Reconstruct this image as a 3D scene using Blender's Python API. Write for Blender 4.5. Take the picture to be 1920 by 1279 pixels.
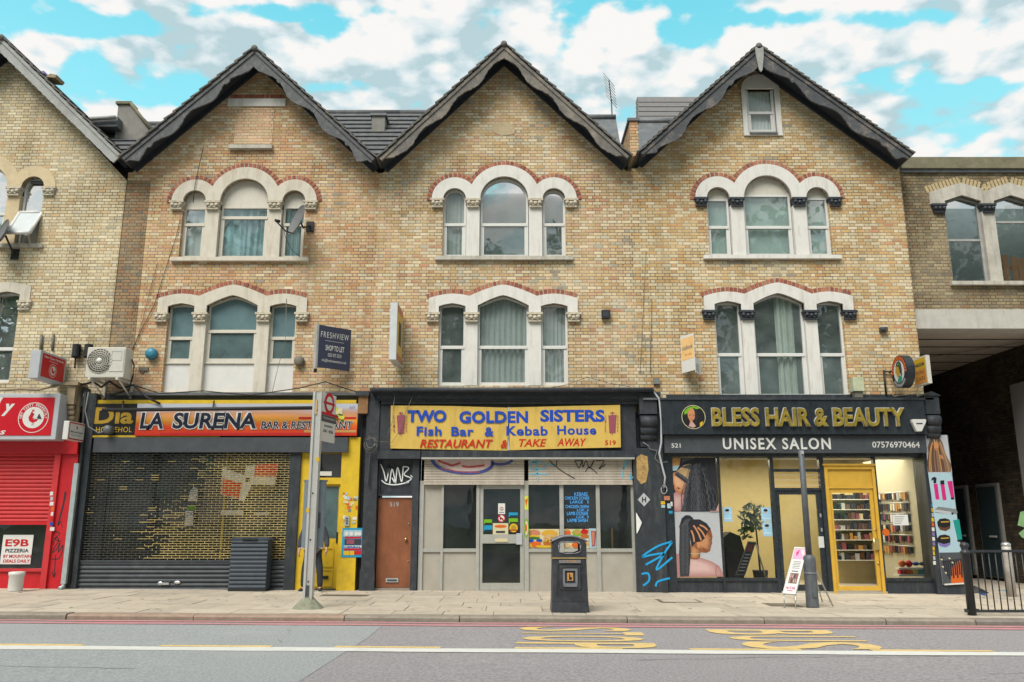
import bpy, bmesh, math, random
from mathutils import Vector, Matrix
from mathutils.geometry import tessellate_polygon
R = math.radians
PI = math.pi
random.seed(11)
S = bpy.context.scene
for _o in list(bpy.data.objects):
    bpy.data.objects.remove(_o)
COL = S.collection

# ------------------------------------------------------------------ camera, sky, sun, exposure
F = 1540.0            # focal length in photo pixels
PITCH = R(12.41)
CY, CZ = -20.3, 1.6
cam = bpy.data.objects.new('camera', bpy.data.cameras.new('camera'))
COL.objects.link(cam)
cam.location = (0, CY, CZ)
cam.rotation_euler = (PI/2 + PITCH, 0, 0)
cam.data.sensor_width = 36
cam.data.lens = 36*F/1920
cam.data.clip_end = 3000
S.camera = cam
S.view_settings.view_transform = 'Standard'
S.view_settings.look = 'None'
S.view_settings.exposure = 1.36
S.view_settings.gamma = 1
S.cycles.max_bounces = 5
S.cycles.diffuse_bounces = 2
S.cycles.glossy_bounces = 3
S.cycles.transmission_bounces = 3
S.cycles.transparent_max_bounces = 10
S.cycles.caustics_reflective = False
S.cycles.caustics_refractive = False
S.cycles.sample_clamp_indirect = 4

SKY_GAPS = [(110, 40, 190, 26, 0.25), (20, 20, 90, 60, 0.25), (500, 22, 170, 16, 0.25), (625, 55, 45, 34, 0.227), (1290, 45, 70, 42, 0.25), (1560, 36, 190, 20, 0.273), (1690, 150, 100, 30, 0.25), (1870, 160, 70, 22, 0.204), (130, 175, 70, 70, 0.169), (330, 190, 120, 30, 0.158), (1235, 18, 60, 14, 0.181), (1120, 100, 110, 16, 0.135), (640, 165, 110, 12, 0.123), (1850, 60, 30, 26, 0.135)]
SUN_EL, SUN_AZ = R(52), R(-28)   # azimuth measured from the camera side (-Y), negative to the left


def build_world():
    w = bpy.data.worlds.new('World')
    S.world = w
    w.use_nodes = True
    nt = w.node_tree
    nt.nodes.clear()
    N = nt.nodes.new
    L = nt.links.new
    out = N('ShaderNodeOutputWorld')
    bg = N('ShaderNodeBackground')
    bg.inputs[1].default_value = 0.142
    w.cycles.sampling_method = 'MANUAL'
    w.cycles.sample_map_resolution = 256
    L(bg.outputs[0], out.inputs[0])
    sky = N('ShaderNodeTexSky')
    sky.sky_type = 'NISHITA'
    sky.sun_disc = False
    sky.sun_elevation = SUN_EL
    sky.sun_rotation = R(180) + SUN_AZ
    tint = N('ShaderNodeMix'); tint.data_type = 'RGBA'; tint.blend_type = 'MULTIPLY'
    tint.inputs[0].default_value = 1
    L(sky.outputs[0], tint.inputs[6])
    tint.inputs[7].default_value = (0.46, 1.2, 0.84, 1)
    tc = N('ShaderNodeTexCoord')
    mp = N('ShaderNodeMapping'); mp.vector_type = 'POINT'
    L(tc.outputs['Generated'], mp.inputs[0])
    mp.inputs['Location'].default_value = (3.1, 0.4, 0.35)
    mp.inputs['Scale'].default_value = (1.0, 1.0, 1.9)

    def noise(vec, scale, det, rough, dist=0.0):
        n = N('ShaderNodeTexNoise')
        n.inputs['Scale'].default_value = scale
        n.inputs['Detail'].default_value = det
        n.inputs['Roughness'].default_value = rough
        n.inputs['Distortion'].default_value = dist
        L(vec, n.inputs['Vector'])
        return n.outputs['Fac']

    def cloud(vec):
        big = noise(vec, 6.2, 8, 0.58, 0.1)
        v = N('ShaderNodeTexVoronoi'); v.feature = 'SMOOTH_F1'
        v.inputs['Scale'].default_value = 19
        v.inputs['Smoothness'].default_value = 0.7
        v.inputs['Detail'].default_value = 1.5
        L(vec, v.inputs['Vector'])
        m = N('ShaderNodeMath'); m.operation = 'MULTIPLY_ADD'
        L(v.outputs['Distance'], m.inputs[0]); m.inputs[1].default_value = -0.3
        L(big, m.inputs[2])
        return m.outputs[0]
    d0 = cloud(mp.outputs[0])
    mp2 = N('ShaderNodeVectorMath'); mp2.operation = 'ADD'
    L(mp.outputs[0], mp2.inputs[0]); mp2.inputs[1].default_value = (-0.012, 0, 0.055)
    d1 = cloud(mp2.outputs[0])
    # openings of blue between the clouds: (dx/dy, dz/dy, half width, half height, strength)
    sx = N('ShaderNodeSeparateXYZ'); L(tc.outputs['Generated'], sx.inputs[0])

    def mt(op, p, q=None, r=None):
        n = N('ShaderNodeMath'); n.operation = op
        for i, x_ in enumerate((p, q, r)):
            if x_ is None: continue
            if isinstance(x_, (int, float)): n.inputs[i].default_value = x_
            else: L(x_, n.inputs[i])
        return n.outputs[0]
    yy = mt('MAXIMUM', sx.outputs[1], 0.08)
    U_, V_ = mt('DIVIDE', sx.outputs[0], yy), mt('DIVIDE', sx.outputs[2], yy)
    bias = None
    cp, sp = math.cos(PITCH), math.sin(PITCH)
    for (px, py, hw, hh, k) in SKY_GAPS:
        u, v = (px-960)/F, (639.5-py)/F
        dn = cp-v*sp
        u0, v0 = u/dn, (sp+v*cp)/dn
        q = mt('ADD', mt('POWER', mt('DIVIDE', mt('SUBTRACT', U_, u0), hw/F*1.25), 2.0), mt('POWER', mt('DIVIDE', mt('SUBTRACT', V_, v0), hh/F*1.4), 2.0))
        w_ = mt('MULTIPLY', mt('MAXIMUM', mt('SUBTRACT', 1.0, mt('MULTIPLY', q, 0.5)), 0.0), k)
        bias = w_ if bias is None else mt('MAXIMUM', bias, w_)
    dcov = mt('SUBTRACT', mt('ADD', mt('ADD', d0, 0.195), mt('MULTIPLY', mt('LESS_THAN', sx.outputs[1], 0.0), 0.09)), bias)
    cov = N('ShaderNodeMapRange'); cov.interpolation_type = 'SMOOTHSTEP'
    L(dcov, cov.inputs[0])
    cov.inputs[1].default_value = 0.29; cov.inputs[2].default_value = 0.41
    sh = N('ShaderNodeMath'); sh.operation = 'SUBTRACT'
    L(d0, sh.inputs[0]); L(d1, sh.inputs[1])
    shr = N('ShaderNodeMapRange')
    L(sh.outputs[0], shr.inputs[0])
    shr.inputs[1].default_value = -0.10; shr.inputs[2].default_value = 0.07
    cr = N('ShaderNodeValToRGB')
    L(shr.outputs[0], cr.inputs[0])
    cr.color_ramp.elements[0].color = (1.35, 1.8, 1.93, 1)
    cr.color_ramp.elements[1].color = (2.62, 2.58, 2.52, 1)
    e = cr.color_ramp.elements.new(0.5); e.color = (2.0, 2.28, 2.36, 1)
    mx = N('ShaderNodeMix'); mx.data_type = 'RGBA'
    L(cov.outputs[0], mx.inputs[0])
    hz = N('ShaderNodeMapRange'); L(sx.outputs[2], hz.inputs[0])
    hz.inputs[1].default_value = 0.60; hz.inputs[2].default_value = 0.36; hz.inputs[3].default_value = 0.0; hz.inputs[4].default_value = 0.6
    hm = N('ShaderNodeMix'); hm.data_type = 'RGBA'
    L(hz.outputs[0], hm.inputs[0]); L(tint.outputs[2], hm.inputs[6]); hm.inputs[7].default_value = (1.25, 2.05, 2.25, 1)
    L(hm.outputs[2], mx.inputs[6]); L(cr.outputs[0], mx.inputs[7])
    L(mx.outputs[2], bg.inputs[0])


build_world()
sun = bpy.data.objects.new('sun', bpy.data.lights.new('sun', 'SUN'))
COL.objects.link(sun)
sun.data.energy = 1.5
sun.data.angle = R(34)
sun.data.color = (1.0, 0.95, 0.86)
_sd = Vector((math.sin(SUN_AZ)*math.cos(SUN_EL), -math.cos(SUN_AZ)*math.cos(SUN_EL), math.sin(SUN_EL)))
sun.rotation_euler = (-_sd).to_track_quat('-Z', 'Y').to_euler()
sun.location = (-20, -40, 60)

# ------------------------------------------------------------------ geometry of the place
_c, _s = math.cos(PITCH), math.sin(PITCH)


def W(px, py, Y=0.0):
    """point of the plane y=Y measured off the photograph (its own real place, metres)"""
    u, v = (px-960)/F, (639.5-py)/F
    t = (Y-CY)/(_c - v*_s)
    return t*u, CZ + t*(_s + v*_c)


def X(px, py, Y=0.0): return W(px, py, Y)[0]
def Z(py, Y=0.0): return W(960, py, Y)[1]


def g(x, y=0): return -0.0062*x     # the street falls gently to the right


def G(px, py, dz=0.0):
    """point of the sloping ground"""
    u, v = (px-960)/F, (639.5-py)/F
    b, a = _s + v*_c, _c - v*_s
    # CZ + t*b = -0.0062*t*u + dz
    t = (dz-CZ)/(b + 0.0062*u)
    return t*u, CY + t*a


def lin(c):
    c = c/255.0
    return c/12.92 if c <= 0.04045 else ((c+0.055)/1.055)**2.4


def rgb(h, k=1.0):
    h = h.lstrip('#')
    return tuple(lin(int(h[i:i+2], 16))*k for i in (0, 2, 4))


# ------------------------------------------------------------------ materials
M = {}


def mat(name, col, rough=0.6, metal=0.0, var=0.14, scale=5.0, bump=0.0, bscale=60.0, dirt=0.0,
        dcol=(0.09, 0.08, 0.065), dscale=1.6, emit=0.0, spec=0.4, streak=False, dthr=0.5):
    m = bpy.data.materials.new(name)
    m.use_nodes = True
    nt = m.node_tree
    N = nt.nodes.new
    L = nt.links.new
    b = nt.nodes['Principled BSDF']
    b.inputs['Metallic'].default_value = metal
    b.inputs['Specular IOR Level'].default_value = spec
    geo = N('ShaderNodeNewGeometry')
    n = N('ShaderNodeTexNoise')
    n.inputs['Scale'].default_value = scale
    n.inputs['Detail'].default_value = 6
    n.inputs['Roughness'].default_value = 0.65
    L(geo.outputs['Position'], n.inputs['Vector'])
    mr = N('ShaderNodeMapRange')
    L(n.outputs['Fac'], mr.inputs[0])
    mr.inputs[1].default_value = 0.25; mr.inputs[2].default_value = 0.75
    mr.inputs[3].default_value = 1-var; mr.inputs[4].default_value = 1+var
    mul = N('ShaderNodeMix'); mul.data_type = 'RGBA'; mul.blend_type = 'MULTIPLY'
    mul.inputs[0].default_value = 1
    mul.inputs[6].default_value = (*col, 1)
    L(mr.outputs[0], mul.inputs[7])
    src = mul.outputs[2]
    if dirt > 0:
        mp = N('ShaderNodeMapping')
        L(geo.outputs['Position'], mp.inputs[0])
        mp.inputs['Scale'].default_value = (1, 1, 0.16 if streak else 1)
        n2 = N('ShaderNodeTexNoise')
        n2.inputs['Scale'].default_value = dscale*(3 if streak else 1)
        n2.inputs['Detail'].default_value = 8
        n2.inputs['Roughness'].default_value = 0.7
        L(mp.outputs[0], n2.inputs['Vector'])
        r2 = N('ShaderNodeMapRange')
        L(n2.outputs['Fac'], r2.inputs[0])
        r2.inputs[1].default_value = dthr; r2.inputs[2].default_value = dthr+0.25
        r2.inputs[4].default_value = dirt
        mx = N('ShaderNodeMix'); mx.data_type = 'RGBA'
        L(r2.outputs[0], mx.inputs[0]); L(src, mx.inputs[6])
        mx.inputs[7].default_value = (*dcol, 1)
        src = mx.outputs[2]
    L(src, b.inputs['Base Color'])
    rr = N('ShaderNodeMapRange')
    L(n.outputs['Fac'], rr.inputs[0])
    rr.inputs[3].default_value = max(0.03, rough-0.12); rr.inputs[4].default_value = min(1, rough+0.12)
    L(rr.outputs[0], b.inputs['Roughness'])
    if bump:
        n3 = N('ShaderNodeTexNoise')
        n3.inputs['Scale'].default_value = bscale
        n3.inputs['Detail'].default_value = 4
        L(geo.outputs['Position'], n3.inputs['Vector'])
        bp = N('ShaderNodeBump')
        bp.inputs['Strength'].default_value = bump
        bp.inputs['Distance'].default_value = 0.02
        L(n3.outputs['Fac'], bp.inputs['Height'])
        L(bp.outputs[0], b.inputs['Normal'])
    if emit:
        b.inputs['Emission Color'].default_value = (*col, 1)
        b.inputs['Emission Strength'].default_value = emit
    M[name] = m
    return m


def brick_mat(name, ramp, mortar, bl=0.376, bh=0.0853, soot=0.35, u0=0.0, patch=None, roughedge=0.006, soot_z=None):
    """Flemish bond: stretcher, header, stretcher..., every brick with a colour of its own"""
    m = bpy.data.materials.new(name)
    m.use_nodes = True
    nt = m.node_tree
    N = nt.nodes.new
    L = nt.links.new
    b = nt.nodes['Principled BSDF']
    b.inputs['Roughness'].default_value = 0.9
    b.inputs['Specular IOR Level'].default_value = 0.2

    def val(x):
        return x

    def mt(op, a, c=None, d=None):
        n = N('ShaderNodeMath'); n.operation = op
        for i, x in enumerate((a, c, d)):
            if x is None:
                continue
            if isinstance(x, (int, float)):
                n.inputs[i].default_value = x
            else:
                L(x, n.inputs[i])
        return n.outputs[0]
    geo = N('ShaderNodeNewGeometry')
    nz = N('ShaderNodeTexNoise')
    nz.inputs['Scale'].default_value = 9
    nz.inputs['Detail'].default_value = 3
    L(geo.outputs['Position'], nz.inputs['Vector'])
    sep = N('ShaderNodeSeparateXYZ'); L(geo.outputs['Position'], sep.inputs[0])
    sn = N('ShaderNodeSeparateColor'); L(nz.outputs['Color'], sn.inputs[0])
    ux = mt('ADD', mt('ADD', sep.outputs[0], sep.outputs[1]), mt('MULTIPLY', mt('SUBTRACT', sn.outputs[0], 0.5), 2*roughedge))
    vz = mt('ADD', sep.outputs[2], mt('MULTIPLY', mt('SUBTRACT', sn.outputs[1], 0.5), 2*roughedge))
    v = mt('DIVIDE', vz, bh)
    row = mt('FLOOR', v)
    fv = mt('SUBTRACT', v, row)
    par = mt('MULTIPLY', mt('FLOORED_MODULO', row, 2.0), 0.5)
    u = mt('ADD', mt('ADD', mt('DIVIDE', ux, bl), par), u0)
    cell = mt('FLOOR', u)
    fu = mt('SUBTRACT', u, cell)
    ish = mt('GREATER_THAN', fu, 0.667)
    # distance to nearest vertical joint in metres
    d1 = mt('ABSOLUTE', fu)
    d2 = mt('ABSOLUTE', mt('SUBTRACT', fu, 0.667))
    d3 = mt('ABSOLUTE', mt('SUBTRACT', fu, 1.0))
    du = mt('MULTIPLY', mt('MINIMUM', d1, mt('MINIMUM', d2, d3)), bl)
    dv = mt('MULTIPLY', mt('MINIMUM', fv, mt('SUBTRACT', 1.0, fv)), bh)
    dist = mt('MINIMUM', du, dv)
    mask = N('ShaderNodeMapRange'); mask.interpolation_type = 'SMOOTHSTEP'
    L(dist, mask.inputs[0]); mask.inputs[1].default_value = 0.003; mask.inputs[2].default_value = 0.013
    cid = N('ShaderNodeCombineXYZ')
    L(mt('ADD', mt('MULTIPLY', cell, 2.0), ish), cid.inputs[0]); L(row, cid.inputs[1])
    wn = N('ShaderNodeTexWhiteNoise'); wn.noise_dimensions = '2D'
    L(cid.outputs[0], wn.inputs['Vector'])
    # large drift of the brick mix over the wall
    big = N('ShaderNodeTexNoise'); big.inputs['Scale'].default_value = 0.55; big.inputs['Detail'].default_value = 4
    L(geo.outputs['Position'], big.inputs['Vector'])
    pick = mt('ADD', mt('MULTIPLY', wn.outputs['Value'], 0.86), mt('MULTIPLY', mt('SUBTRACT', big.outputs['Fac'], 0.42), 0.62))
    cr = N('ShaderNodeValToRGB')
    cr.color_ramp.interpolation = 'LINEAR'
    el = cr.color_ramp.elements
    el[0].position = ramp[0][0]; el[0].color = (*ramp[0][1], 1)
    el[1].position = ramp[-1][0]; el[1].color = (*ramp[-1][1], 1)
    for p, c in ramp[1:-1]:
        e = el.new(p); e.color = (*c, 1)
    L(pick, cr.inputs[0])
    # grain of a single brick
    fine = N('ShaderNodeTexNoise'); fine.inputs['Scale'].default_value = 38; fine.inputs['Detail'].default_value = 5
    fine.inputs['Roughness'].default_value = 0.7
    L(geo.outputs['Position'], fine.inputs['Vector'])
    fr = N('ShaderNodeMapRange'); L(fine.outputs['Fac'], fr.inputs[0])
    fr.inputs[1].default_value = 0.25; fr.inputs[2].default_value = 0.75
    fr.inputs[3].default_value = 0.8; fr.inputs[4].default_value = 1.18
    wv = N('ShaderNodeMapRange'); L(wn.outputs['Color'], wv.inputs[0])
    wv.inputs[3].default_value = 0.86; wv.inputs[4].default_value = 1.12
    fac = mt('MULTIPLY', fr.outputs[0], wv.outputs[0])
    mul = N('ShaderNodeMix'); mul.data_type = 'RGBA'; mul.blend_type = 'MULTIPLY'; mul.inputs[0].default_value = 1
    hsv = N('ShaderNodeHueSaturation'); hsv.inputs['Hue'].default_value = 0.503; hsv.inputs['Saturation'].default_value = 1.0; hsv.inputs['Value'].default_value = 1.01
    L(cr.outputs[0], hsv.inputs['Color'])
    stm = N('ShaderNodeMapping'); L(geo.outputs['Position'], stm.inputs[0]); stm.inputs['Scale'].default_value = (1.5, 1.5, 0.2); stm.inputs['Location'].default_value = (u0*13, 0, 0)
    stn = N('ShaderNodeTexNoise'); stn.inputs['Scale'].default_value = 1.3; stn.inputs['Detail'].default_value = 7; stn.inputs['Roughness'].default_value = 0.68
    L(stm.outputs[0], stn.inputs['Vector'])
    stq = N('ShaderNodeMapRange'); L(stn.outputs['Fac'], stq.inputs[0])
    stq.inputs[1].default_value = 0.5; stq.inputs[2].default_value = 0.72; stq.inputs[3].default_value = 1.0; stq.inputs[4].default_value = 0.74
    fac = mt('MULTIPLY', fac, stq.outputs[0])
    L(hsv.outputs[0], mul.inputs[6]); L(fac, mul.inputs[7])
    # mortar goes from pale repointing to sooty
    so = N('ShaderNodeTexNoise'); so.inputs['Scale'].default_value = 0.8; so.inputs['Detail'].default_value = 7
    so.inputs['Roughness'].default_value = 0.62
    mp = N('ShaderNodeMapping'); L(geo.outputs['Position'], mp.inputs[0])
    mp.inputs['Location'].default_value = (u0*7, 1.3, 2.0)
    L(mp.outputs[0], so.inputs['Vector'])
    sr = N('ShaderNodeMapRange'); L(so.outputs['Fac'], sr.inputs[0])
    sr.inputs[1].default_value = 0.42; sr.inputs[2].default_value = 0.66
    mm = N('ShaderNodeMix'); mm.data_type = 'RGBA'
    L(sr.outputs[0], mm.inputs[0])
    mm.inputs[6].default_value = (*mortar, 1); mm.inputs[7].default_value = (*[c*0.42 for c in mortar], 1)
    mx = N('ShaderNodeMix'); mx.data_type = 'RGBA'
    L(mask.outputs[0], mx.inputs[0]); L(mm.outputs[2], mx.inputs[6]); L(mul.outputs[2], mx.inputs[7])
    so2 = N('ShaderNodeMix'); so2.data_type = 'RGBA'; so2.blend_type = 'MULTIPLY'
    L(mt('MULTIPLY', sr.outputs[0], soot), so2.inputs[0])
    L(mx.outputs[2], so2.inputs[6]); so2.inputs[7].default_value = (0.36, 0.33, 0.29, 1)
    L(so2.outputs[2], b.inputs['Base Color'])
    hgt = mt('ADD', mask.outputs[0], mt('MULTIPLY', fine.outputs['Fac'], 0.5))
    bp = N('ShaderNodeBump'); bp.inputs['Strength'].default_value = 0.75; bp.inputs['Distance'].default_value = 0.012
    L(hgt, bp.inputs['Height']); L(bp.outputs[0], b.inputs['Normal'])
    M[name] = m


BUFF, PALE, OCH = (0.66, 0.50, 0.30), (0.76, 0.63, 0.44), (0.58, 0.38, 0.185)
PINK, RED, GREYB = (0.63, 0.415, 0.27), (0.55, 0.28, 0.165), (0.40, 0.34, 0.27)
GREEN = (0.56, 0.51, 0.38)
brick_mat('orange_stock_brick', [(0.0, GREYB), (0.08, PALE), (0.25, BUFF), (0.42, OCH), (0.55, (0.68, 0.43, 0.25)), (0.7, PINK), (0.85, (0.6, 0.32, 0.16)), (0.95, RED)], (0.38, 0.31, 0.235), u0=0.1, soot=0.22)
brick_mat('buff_stock_brick', [(0.0, GREYB), (0.07, GREEN), (0.2, PALE), (0.42, BUFF), (0.58, OCH), (0.72, (0.64, 0.47, 0.3)), (0.84, PINK), (0.93, RED)], (0.38, 0.32, 0.24), u0=0.37, soot=0.22)
brick_mat('yellow_stock_brick', [(0.0, GREYB), (0.06, (0.6, 0.52, 0.34)), (0.25, PALE), (0.45, BUFF), (0.62, (0.62, 0.43, 0.22)), (0.78, OCH), (0.9, (0.62, 0.34, 0.16)), (0.97, RED)], (0.37, 0.31, 0.23), u0=0.7, soot=0.22)
brick_mat('pale_stock_brick', [(0.0, (0.5, 0.44, 0.33)), (0.2, (0.76, 0.66, 0.47)), (0.5, (0.69, 0.58, 0.38)), (0.75, (0.6, 0.48, 0.3)), (0.9, (0.62, 0.44, 0.26))], (0.38, 0.32, 0.24), u0=0.2, soot=0.3)
brick_mat('brown_stock_brick', [(0.0, (0.2, 0.17, 0.13)), (0.25, (0.42, 0.34, 0.21)), (0.5, (0.36, 0.28, 0.165)), (0.75, (0.29, 0.225, 0.15)), (0.95, (0.36, 0.22, 0.12))], (0.2, 0.175, 0.14), u0=0.5, soot=0.6)
brick_mat('patch_brick', [(0.0, (0.74, 0.56, 0.4)), (0.3, (0.74, 0.5, 0.34)), (0.6, (0.66, 0.5, 0.3)), (0.9, (0.7, 0.42, 0.28))], (0.55, 0.42, 0.3), u0=0.85, soot=0.1)
brick_mat('stained_brick', [(0.0, (0.22, 0.19, 0.15)), (0.3, (0.36, 0.27, 0.17)), (0.6, (0.4, 0.26, 0.15)), (0.9, (0.38, 0.2, 0.11))], (0.21, 0.18, 0.14), u0=0.25, soot=0.5)
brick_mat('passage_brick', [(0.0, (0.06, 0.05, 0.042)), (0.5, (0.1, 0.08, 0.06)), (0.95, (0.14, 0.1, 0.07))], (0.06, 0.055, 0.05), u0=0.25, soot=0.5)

mat('white_stone', (0.70, 0.685, 0.65), 0.8, var=0.05, bump=0.15, dirt=0.6, dcol=(0.40, 0.35, 0.28), dscale=2.5, streak=True, dthr=0.5)
mat('cream_stone', (0.63, 0.585, 0.50), 0.8, var=0.1, bump=0.25, dirt=0.55, dcol=(0.38, 0.3, 0.2), dscale=2.2, streak=True, dthr=0.48)
mat('buff_stone', (0.62, 0.5, 0.32), 0.8, var=0.14, bump=0.25, dirt=0.45, dcol=(0.35, 0.25, 0.14), dscale=2.2)
mat('grey_stone', (0.52, 0.49, 0.43), 0.85, var=0.14, bump=0.3, dirt=0.6, dcol=(0.2, 0.18, 0.15), dscale=2.2, streak=True, dthr=0.45)
mat('capital_cream', (0.6, 0.54, 0.43), 0.8, var=0.15, scale=25, bump=0.4, dirt=0.7, dcol=(0.2, 0.16, 0.11), dscale=12, dthr=0.45)
mat('capital_black', (0.035, 0.04, 0.05), 0.45, var=0.2, scale=25, bump=0.3)
mat('upvc', (0.68, 0.68, 0.66), 0.35, var=0.04, dirt=0.2, dcol=(0.45, 0.4, 0.32), dscale=3, streak=True)
mat('cream_paint', (0.62, 0.585, 0.51), 0.55, var=0.06, dirt=0.4, dcol=(0.42, 0.36, 0.27), dscale=3, streak=True)
mat('white_board', (0.68, 0.68, 0.66), 0.6, var=0.04, dirt=0.3, dcol=(0.5, 0.46, 0.38), dscale=2.5, streak=True)
mat('red_brick_a', (0.36, 0.12, 0.075), 0.9, var=0.25, scale=20)
mat('red_brick_b', (0.27, 0.085, 0.06), 0.9, var=0.25, scale=20)
mat('red_brick_c', (0.43, 0.18, 0.11), 0.9, var=0.25, scale=20)
mat('arch_buff_brick', (0.47, 0.37, 0.21), 0.9, var=0.25, scale=20)
mat('mortar', (0.42, 0.36, 0.28), 0.95, var=0.2, scale=30)
mat('black_timber', (0.030, 0.035, 0.044), 0.6, var=0.35, scale=8, bump=0.2, dirt=0.4, dcol=(0.12, 0.125, 0.13), dscale=5, dthr=0.5)
mat('worn_timber', (0.072, 0.077, 0.085), 0.7, var=0.35, scale=8, bump=0.3, dirt=0.95, dcol=(0.32, 0.26, 0.22), dscale=3.0, dthr=0.5)
mat('grey_timber', (0.15, 0.14, 0.13), 0.8, var=0.3, scale=8, bump=0.3, dirt=0.8, dcol=(0.33, 0.28, 0.23), dscale=3, dthr=0.45)
mat('pale_timber', (0.36, 0.37, 0.36), 0.8, var=0.2, bump=0.2, dirt=0.5, dcol=(0.2, 0.17, 0.14), dscale=3)
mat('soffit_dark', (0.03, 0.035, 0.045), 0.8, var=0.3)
mat('roof_slate', (0.105, 0.11, 0.118), 0.7, var=0.3, scale=6, bump=0.2, dirt=0.4, dcol=(0.2, 0.19, 0.15), dscale=3)
mat('roof_tile', (0.12, 0.115, 0.11), 0.85, var=0.3, scale=9, bump=0.2, dirt=0.5, dcol=(0.24, 0.2, 0.13), dscale=4)
mat('roof_new', (0.17, 0.165, 0.165), 0.75, var=0.15, scale=9)
mat('lead', (0.13, 0.14, 0.15), 0.55, var=0.25, metal=0.2, dirt=0.4, dcol=(0.3, 0.3, 0.29), dscale=4)
mat('render_grey', (0.25, 0.24, 0.22), 0.9, var=0.2, dirt=0.4, dcol=(0.14, 0.13, 0.1))
mat('moss_coping', (0.19, 0.175, 0.115), 0.95, var=0.3, bump=0.4)
mat('concrete', (0.5, 0.48, 0.44), 0.9, var=0.12, bump=0.2, dirt=0.45, dcol=(0.28, 0.25, 0.2), dscale=1.5, streak=True)
mat('ceiling_board', (0.5, 0.44, 0.38), 0.9, var=0.15, scale=2)
mat('ceiling_joint', (0.04, 0.035, 0.03), 0.9)
mat('room_dark', (0.27, 0.34, 0.35), 0.9)
mat('room_mid', (0.10, 0.13, 0.13), 0.9)
mat('net_curtain', (0.40, 0.44, 0.43), 0.95, var=0.1, scale=14)
mat('teal_curtain', (0.27, 0.46, 0.5), 0.9, var=0.18, scale=3)
mat('pale_curtain', (0.5, 0.55, 0.5), 0.9, var=0.1)
mat('white_curtain', (0.62, 0.66, 0.66), 0.9, var=0.05)
mat('frost_panel', (0.105, 0.185, 0.205), 0.35, var=0.15, scale=3, spec=0.6)
mat('frost_dark', (0.075, 0.125, 0.13), 0.3, var=0.3, scale=3, spec=0.6)
mat('blind', (0.38, 0.5, 0.46), 0.9, var=0.06)
mat('wood_orange', (0.36, 0.16, 0.06), 0.6)


def glass_mat(name, ior=1.9, tint=(0.78, 0.9, 0.89), wav=0.012, film=0.0):
    m = bpy.data.materials.new(name)
    m.use_nodes = True
    nt = m.node_tree
    nt.nodes.clear()
    N = nt.nodes.new
    L = nt.links.new
    out = N('ShaderNodeOutputMaterial')
    mix = N('ShaderNodeMixShader')
    tr = N('ShaderNodeBsdfTransparent'); tr.inputs[0].default_value = (*tint, 1)
    gl = N('ShaderNodeBsdfGlossy'); gl.inputs['Roughness'].default_value = 0.015
    fr = N('ShaderNodeFresnel'); fr.inputs[0].default_value = ior
    geo = N('ShaderNodeNewGeometry')
    n = N('ShaderNodeTexNoise'); n.inputs['Scale'].default_value = 1.3; n.inputs['Detail'].default_value = 2
    L(geo.outputs['Position'], n.inputs['Vector'])
    bp = N('ShaderNodeBump'); bp.inputs['Strength'].default_value = 0.35; bp.inputs['Distance'].default_value = wav
    L(n.outputs['Fac'], bp.inputs['Height']); L(bp.outputs[0], gl.inputs['Normal'])
    L(fr.outputs[0], mix.inputs[0]); L(tr.outputs[0], mix.inputs[1]); L(gl.outputs[0], mix.inputs[2])
    if film:
        df = N('ShaderNodeBsdfDiffuse'); df.inputs[0].default_value = (0.42, 0.5, 0.5, 1)
        n2 = N('ShaderNodeTexNoise'); n2.inputs['Scale'].default_value = 2.2; n2.inputs['Detail'].default_value = 6
        L(geo.outputs['Position'], n2.inputs['Vector'])
        r2 = N('ShaderNodeMapRange'); L(n2.outputs['Fac'], r2.inputs[0])
        r2.inputs[1].default_value = 0.3; r2.inputs[2].default_value = 0.75; r2.inputs[3].default_value = film*0.5; r2.inputs[4].default_value = film*1.7
        m2 = N('ShaderNodeMixShader'); L(r2.outputs[0], m2.inputs[0]); L(mix.outputs[0], m2.inputs[1]); L(df.outputs[0], m2.inputs[2])
        L(m2.outputs[0], out.inputs[0])
    else:
        L(mix.outputs[0], out.inputs[0])
    M[name] = m


glass_mat('window_glass', 2.0, (0.86, 0.92, 0.91), film=0.15)
glass_mat('mirror_glass', 2.6, film=0.18)
glass_mat('shop_glass', 1.5, (0.9, 0.94, 0.93))
glass_mat('dark_shop_glass', 1.55, (0.6, 0.64, 0.64), film=0.04)


# ------------------------------------------------------------------ mesh builder
_TX = {}


def text_geo(s, bold=0.0, shear=0.0, spacing=1.0, depth=0.0):
    key = (s, bold, shear, spacing, depth)
    if key in _TX:
        return _TX[key]
    cu = bpy.data.curves.new('lettering', 'FONT')
    cu.body = s
    cu.size = 1
    cu.offset = bold
    cu.shear = shear
    cu.space_character = spacing
    cu.extrude = depth
    cu.resolution_u = 3
    ob = bpy.data.objects.new('lettering', cu)
    COL.objects.link(ob)
    dg = bpy.context.evaluated_depsgraph_get()
    me = bpy.data.meshes.new_from_object(ob.evaluated_get(dg))
    vs = [tuple(v.co) for v in me.vertices]
    fs = [tuple(p.vertices) for p in me.polygons]
    bpy.data.objects.remove(ob)
    bpy.data.curves.remove(cu)
    bpy.data.meshes.remove(me)
    xs = [v[0] for v in vs] or [0]
    ys = [v[1] for v in vs] or [0]
    r = (vs, fs, min(xs), max(xs), min(ys), max(ys))
    _TX[key] = r
    return r


ORIG = {}


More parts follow.
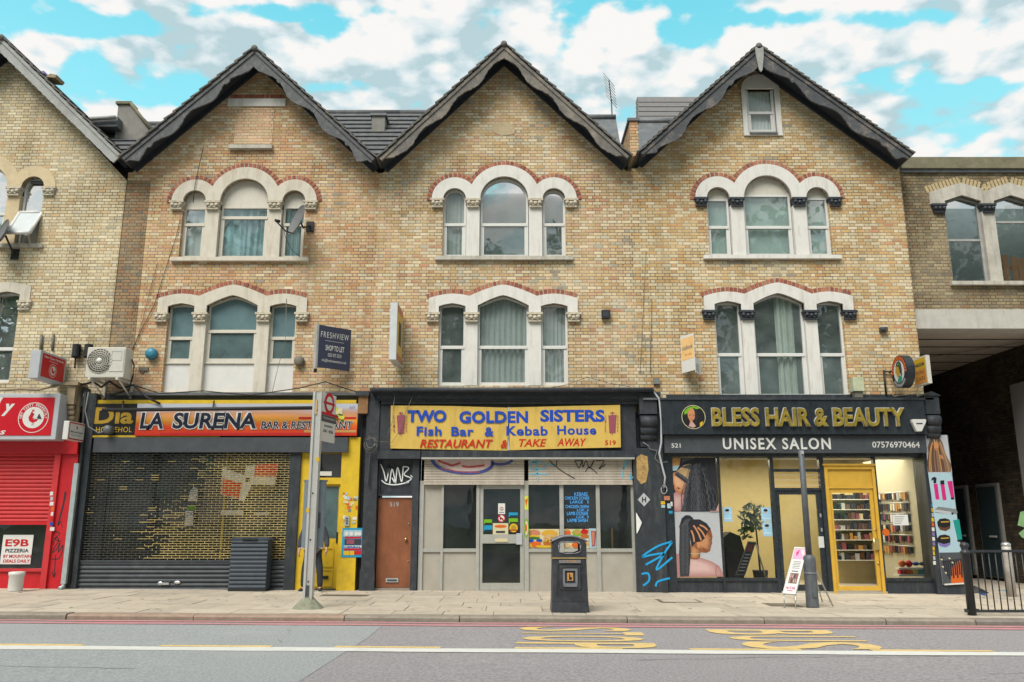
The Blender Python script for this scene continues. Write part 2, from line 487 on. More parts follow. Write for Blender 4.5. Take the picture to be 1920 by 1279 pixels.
class MB:
    def __init__(self):
        self.v, self.f, self.m, self.sm = [], [], [], []
        self.x = None

    def _add(self, vs, fs, mt, smooth=False):
        o = len(self.v)
        if self.x is not None:
            vs = [self.x @ Vector(p) for p in vs]
        self.v += [Vector(p) for p in vs]
        for f in fs:
            self.f.append([i+o for i in f])
            self.m.append(mt)
            self.sm.append(smooth)

    def box(self, x0, x1, y0, y1, z0, z1, mt):
        if x0 > x1: x0, x1 = x1, x0
        if y0 > y1: y0, y1 = y1, y0
        if z0 > z1: z0, z1 = z1, z0
        vs = [(x, y, z) for x in (x0, x1) for y in (y0, y1) for z in (z0, z1)]
        self._add(vs, [(0, 1, 3, 2), (4, 6, 7, 5), (0, 4, 5, 1), (2, 3, 7, 6), (0, 2, 6, 4), (1, 5, 7, 3)], mt)

    def prism(self, poly, y0, y1, mt, holes=(), back=True):
        """polygon in (x,z) with holes, extruded from y0 (front) to y1"""
        loops = [list(poly)] + [list(h) for h in holes]
        tris = tessellate_polygon([[Vector((p[0], p[1], 0)) for p in l] for l in loops])
        flat = [p for l in loops for p in l]
        n = len(flat)
        vs = [(p[0], y0, p[1]) for p in flat] + [(p[0], y1, p[1]) for p in flat]
        fs = [tuple(t) for t in tris]
        if back:
            fs += [tuple(i+n for i in reversed(t)) for t in tris]
        k = 0
        for l in loops:
            c = len(l)
            for i in range(c):
                a, b = k+i, k+(i+1) % c
                fs.append((a, b, b+n, a+n))
            k += c
        self._add(vs, fs, mt)

    def flat(self, poly, y, mt):
        """flat facing the street"""
        tris = tessellate_polygon([[Vector((p[0], p[1], 0)) for p in poly]])
        self._add([(p[0], y, p[1]) for p in poly], [tuple(t) for t in tris], mt)

    def quad(self, a, b, c, d, mt):
        self._add([a, b, c, d], [(0, 1, 2, 3)], mt)

    def rect(self, x0, x1, z0, z1, y, mt):
        self.quad((x0, y, z0), (x1, y, z0), (x1, y, z1), (x0, y, z1), mt)

    def frame(self, x0, x1, z0, z1, y0, y1, w, mt, wb=None):
        wb = w if wb is None else wb
        self.prism([(x0, z0), (x1, z0), (x1, z1), (x0, z1)], y0, y1, mt,
                   [[(x0+w, z0+wb), (x1-w, z0+wb), (x1-w, z1-w), (x0+w, z1-w)]])

    def tube(self, pts, r, mt, n=6, cap=True, r1=None):
        pts = [Vector(p) for p in pts]
        vs, fs = [], []
        k = len(pts)
        for i, p in enumerate(pts):
            d = (pts[min(i+1, k-1)] - pts[max(i-1, 0)])
            if d.length < 1e-9:
                d = Vector((0, 0, 1))
            d.normalize()
            a = d.orthogonal() if abs(d.z) > 0.9 else d.cross(Vector((0, 0, 1)))
            a.normalize()
            b = d.cross(a)
            rr = r if r1 is None else r + (r1-r)*i/(k-1)
            for j in range(n):
                t = 2*PI*j/n
                vs.append(p + (a*math.cos(t)+b*math.sin(t))*rr)
        for i in range(k-1):
            for j in range(n):
                j2 = (j+1) % n
                fs.append((i*n+j, i*n+j2, (i+1)*n+j2, (i+1)*n+j))
        if cap:
            fs.append(tuple(reversed(range(n))))
            fs.append(tuple(range((k-1)*n, k*n)))
        self._add(vs, fs, mt, smooth=True)

    def lathe(self, prof, cx, cy, mt, n=20, axis='z', cz=0):
        """prof: list of (r, h)"""
        vs, fs = [], []
        for r, h in prof:
            for j in range(n):
                t = 2*PI*j/n
                if axis == 'z':
                    vs.append((cx+r*math.cos(t), cy+r*math.sin(t), h))
                else:  # along y
                    vs.append((cx+r*math.cos(t), h, cz+r*math.sin(t)))
        k = len(prof)
        for i in range(k-1):
            for j in range(n):
                j2 = (j+1) % n
                fs.append((i*n+j, i*n+j2, (i+1)*n+j2, (i+1)*n+j))
        fs.append(tuple(range(n)))
        fs.append(tuple(range((k-1)*n, k*n)))
        self._add(vs, fs, mt, smooth=n > 8)

    def ball(self, c, r, mt, n=8):
        rx, ry, rz = r if isinstance(r, tuple) else (r, r, r)
        vs, fs = [], []
        k = n//2+1
        for i in range(k):
            ph = PI*i/(k-1)
            for j in range(n):
                t = 2*PI*j/n
                vs.append((c[0]+rx*math.sin(ph)*math.cos(t), c[1]+ry*math.sin(ph)*math.sin(t), c[2]+rz*math.cos(ph)))
        for i in range(k-1):
            for j in range(n):
                j2 = (j+1) % n
                fs.append((i*n+j, i*n+j2, (i+1)*n+j2, (i+1)*n+j))
        self._add(vs, fs, mt, smooth=True)

    def text(self, s, O, w, h, mt, U=(1, 0, 0), V=(0, 0, 1), bold=0.0, shear=0.0, depth=0.0, spacing=1.0, keep=False):
        """lettering fitted to w x h from its lower left corner O"""
        vs, fs, a, b, c, d = text_geo(s, bold, shear, spacing, depth)
        if not vs:
            return
        U, V, O = Vector(U), Vector(V), Vector(O)
        N = U.cross(V)
        sx, sy = w/(b-a), h/(d-c)
        self._add([O + U*((p[0]-a)*sx) + V*((p[1]-c)*sy) + N*(p[2]+depth) for p in vs], fs, mt)

    def stroke(self, pts, w, y, mt, steps=6, taper=False):
        """hand-drawn line in the plane of a wall, pts (x,z)"""
        P = [Vector((p[0], p[1])) for p in pts]
        if len(P) > 2:
            Q = []
            for i in range(len(P)-1):
                p0, p1, p2, p3 = P[max(i-1, 0)], P[i], P[i+1], P[min(i+2, len(P)-1)]
                for k in range(steps):
                    t = k/steps
                    Q.append(0.5*((2*p1)+(p2-p0)*t+(2*p0-5*p1+4*p2-p3)*t*t+(3*p1-p0-3*p2+p3)*t**3))
            Q.append(P[-1])
            P = Q
        L_, R_ = [], []
        for i, p in enumerate(P):
            d = P[min(i+1, len(P)-1)]-P[max(i-1, 0)]
            if d.length < 1e-9:
                d = Vector((1, 0))
            d.normalize()
            nn = Vector((-d.y, d.x))*w*0.5*((1-0.75*i/len(P)) if taper else 1)
            L_.append(p+nn); R_.append(p-nn)
        vs = [(p.x, y, p.y) for p in L_]+[(p.x, y, p.y) for p in R_]
        n = len(P)
        self._add(vs, [(i, i+1, n+i+1, n+i) for i in range(n-1)], mt)

    def build(self, name, parent=None, label=None, cat=None, group=None, kind=None, origin=None, extra=None):
        if parent is not None:
            root = parent
            while root.parent is not None:
                root = root.parent
            o = ORIG[root.name]
        else:
            if origin is None:
                xs = [p.x for p in self.v]; ys = [p.y for p in self.v]; zs = [p.z for p in self.v]
                origin = Vector(((min(xs)+max(xs))/2, (min(ys)+max(ys))/2, min(zs)))
            o = Vector(origin)
        me = bpy.data.meshes.new(name)
        me.from_pydata([p-o for p in self.v], [], self.f)
        names = []
        for k in self.m:
            if k not in names:
                names.append(k)
        for k in names:
            me.materials.append(M[k])
        me.polygons.foreach_set('material_index', [names.index(k) for k in self.m])
        me.polygons.foreach_set('use_smooth', self.sm)
        bm = bmesh.new(); bm.from_mesh(me)
        bmesh.ops.recalc_face_normals(bm, faces=bm.faces)
        bm.to_mesh(me); bm.free()
        ob = bpy.data.objects.new(name, me)
        COL.objects.link(ob)
        if parent is not None:
            ob.parent = parent
        else:
            ob.location = o
            ORIG[ob.name] = o
        if label: ob['label'] = label
        if cat: ob['category'] = cat
        if group: ob['group'] = group
        if kind: ob['kind'] = kind
        return ob


def thing(name, label, cat, loc, group=None):
    o = bpy.data.objects.new(name, None)
    COL.objects.link(o)
    o.location = loc
    o.empty_display_size = 0.3
    ORIG[o.name] = Vector(loc)
    o['label'] = label
    o['category'] = cat
    if group:
        o['group'] = group
    return o


def bevel(ob, w=0.01, seg=2):
    b = ob.modifiers.new('bevel', 'BEVEL')
    b.width = w; b.segments = seg; b.limit_method = 'ANGLE'; b.angle_limit = R(40)
    return ob


def one(fn, name, parent=None, **k):
    mb = MB(); fn(mb)
    return mb.build(name, parent, **k)


def pxpoly(pts, Y):
    return [W(a, b, Y) for a, b in pts]


def zoomer(ox, oy, s):
    return lambda pts: [(ox+a/s, oy+b/s) for a, b in pts]

# ------------------------------------------------------------------ ground
mat('asphalt', (0.29, 0.272, 0.282), 0.92, var=0.55, scale=30, bump=0.5, bscale=90, dirt=0.35, dcol=(0.36, 0.35, 0.35), dscale=0.7)
mat('asphalt_patch', (0.31, 0.325, 0.33), 0.92, var=0.45, scale=32, bump=0.4, bscale=90, dirt=0.35, dcol=(0.4, 0.41, 0.41), dscale=0.8)
mat('paving', (0.47, 0.405, 0.325), 0.9, var=0.12, scale=4, bump=0.15, dirt=0.6, dcol=(0.25, 0.225, 0.185), dscale=0.9)
mat('paving_b', (0.425, 0.37, 0.3), 0.9, var=0.14, scale=4, bump=0.15, dirt=0.5, dcol=(0.22, 0.2, 0.17), dscale=1.2)
mat('paving_c', (0.505, 0.44, 0.355), 0.9, var=0.12, scale=4, bump=0.15, dirt=0.5, dcol=(0.28, 0.25, 0.2), dscale=1.2)
mat('paving_gap', (0.15, 0.13, 0.105), 0.95, var=0.3)
mat('kerb_stone', (0.28, 0.24, 0.195), 0.85, var=0.25, scale=9, bump=0.4, dirt=0.6, dcol=(0.14, 0.12, 0.1), dscale=2)
mat('kerb_pink', (0.33, 0.235, 0.18), 0.85, var=0.25, scale=9, bump=0.4, dirt=0.5, dcol=(0.15, 0.12, 0.1), dscale=2)
mat('kerb_dark', (0.22, 0.19, 0.165), 0.85, var=0.25, scale=9, bump=0.4, dirt=0.5, dcol=(0.12, 0.1, 0.09), dscale=2)
mat('paint_white', (0.66, 0.655, 0.62), 0.7, var=0.1, scale=12, dirt=0.5, dcol=(0.4, 0.39, 0.37), dscale=6)
mat('paint_yellow', (0.68, 0.49, 0.20), 0.7, var=0.15, scale=12, dirt=0.6, dcol=(0.36, 0.29, 0.18), dscale=7)
mat('paint_red', (0.5, 0.23, 0.24), 0.8, var=0.2, scale=12, dirt=0.8, dcol=(0.4, 0.3, 0.3), dscale=3)
mat('iron_cover', (0.16, 0.13, 0.1), 0.7, var=0.3, scale=20, bump=0.4)
mat('grass', (0.06, 0.1, 0.03), 0.95, var=0.3)
mat('gum_dark', (0.2, 0.18, 0.15), .9); mat('gum_pale', (0.6, 0.56, 0.5), .9)
mat('tar', (0.12, 0.115, 0.115), .8, var=.3)
KY = -5.45      # kerb line
RD = -0.085     # road below pavement


def sheet(name, x0, x1, y0, y1, dz, mt, kind='structure', nx=1):
    mb = MB()
    for i in range(nx):
        a, b = x0+(x1-x0)*i/nx, x0+(x1-x0)*(i+1)/nx
        mb.quad((a, y0, g(a)+dz), (b, y0, g(b)+dz), (b, y1, g(b)+dz), (a, y1, g(a)+dz), mt)
    return mb.build(name, kind=kind, origin=(0, (y0+y1)/2, 0))


sheet('ground', -260, 260, -320, 320, -0.30, 'grass')
sheet('road', -80, 80, -24, KY-0.1, RD, 'asphalt')
# the greyer resurfaced half of the road
mb = MB()
pp = [G(0, 1172, RD), G(716, 1174, RD), G(690, 1196, RD), G(655, 1218, RD), G(560, 1279, RD), G(500, 1330, RD), G(0, 1330, RD)]
pp[0] = (-40, pp[0][1]); pp[-1] = (-40, pp[-1][1])
tris = tessellate_polygon([[Vector((a, b, 0)) for a, b in pp]])
mb._add([(a, b, g(a)+RD+0.004) for a, b in pp], tris, 'asphalt_patch')
mb.build('road_patch', kind='structure', origin=(-8, -9, 0))

# cracks and a repaired trench edge in the tarmac
mb = MB()
random.seed(23)
def crack(x, y, dx, dy, n, w):
    px, py = x, y
    for i in range(n):
        nx_, ny_ = px+dx+random.uniform(-.05, .05), py+dy+random.uniform(-.035, .035)
        ww = w*random.uniform(.4, 1.2)
        z = RD+.0062
        mb._add([(px, py-ww, g(px)+z), (nx_, ny_-ww, g(nx_)+z), (nx_, ny_+ww, g(nx_)+z), (px, py+ww, g(px)+z)], [(0, 1, 2, 3)], 'tar')
        px, py = nx_, ny_
crack(-3.6, -6.0, .02, -.09, 22, .012); crack(1.5, -9.4, .14, .01, 40, .009); crack(-9, -9.9, .15, -.012, 30, .009); crack(5.5, -10.2, .12, .02, 24, .009)
mb.build('road_crack', kind='structure', origin=(0, -9, 0))

# pavement: slabs of several sizes with dark joints
mb = MB()
random.seed(5)
mb.quad((-60, KY+0.29, g(-60)-0.014), (60, KY+0.29, g(60)-0.014), (60, 12, g(60)-0.014), (-60, 12, g(-60)-0.014), 'paving_gap')
y = KY+0.30
rows = [0.62, 0.9, 0.75, 0.9, 0.62, 0.9, 0.55, 0.9, 1.2, 1.5, 2]
for ri, dy in enumerate(rows):
    if y > 4: break
    x = -26 + random.random()
    while x < 26:
        w = random.choice([0.6, 0.75, 0.9, 0.9, 1.05])
        mtl = random.choices(['paving', 'paving_b', 'paving_c'], [6, 1.4, 1.6])[0]
        dz = random.uniform(-0.004, 0.003)
        a, b, c, d = x+0.006, x+w-0.006, y+0.006, y+dy-0.006
        t1, t2 = random.uniform(-.003, .003), random.uniform(-.003, .003)
        mb._add([(a, c, g(a)+dz+t1), (b, c, g(b)+dz+t2), (b, d, g(b)+dz-t1), (a, d, g(a)+dz-t2),
                 (a, c, g(a)-0.05), (b, c, g(b)-0.05), (b, d, g(b)-0.05), (a, d, g(a)-0.05)],
                [(0, 1, 2, 3), (0, 1, 5, 4), (1, 2, 6, 5), (2, 3, 7, 6), (3, 0, 4, 7)], mtl)
        x += w
    y += dy
random.seed(61)
for k_ in range(260):   # trodden-in chewing gum and stains
    x_, y_ = random.uniform(-13, 13), random.uniform(KY+.35, -.2)
    r_ = random.choice([.018, .025, .03, .04]); n_ = 7
    mb._add([(x_+r_*random.uniform(.7, 1.2)*math.cos(2*PI*i/n_), y_+r_*random.uniform(.7, 1.2)*math.sin(2*PI*i/n_), g(x_)+.0055) for i in range(n_)], [tuple(range(n_))], random.choice(['gum_dark', 'gum_dark', 'gum_pale']))
mb.build('pavement', kind='structure', origin=(0, -2, 0))
# kerb stones
mb = MB()
x = -24.3
k = 0
while x < 24:
    w = random.uniform(1.5, 2.9)
    m_ = 'kerb_pink' if -9.3 < x < -4.5 else random.choice(['kerb_stone', 'kerb_stone', 'kerb_dark'])
    h = random.uniform(-0.008, 0.006)
    y0 = KY + random.uniform(-0.012, 0.012)
    a, b = x+0.008, x+w-0.008
    pr = [(y0, -0.14), (y0+0.005, -0.03+h), (y0+0.03, -0.006+h), (y0+0.07, h), (KY+0.29, h), (KY+0.29, -0.14)]
    n = len(pr)
    vs = [(a, p[0], g(a)+p[1]) for p in pr]+[(b, p[0], g(b)+p[1]) for p in pr]
    mb._add(vs, [(i, (i+1) % n, (i+1) % n+n, i+n) for i in range(n)]+[tuple(range(n)), tuple(range(n, 2*n))], m_)
    x += w
mb.build('kerb', kind='structure', origin=(0, KY, 0))


# road markings
def mark(mb, x0, x1, y0, y1, dz, mt, seg=40, jit=0.012):
    for i in range(seg):
        a, b = x0+(x1-x0)*i/seg, x0+(x1-x0)*(i+1)/seg
        mb.quad((a, y0+math.sin(a*2.1)*jit, g(a)+dz), (b, y0+math.sin(b*2.1)*jit, g(b)+dz), (b, y1+math.sin(b*1.7)*jit, g(b)+dz), (a, y1+math.sin(a*1.7)*jit, g(a)+dz), mt)


mb = MB()
yw0, yw1 = G(960, 1224.5, RD)[1], G(960, 1217.5, RD)[1]
mark(mb, -40, 40, yw0, yw1, RD+0.008, 'paint_white', 160)
mb.build('lane_line', kind='structure', origin=(0, yw0, 0))
mb = MB()
for a, b in ((1168.5, 1170.7), (1172.5, 1175.3)):
    mark(mb, -40, 40, G(960, b, RD)[1], G(960, a, RD)[1], RD+0.008, 'paint_red', 160, 0.02)
mb.build('red_line', kind='structure', origin=(0, -6, 0))
mb = MB()
for a, b in ((-60, 142), (292, 506), (626, 826), (965, 1165), (1288, 1492), (1618, 1836)):
    x0, x1 = G(a, 1214.5, RD)[0], G(b, 1214.5, RD)[0]
    mark(mb, x0, x1, yw1+0.012, yw1+0.15, RD+0.008, 'paint_yellow', 6, 0.008)
mb.build('bus_cage_line', kind='structure', origin=(0, yw1, 0))


def road_word(mb, s, xa, xb, ys, yend):
    """letters stretched along the road, upright for a driver heading +X; each one between its measured ends"""
    for ch, (y0, y1), x0, x1 in zip(s, ys, xa, xb):
        vs, fs, a, b, c, d = text_geo(ch, 0.012)
        out = []
        for p in vs:
            u, v = (p[0]-a)/(b-a), (p[1]-c)/(d-c)
            xx = x0+(x1-x0)*v
            out.append((xx, y0+(y1-y0)*u, g(xx)+RD+0.008))
        mb._add(out, fs, 'paint_yellow')


def rows_of(px0, px1, rows):
    xa, xb, ys = [], [], []
    for (py0, py1, a, b) in rows:
        xa.append(G(a, (py0+py1)/2, RD)[0]); xb.append(G(b, (py0+py1)/2, RD)[0])
        ys.append((G(960, py0, RD)[1], G(960, py1, RD)[1]))
    return xa, xb, ys


mb = MB()
road_word(mb, 'STOP', *rows_of(0, 0, [(1176, 1183.5, 974, 1181), (1185, 1191, 978, 1204), (1192.5, 1203, 977, 1208), (1205, 1215.5, 968, 1230)]), 0)
road_word(mb, 'BUS', *rows_of(0, 0, [(1178.5, 1188, 1326, 1553), (1190, 1199.5, 1362, 1602), (1201, 1215, 1388, 1636)]), 0)
mb.build('bus_stop_lettering', kind='structure', origin=(3, -7, 0))
# covers in the pavement
for (a, b, c, d) in ((1418, 1475, 1128, 1134), (1225, 1300, 1122, 1128), (600, 690, 1117, 1120)):
    x0, x1 = G(a, c)[0], G(b, c)[0]
    y0, y1 = G(960, d)[1], G(960, c)[1]
    mb = MB()
    mb._add([(x0, y0, g(x0)+.004), (x1, y0, g(x1)+.004), (x1, y1, g(x1)+.004), (x0, y1, g(x0)+.004)], [(0, 1, 2, 3)], 'iron_cover')
    mb._add([(x0+.07, y0+.07, g(x0)+.008), (x1-.07, y0+.07, g(x1)+.008), (x1-.07, y1-.07, g(x1)+.008), (x0+.07, y1-.07, g(x0)+.008)], [(0, 1, 2, 3)], 'paving' if a == 1225 else 'iron_cover')
    mb.build('access_cover', label={1418: 'rusty brown access cover in the pavement beside the advertising board', 1225: 'access cover with a paved inset in front of the blue graffiti', 600: 'thin worn access cover in the pavement behind the bus stop foot'}[a], cat='manhole cover', group='access covers in the pavement')


# ------------------------------------------------------------------ houses
def arch_pts(cx, cz, r, n=14, a0=PI, a1=0.0):
    return [(cx+r*math.cos(a0+(a1-a0)*i/n), cz+r*math.sin(a0+(a1-a0)*i/n)) for i in range(n+1)]


OFF = 1.305
MULL_OUT = 1.605


def pointed(x, w, h, p):
    return h*(1-min(1, abs(x)/w)**p)


def profiles(kind):
    """(intrados, extrados) of the three-light head, relative to the spring"""
    if kind == 'round':
        intr = arch_pts(-OFF, 0, 0.30) + arch_pts(0, 0, 0.63, 22) + arch_pts(OFF, 0, 0.30)
        rc, rs = 0.95, 0.60
        xi = (rs*rs-rc*rc-OFF*OFF)/(2*OFF)
        zi = math.sqrt(rc*rc-xi*xi)
        a_s = math.atan2(zi, xi+OFF)
        a_c = math.atan2(zi, xi)
        ex = arch_pts(-OFF, 0, rs, 14, PI, a_s) + arch_pts(0, 0, rc, 22, a_c, PI-a_c)[1:] + arch_pts(OFF, 0, rs, 14, PI-a_s, 0)[1:]
        return intr, ex
    side = lambda c: [(c-0.34, 0), (c-0.34, 0.17), (c-0.2, 0.215), (c, 0.25), (c+0.2, 0.215), (c+0.34, 0.17), (c+0.34, 0)]
    cen = [(-0.65, 0), (-0.65, 0.19)] + [(x, 0.19+pointed(x, 0.65, 0.27, 1.35)) for x in [-0.65+1.3*i/16 for i in range(1, 16)]] + [(0.65, 0.19), (0.65, 0)]
    intr = side(-1.3)+cen+side(1.3)
    L_ = [(-1.9, 0), (-1.9, 0.38)]+[(x, 0.38+pointed(x+1.3, 0.6, 0.12, 1.7)) for x in [-1.9+0.6*i/6 for i in range(1, 7)]]+[(-1.08, 0.485), (-0.86, 0.44)]
    C_ = [(x, 0.44+pointed(x, 0.86, 0.30, 1.4)) for x in [-0.86+1.72*i/22 for i in range(1, 22)]]
    R_ = [(-a, b) for a, b in reversed(L_)]
    return intr, L_+C_+R_


def resample(path, step):
    out = []
    acc = 0
    d = 0.0
    for (x0, z0), (x1, z1) in zip(path[:-1], path[1:]):
        l = math.hypot(x1-x0, z1-z0)
        if l < 1e-9: continue
        while d < l:
            t = d/l
            out.append((x0+(x1-x0)*t, z0+(z1-z0)*t, (x1-x0)/l, (z1-z0)/l))
            d += step
        d -= l
    return out


def voussoirs(mb, path, y, mats, depth=0.125, step=0.104, gap=0.03, yb=0.02):
    P = [(a, b) for a, b in path]
    for (x, z, dx, dz) in resample(P, step):
        nx, nz = -dz, dx
        h = (step-gap)/2
        h2 = h*1.06
        yy = y - random.uniform(0.0, 0.012)
        poly = [(x-dx*h+nx*0.01, z-dz*h+nz*0.01), (x+dx*h+nx*0.01, z+dz*h+nz*0.01), (x+dx*h2+nx*depth, z+dz*h2+nz*depth), (x-dx*h2+nx*depth, z-dz*h2+nz*depth)]
        mb.prism(poly, yy, yb, random.choice(mats), back=False)


def capital(root, cx, zt, w, y, mt, h=0.24):
    mb = MB()
    mb.box(cx-w/2-0.02, cx+w/2+0.02, y-0.06, 0.1, zt-0.055, zt, mt)
    mb.prism([(cx-w/2, zt-0.055), (cx+w/2, zt-0.055), (cx+w*0.40, zt-h+0.03), (cx-w*0.40, zt-h+0.03)], y-0.03, 0.1, mt)
    mb.box(cx-w*0.44, cx+w*0.44, y-0.045, 0.1, zt-h, zt-h+0.032, mt)
    for k in (-1, 0, 1):
        mb.ball((cx+k*w*0.31, y-0.04, zt-0.115-(0.02 if k == 0 else 0)), (0.058, 0.05, 0.058), mt, 8)
    for k in (-0.5, 0.5):
        mb.ball((cx+k*w*0.36, y-0.035, zt-0.185), (0.035, 0.035, 0.03), mt, 6)
    return mb.build('capital', root)


def curtain(win, a, b, z0, z1, y, mt, wave=0.03, n=18, folds=5, name='curtain'):
    mb = MB()
    vs = []
    for i in range(n*3+1):
        t = i/(n*3)
        yy = y + wave*math.sin(t*folds*2*PI+1)+wave*0.4*math.sin(t*folds*4.7*PI)
        vs += [(a+(b-a)*t, yy, z0), (a+(b-a)*t, yy*1.0, z1)]
    mb._add(vs, [(2*i, 2*i+2, 2*i+3, 2*i+1) for i in range(n*3)], mt, smooth=True)
    return mb.build(name, win)


def light(root, a, b, zb, head, ztr, frame_m, glass_m, e=0.055, tymp=None, tymp_m='cream_paint', y=0.12, upper_m=None, lower_m=None, label=None, bottom=None, split=True):
    """one window of the trio: head = points of the arch from left to right, ztr = transom height"""
    mb = MB()
    cx = (a+b)/2
    if tymp is not None:
        top = [(a, tymp), (b, tymp)]
        inner = [(a+e, zb+e), (b-e, zb+e), (b-e, tymp-e), (a+e, tymp-e)]
        outer = [(a, zb), (b, zb), (b, tymp), (a, tymp)]
    else:
        outer = [(a, zb), (b, zb)]+[p for p in reversed(head)]
        top_i = []
        hz = max(p[1] for p in head)
        sx = ((b-a)/2-e)/((b-a)/2)
        zsb = min(p[1] for p in head)
        for p in reversed(head):
            zz = zsb+(p[1]-zsb)*((hz-zsb-e)/(hz-zsb) if hz-zsb > e else 1)
            top_i.append((cx+(p[0]-cx)*sx, zz))
        inner = [(a+e, zb+e), (b-e, zb+e)]+top_i
    if split:
        up = [(a+e, ztr+0.035), (b-e, ztr+0.035)]+inner[2:]
        e2 = e+0.045
        lo = [(a+e2, zb+e2), (b-e2, zb+e2), (b-e2, ztr-0.05), (a+e2, ztr-0.05)]
        mb.prism(outer, y, y+0.07, frame_m, [up, lo])
        mb.box(a+e*0.6, b-e*0.6, y-0.02, y-0.001, ztr-0.05, ztr+0.012, frame_m)
    else:
        up, lo = inner, None
        mb.prism(outer, y, y+0.07, frame_m, [up])
    win = mb.build('window', root, label=label)
    mp = MB()
    mp.flat(up, y+0.035, upper_m or glass_m)
    if lo: mp.flat(lo, y+0.03, lower_m or glass_m)
    mp.build('pane', win)
    if tymp is not None:
        mt_ = MB()
        poly = [(a, tymp), (b, tymp)]+[p for p in reversed(head) if p[1] > tymp+0.001]
        mt_.prism(poly, y+0.01, y+0.06, tymp_m)
        mt_.build('tympanum', win)
    return win


def trio(root, xc, zs, zb, kind, stone, capm, trim, frame_m, ztr, tymp=None, sill=True, glass=('window_glass',)*3, curt=(None, None, None), zwin=None, split=(True, True, True), upper=(None,)*3, lower=(None,)*3, room='room_dark', sill_m=None, ztr_c=None, mullw=0.31):
    intr, ex = profiles(kind)
    P = lambda l: [(xc+a, zs+b) for a, b in l]
    I_, E_ = P(intr), P(ex)
    head = MB()
    head.prism(E_+I_[::-1], -0.055, 0.13, stone)
    head.build('window_head', root)
    if trim:
        vb = MB()
        vb_path = [(p[0], p[1]) for p in (E_ if kind == 'round' else E_[1:-1])]
        for (x_, z_, dx_, dz_) in resample(vb_path, 0.05):
            vb.prism([(x_-dx_*.024-dz_*.01, z_-dz_*.024+dx_*.01), (x_+dx_*.024-dz_*.01, z_+dz_*.024+dx_*.01), (x_+dx_*.026-dz_*.12, z_+dz_*.026+dx_*.12), (x_-dx_*.026-dz_*.12, z_-dz_*.026+dx_*.12)], -0.008, 0.02, 'mortar', back=False)
        tp = E_ if kind == 'round' else E_[1:-1]
        voussoirs(vb, tp, -0.02, trim)
        vb.build('brick_arch', root)
    so = 1.605 if kind == 'round' else 1.64
    mi, mo = (0.63, 1.005) if kind == 'round' else (0.65, 0.96)
    for s in (-1, 1):
        mm = MB()
        c = xc+s*(mi+mo)/2
        w = (mo-mi) if kind != 'round' else 0.345
        mm.box(c-w/2, c+w/2, -0.01, 0.2, zb, zs-0.2, stone)
        mm.build('mullion', root)
        capital(root, c, zs, 0.36, -0.04, capm)
        capital(root, xc+s*(so+0.15), zs, 0.33, -0.05, capm)
    if sill:
        sm = MB()
        z1 = zb
        sm.prism([(xc-1.78, z1-0.10), (xc+1.78, z1-0.10), (xc+1.78, z1-0.02), (xc+1.76, z1), (xc-1.76, z1), (xc-1.78, z1-0.02)], -0.11, 0.2, sill_m or stone)
        sm.build('sill', root)
    # lights
    n = len(intr)
    k = 15 if kind == 'round' else 7
    segs = [I_[:k], I_[k:n-k], I_[n-k:]]
    if kind == 'round':
        segs[1] = [(xc-0.64, zs)] + segs[1] + [(xc+0.64, zs)]
    ab = [(xc-so, xc-mo), (xc-mi, xc+mi), (xc+mo, xc+so)]
    zw = zb if zwin is None else zwin
    for i in range(3):
        a, b = ab[i]
        hd = segs[i] if kind == 'round' else segs[i][1:-1]
        if kind == 'round':
            hd = [(min(max(p[0], a), b), p[1]) for p in hd]
        zt = ztr_c if (i == 1 and ztr_c is not None) else ztr
        w = light(root, a, b, zw, hd, zt, frame_m, glass[i], tymp=None if tymp is None else tymp[i], upper_m=upper[i], lower_m=lower[i], split=split[i])
        if curt[i]:
            for (t0, t1, m_, wv, fo) in curt[i]:
                curtain(w, a+0.02+(b-a-0.04)*t0, a+0.02+(b-a-0.04)*t1, zw+0.02, max(p[1] for p in hd), 0.26, m_, wv, folds=fo)
        if zwin is not None:
            pm = MB()
            pm.box(a, b, 0.13, 0.17, zb, zw-0.02, 'white_board')
            pm.box(a, b, 0.09, 0.2, zw-0.035, zw, frame_m)
            pm.build('panel', root)
    rm = MB()
    x0, x1, z0, z1 = xc-1.9, xc+1.9, zb-0.3, zs+1.0
    y0, y1 = 0.36, 1.1
    rm.quad((x0, y1, z0), (x1, y1, z0), (x1, y1, z1), (x0, y1, z1), room)
    for xx in (x0, x1):
        rm.quad((xx, y0, z0), (xx, y1, z0), (xx, y1, z1), (xx, y0, z1), room)
    rm.quad((x0, y0, z0), (x1, y0, z0), (x1, y1, z0), (x0, y1, z0), room)
    rm.quad((x0, y0, z1), (x1, y0, z1), (x1, y1, z1), (x0, y1, z1), room)
    rm.build('room', root)
    # the hole in the brickwork
    if kind == 'round':
        return [(xc-so, zb), (xc+so, zb)]+I_[::-1]
    return [(xc-so, zb), (xc+so, zb)]+[(p[0], p[1]) for p in I_[::-1]]


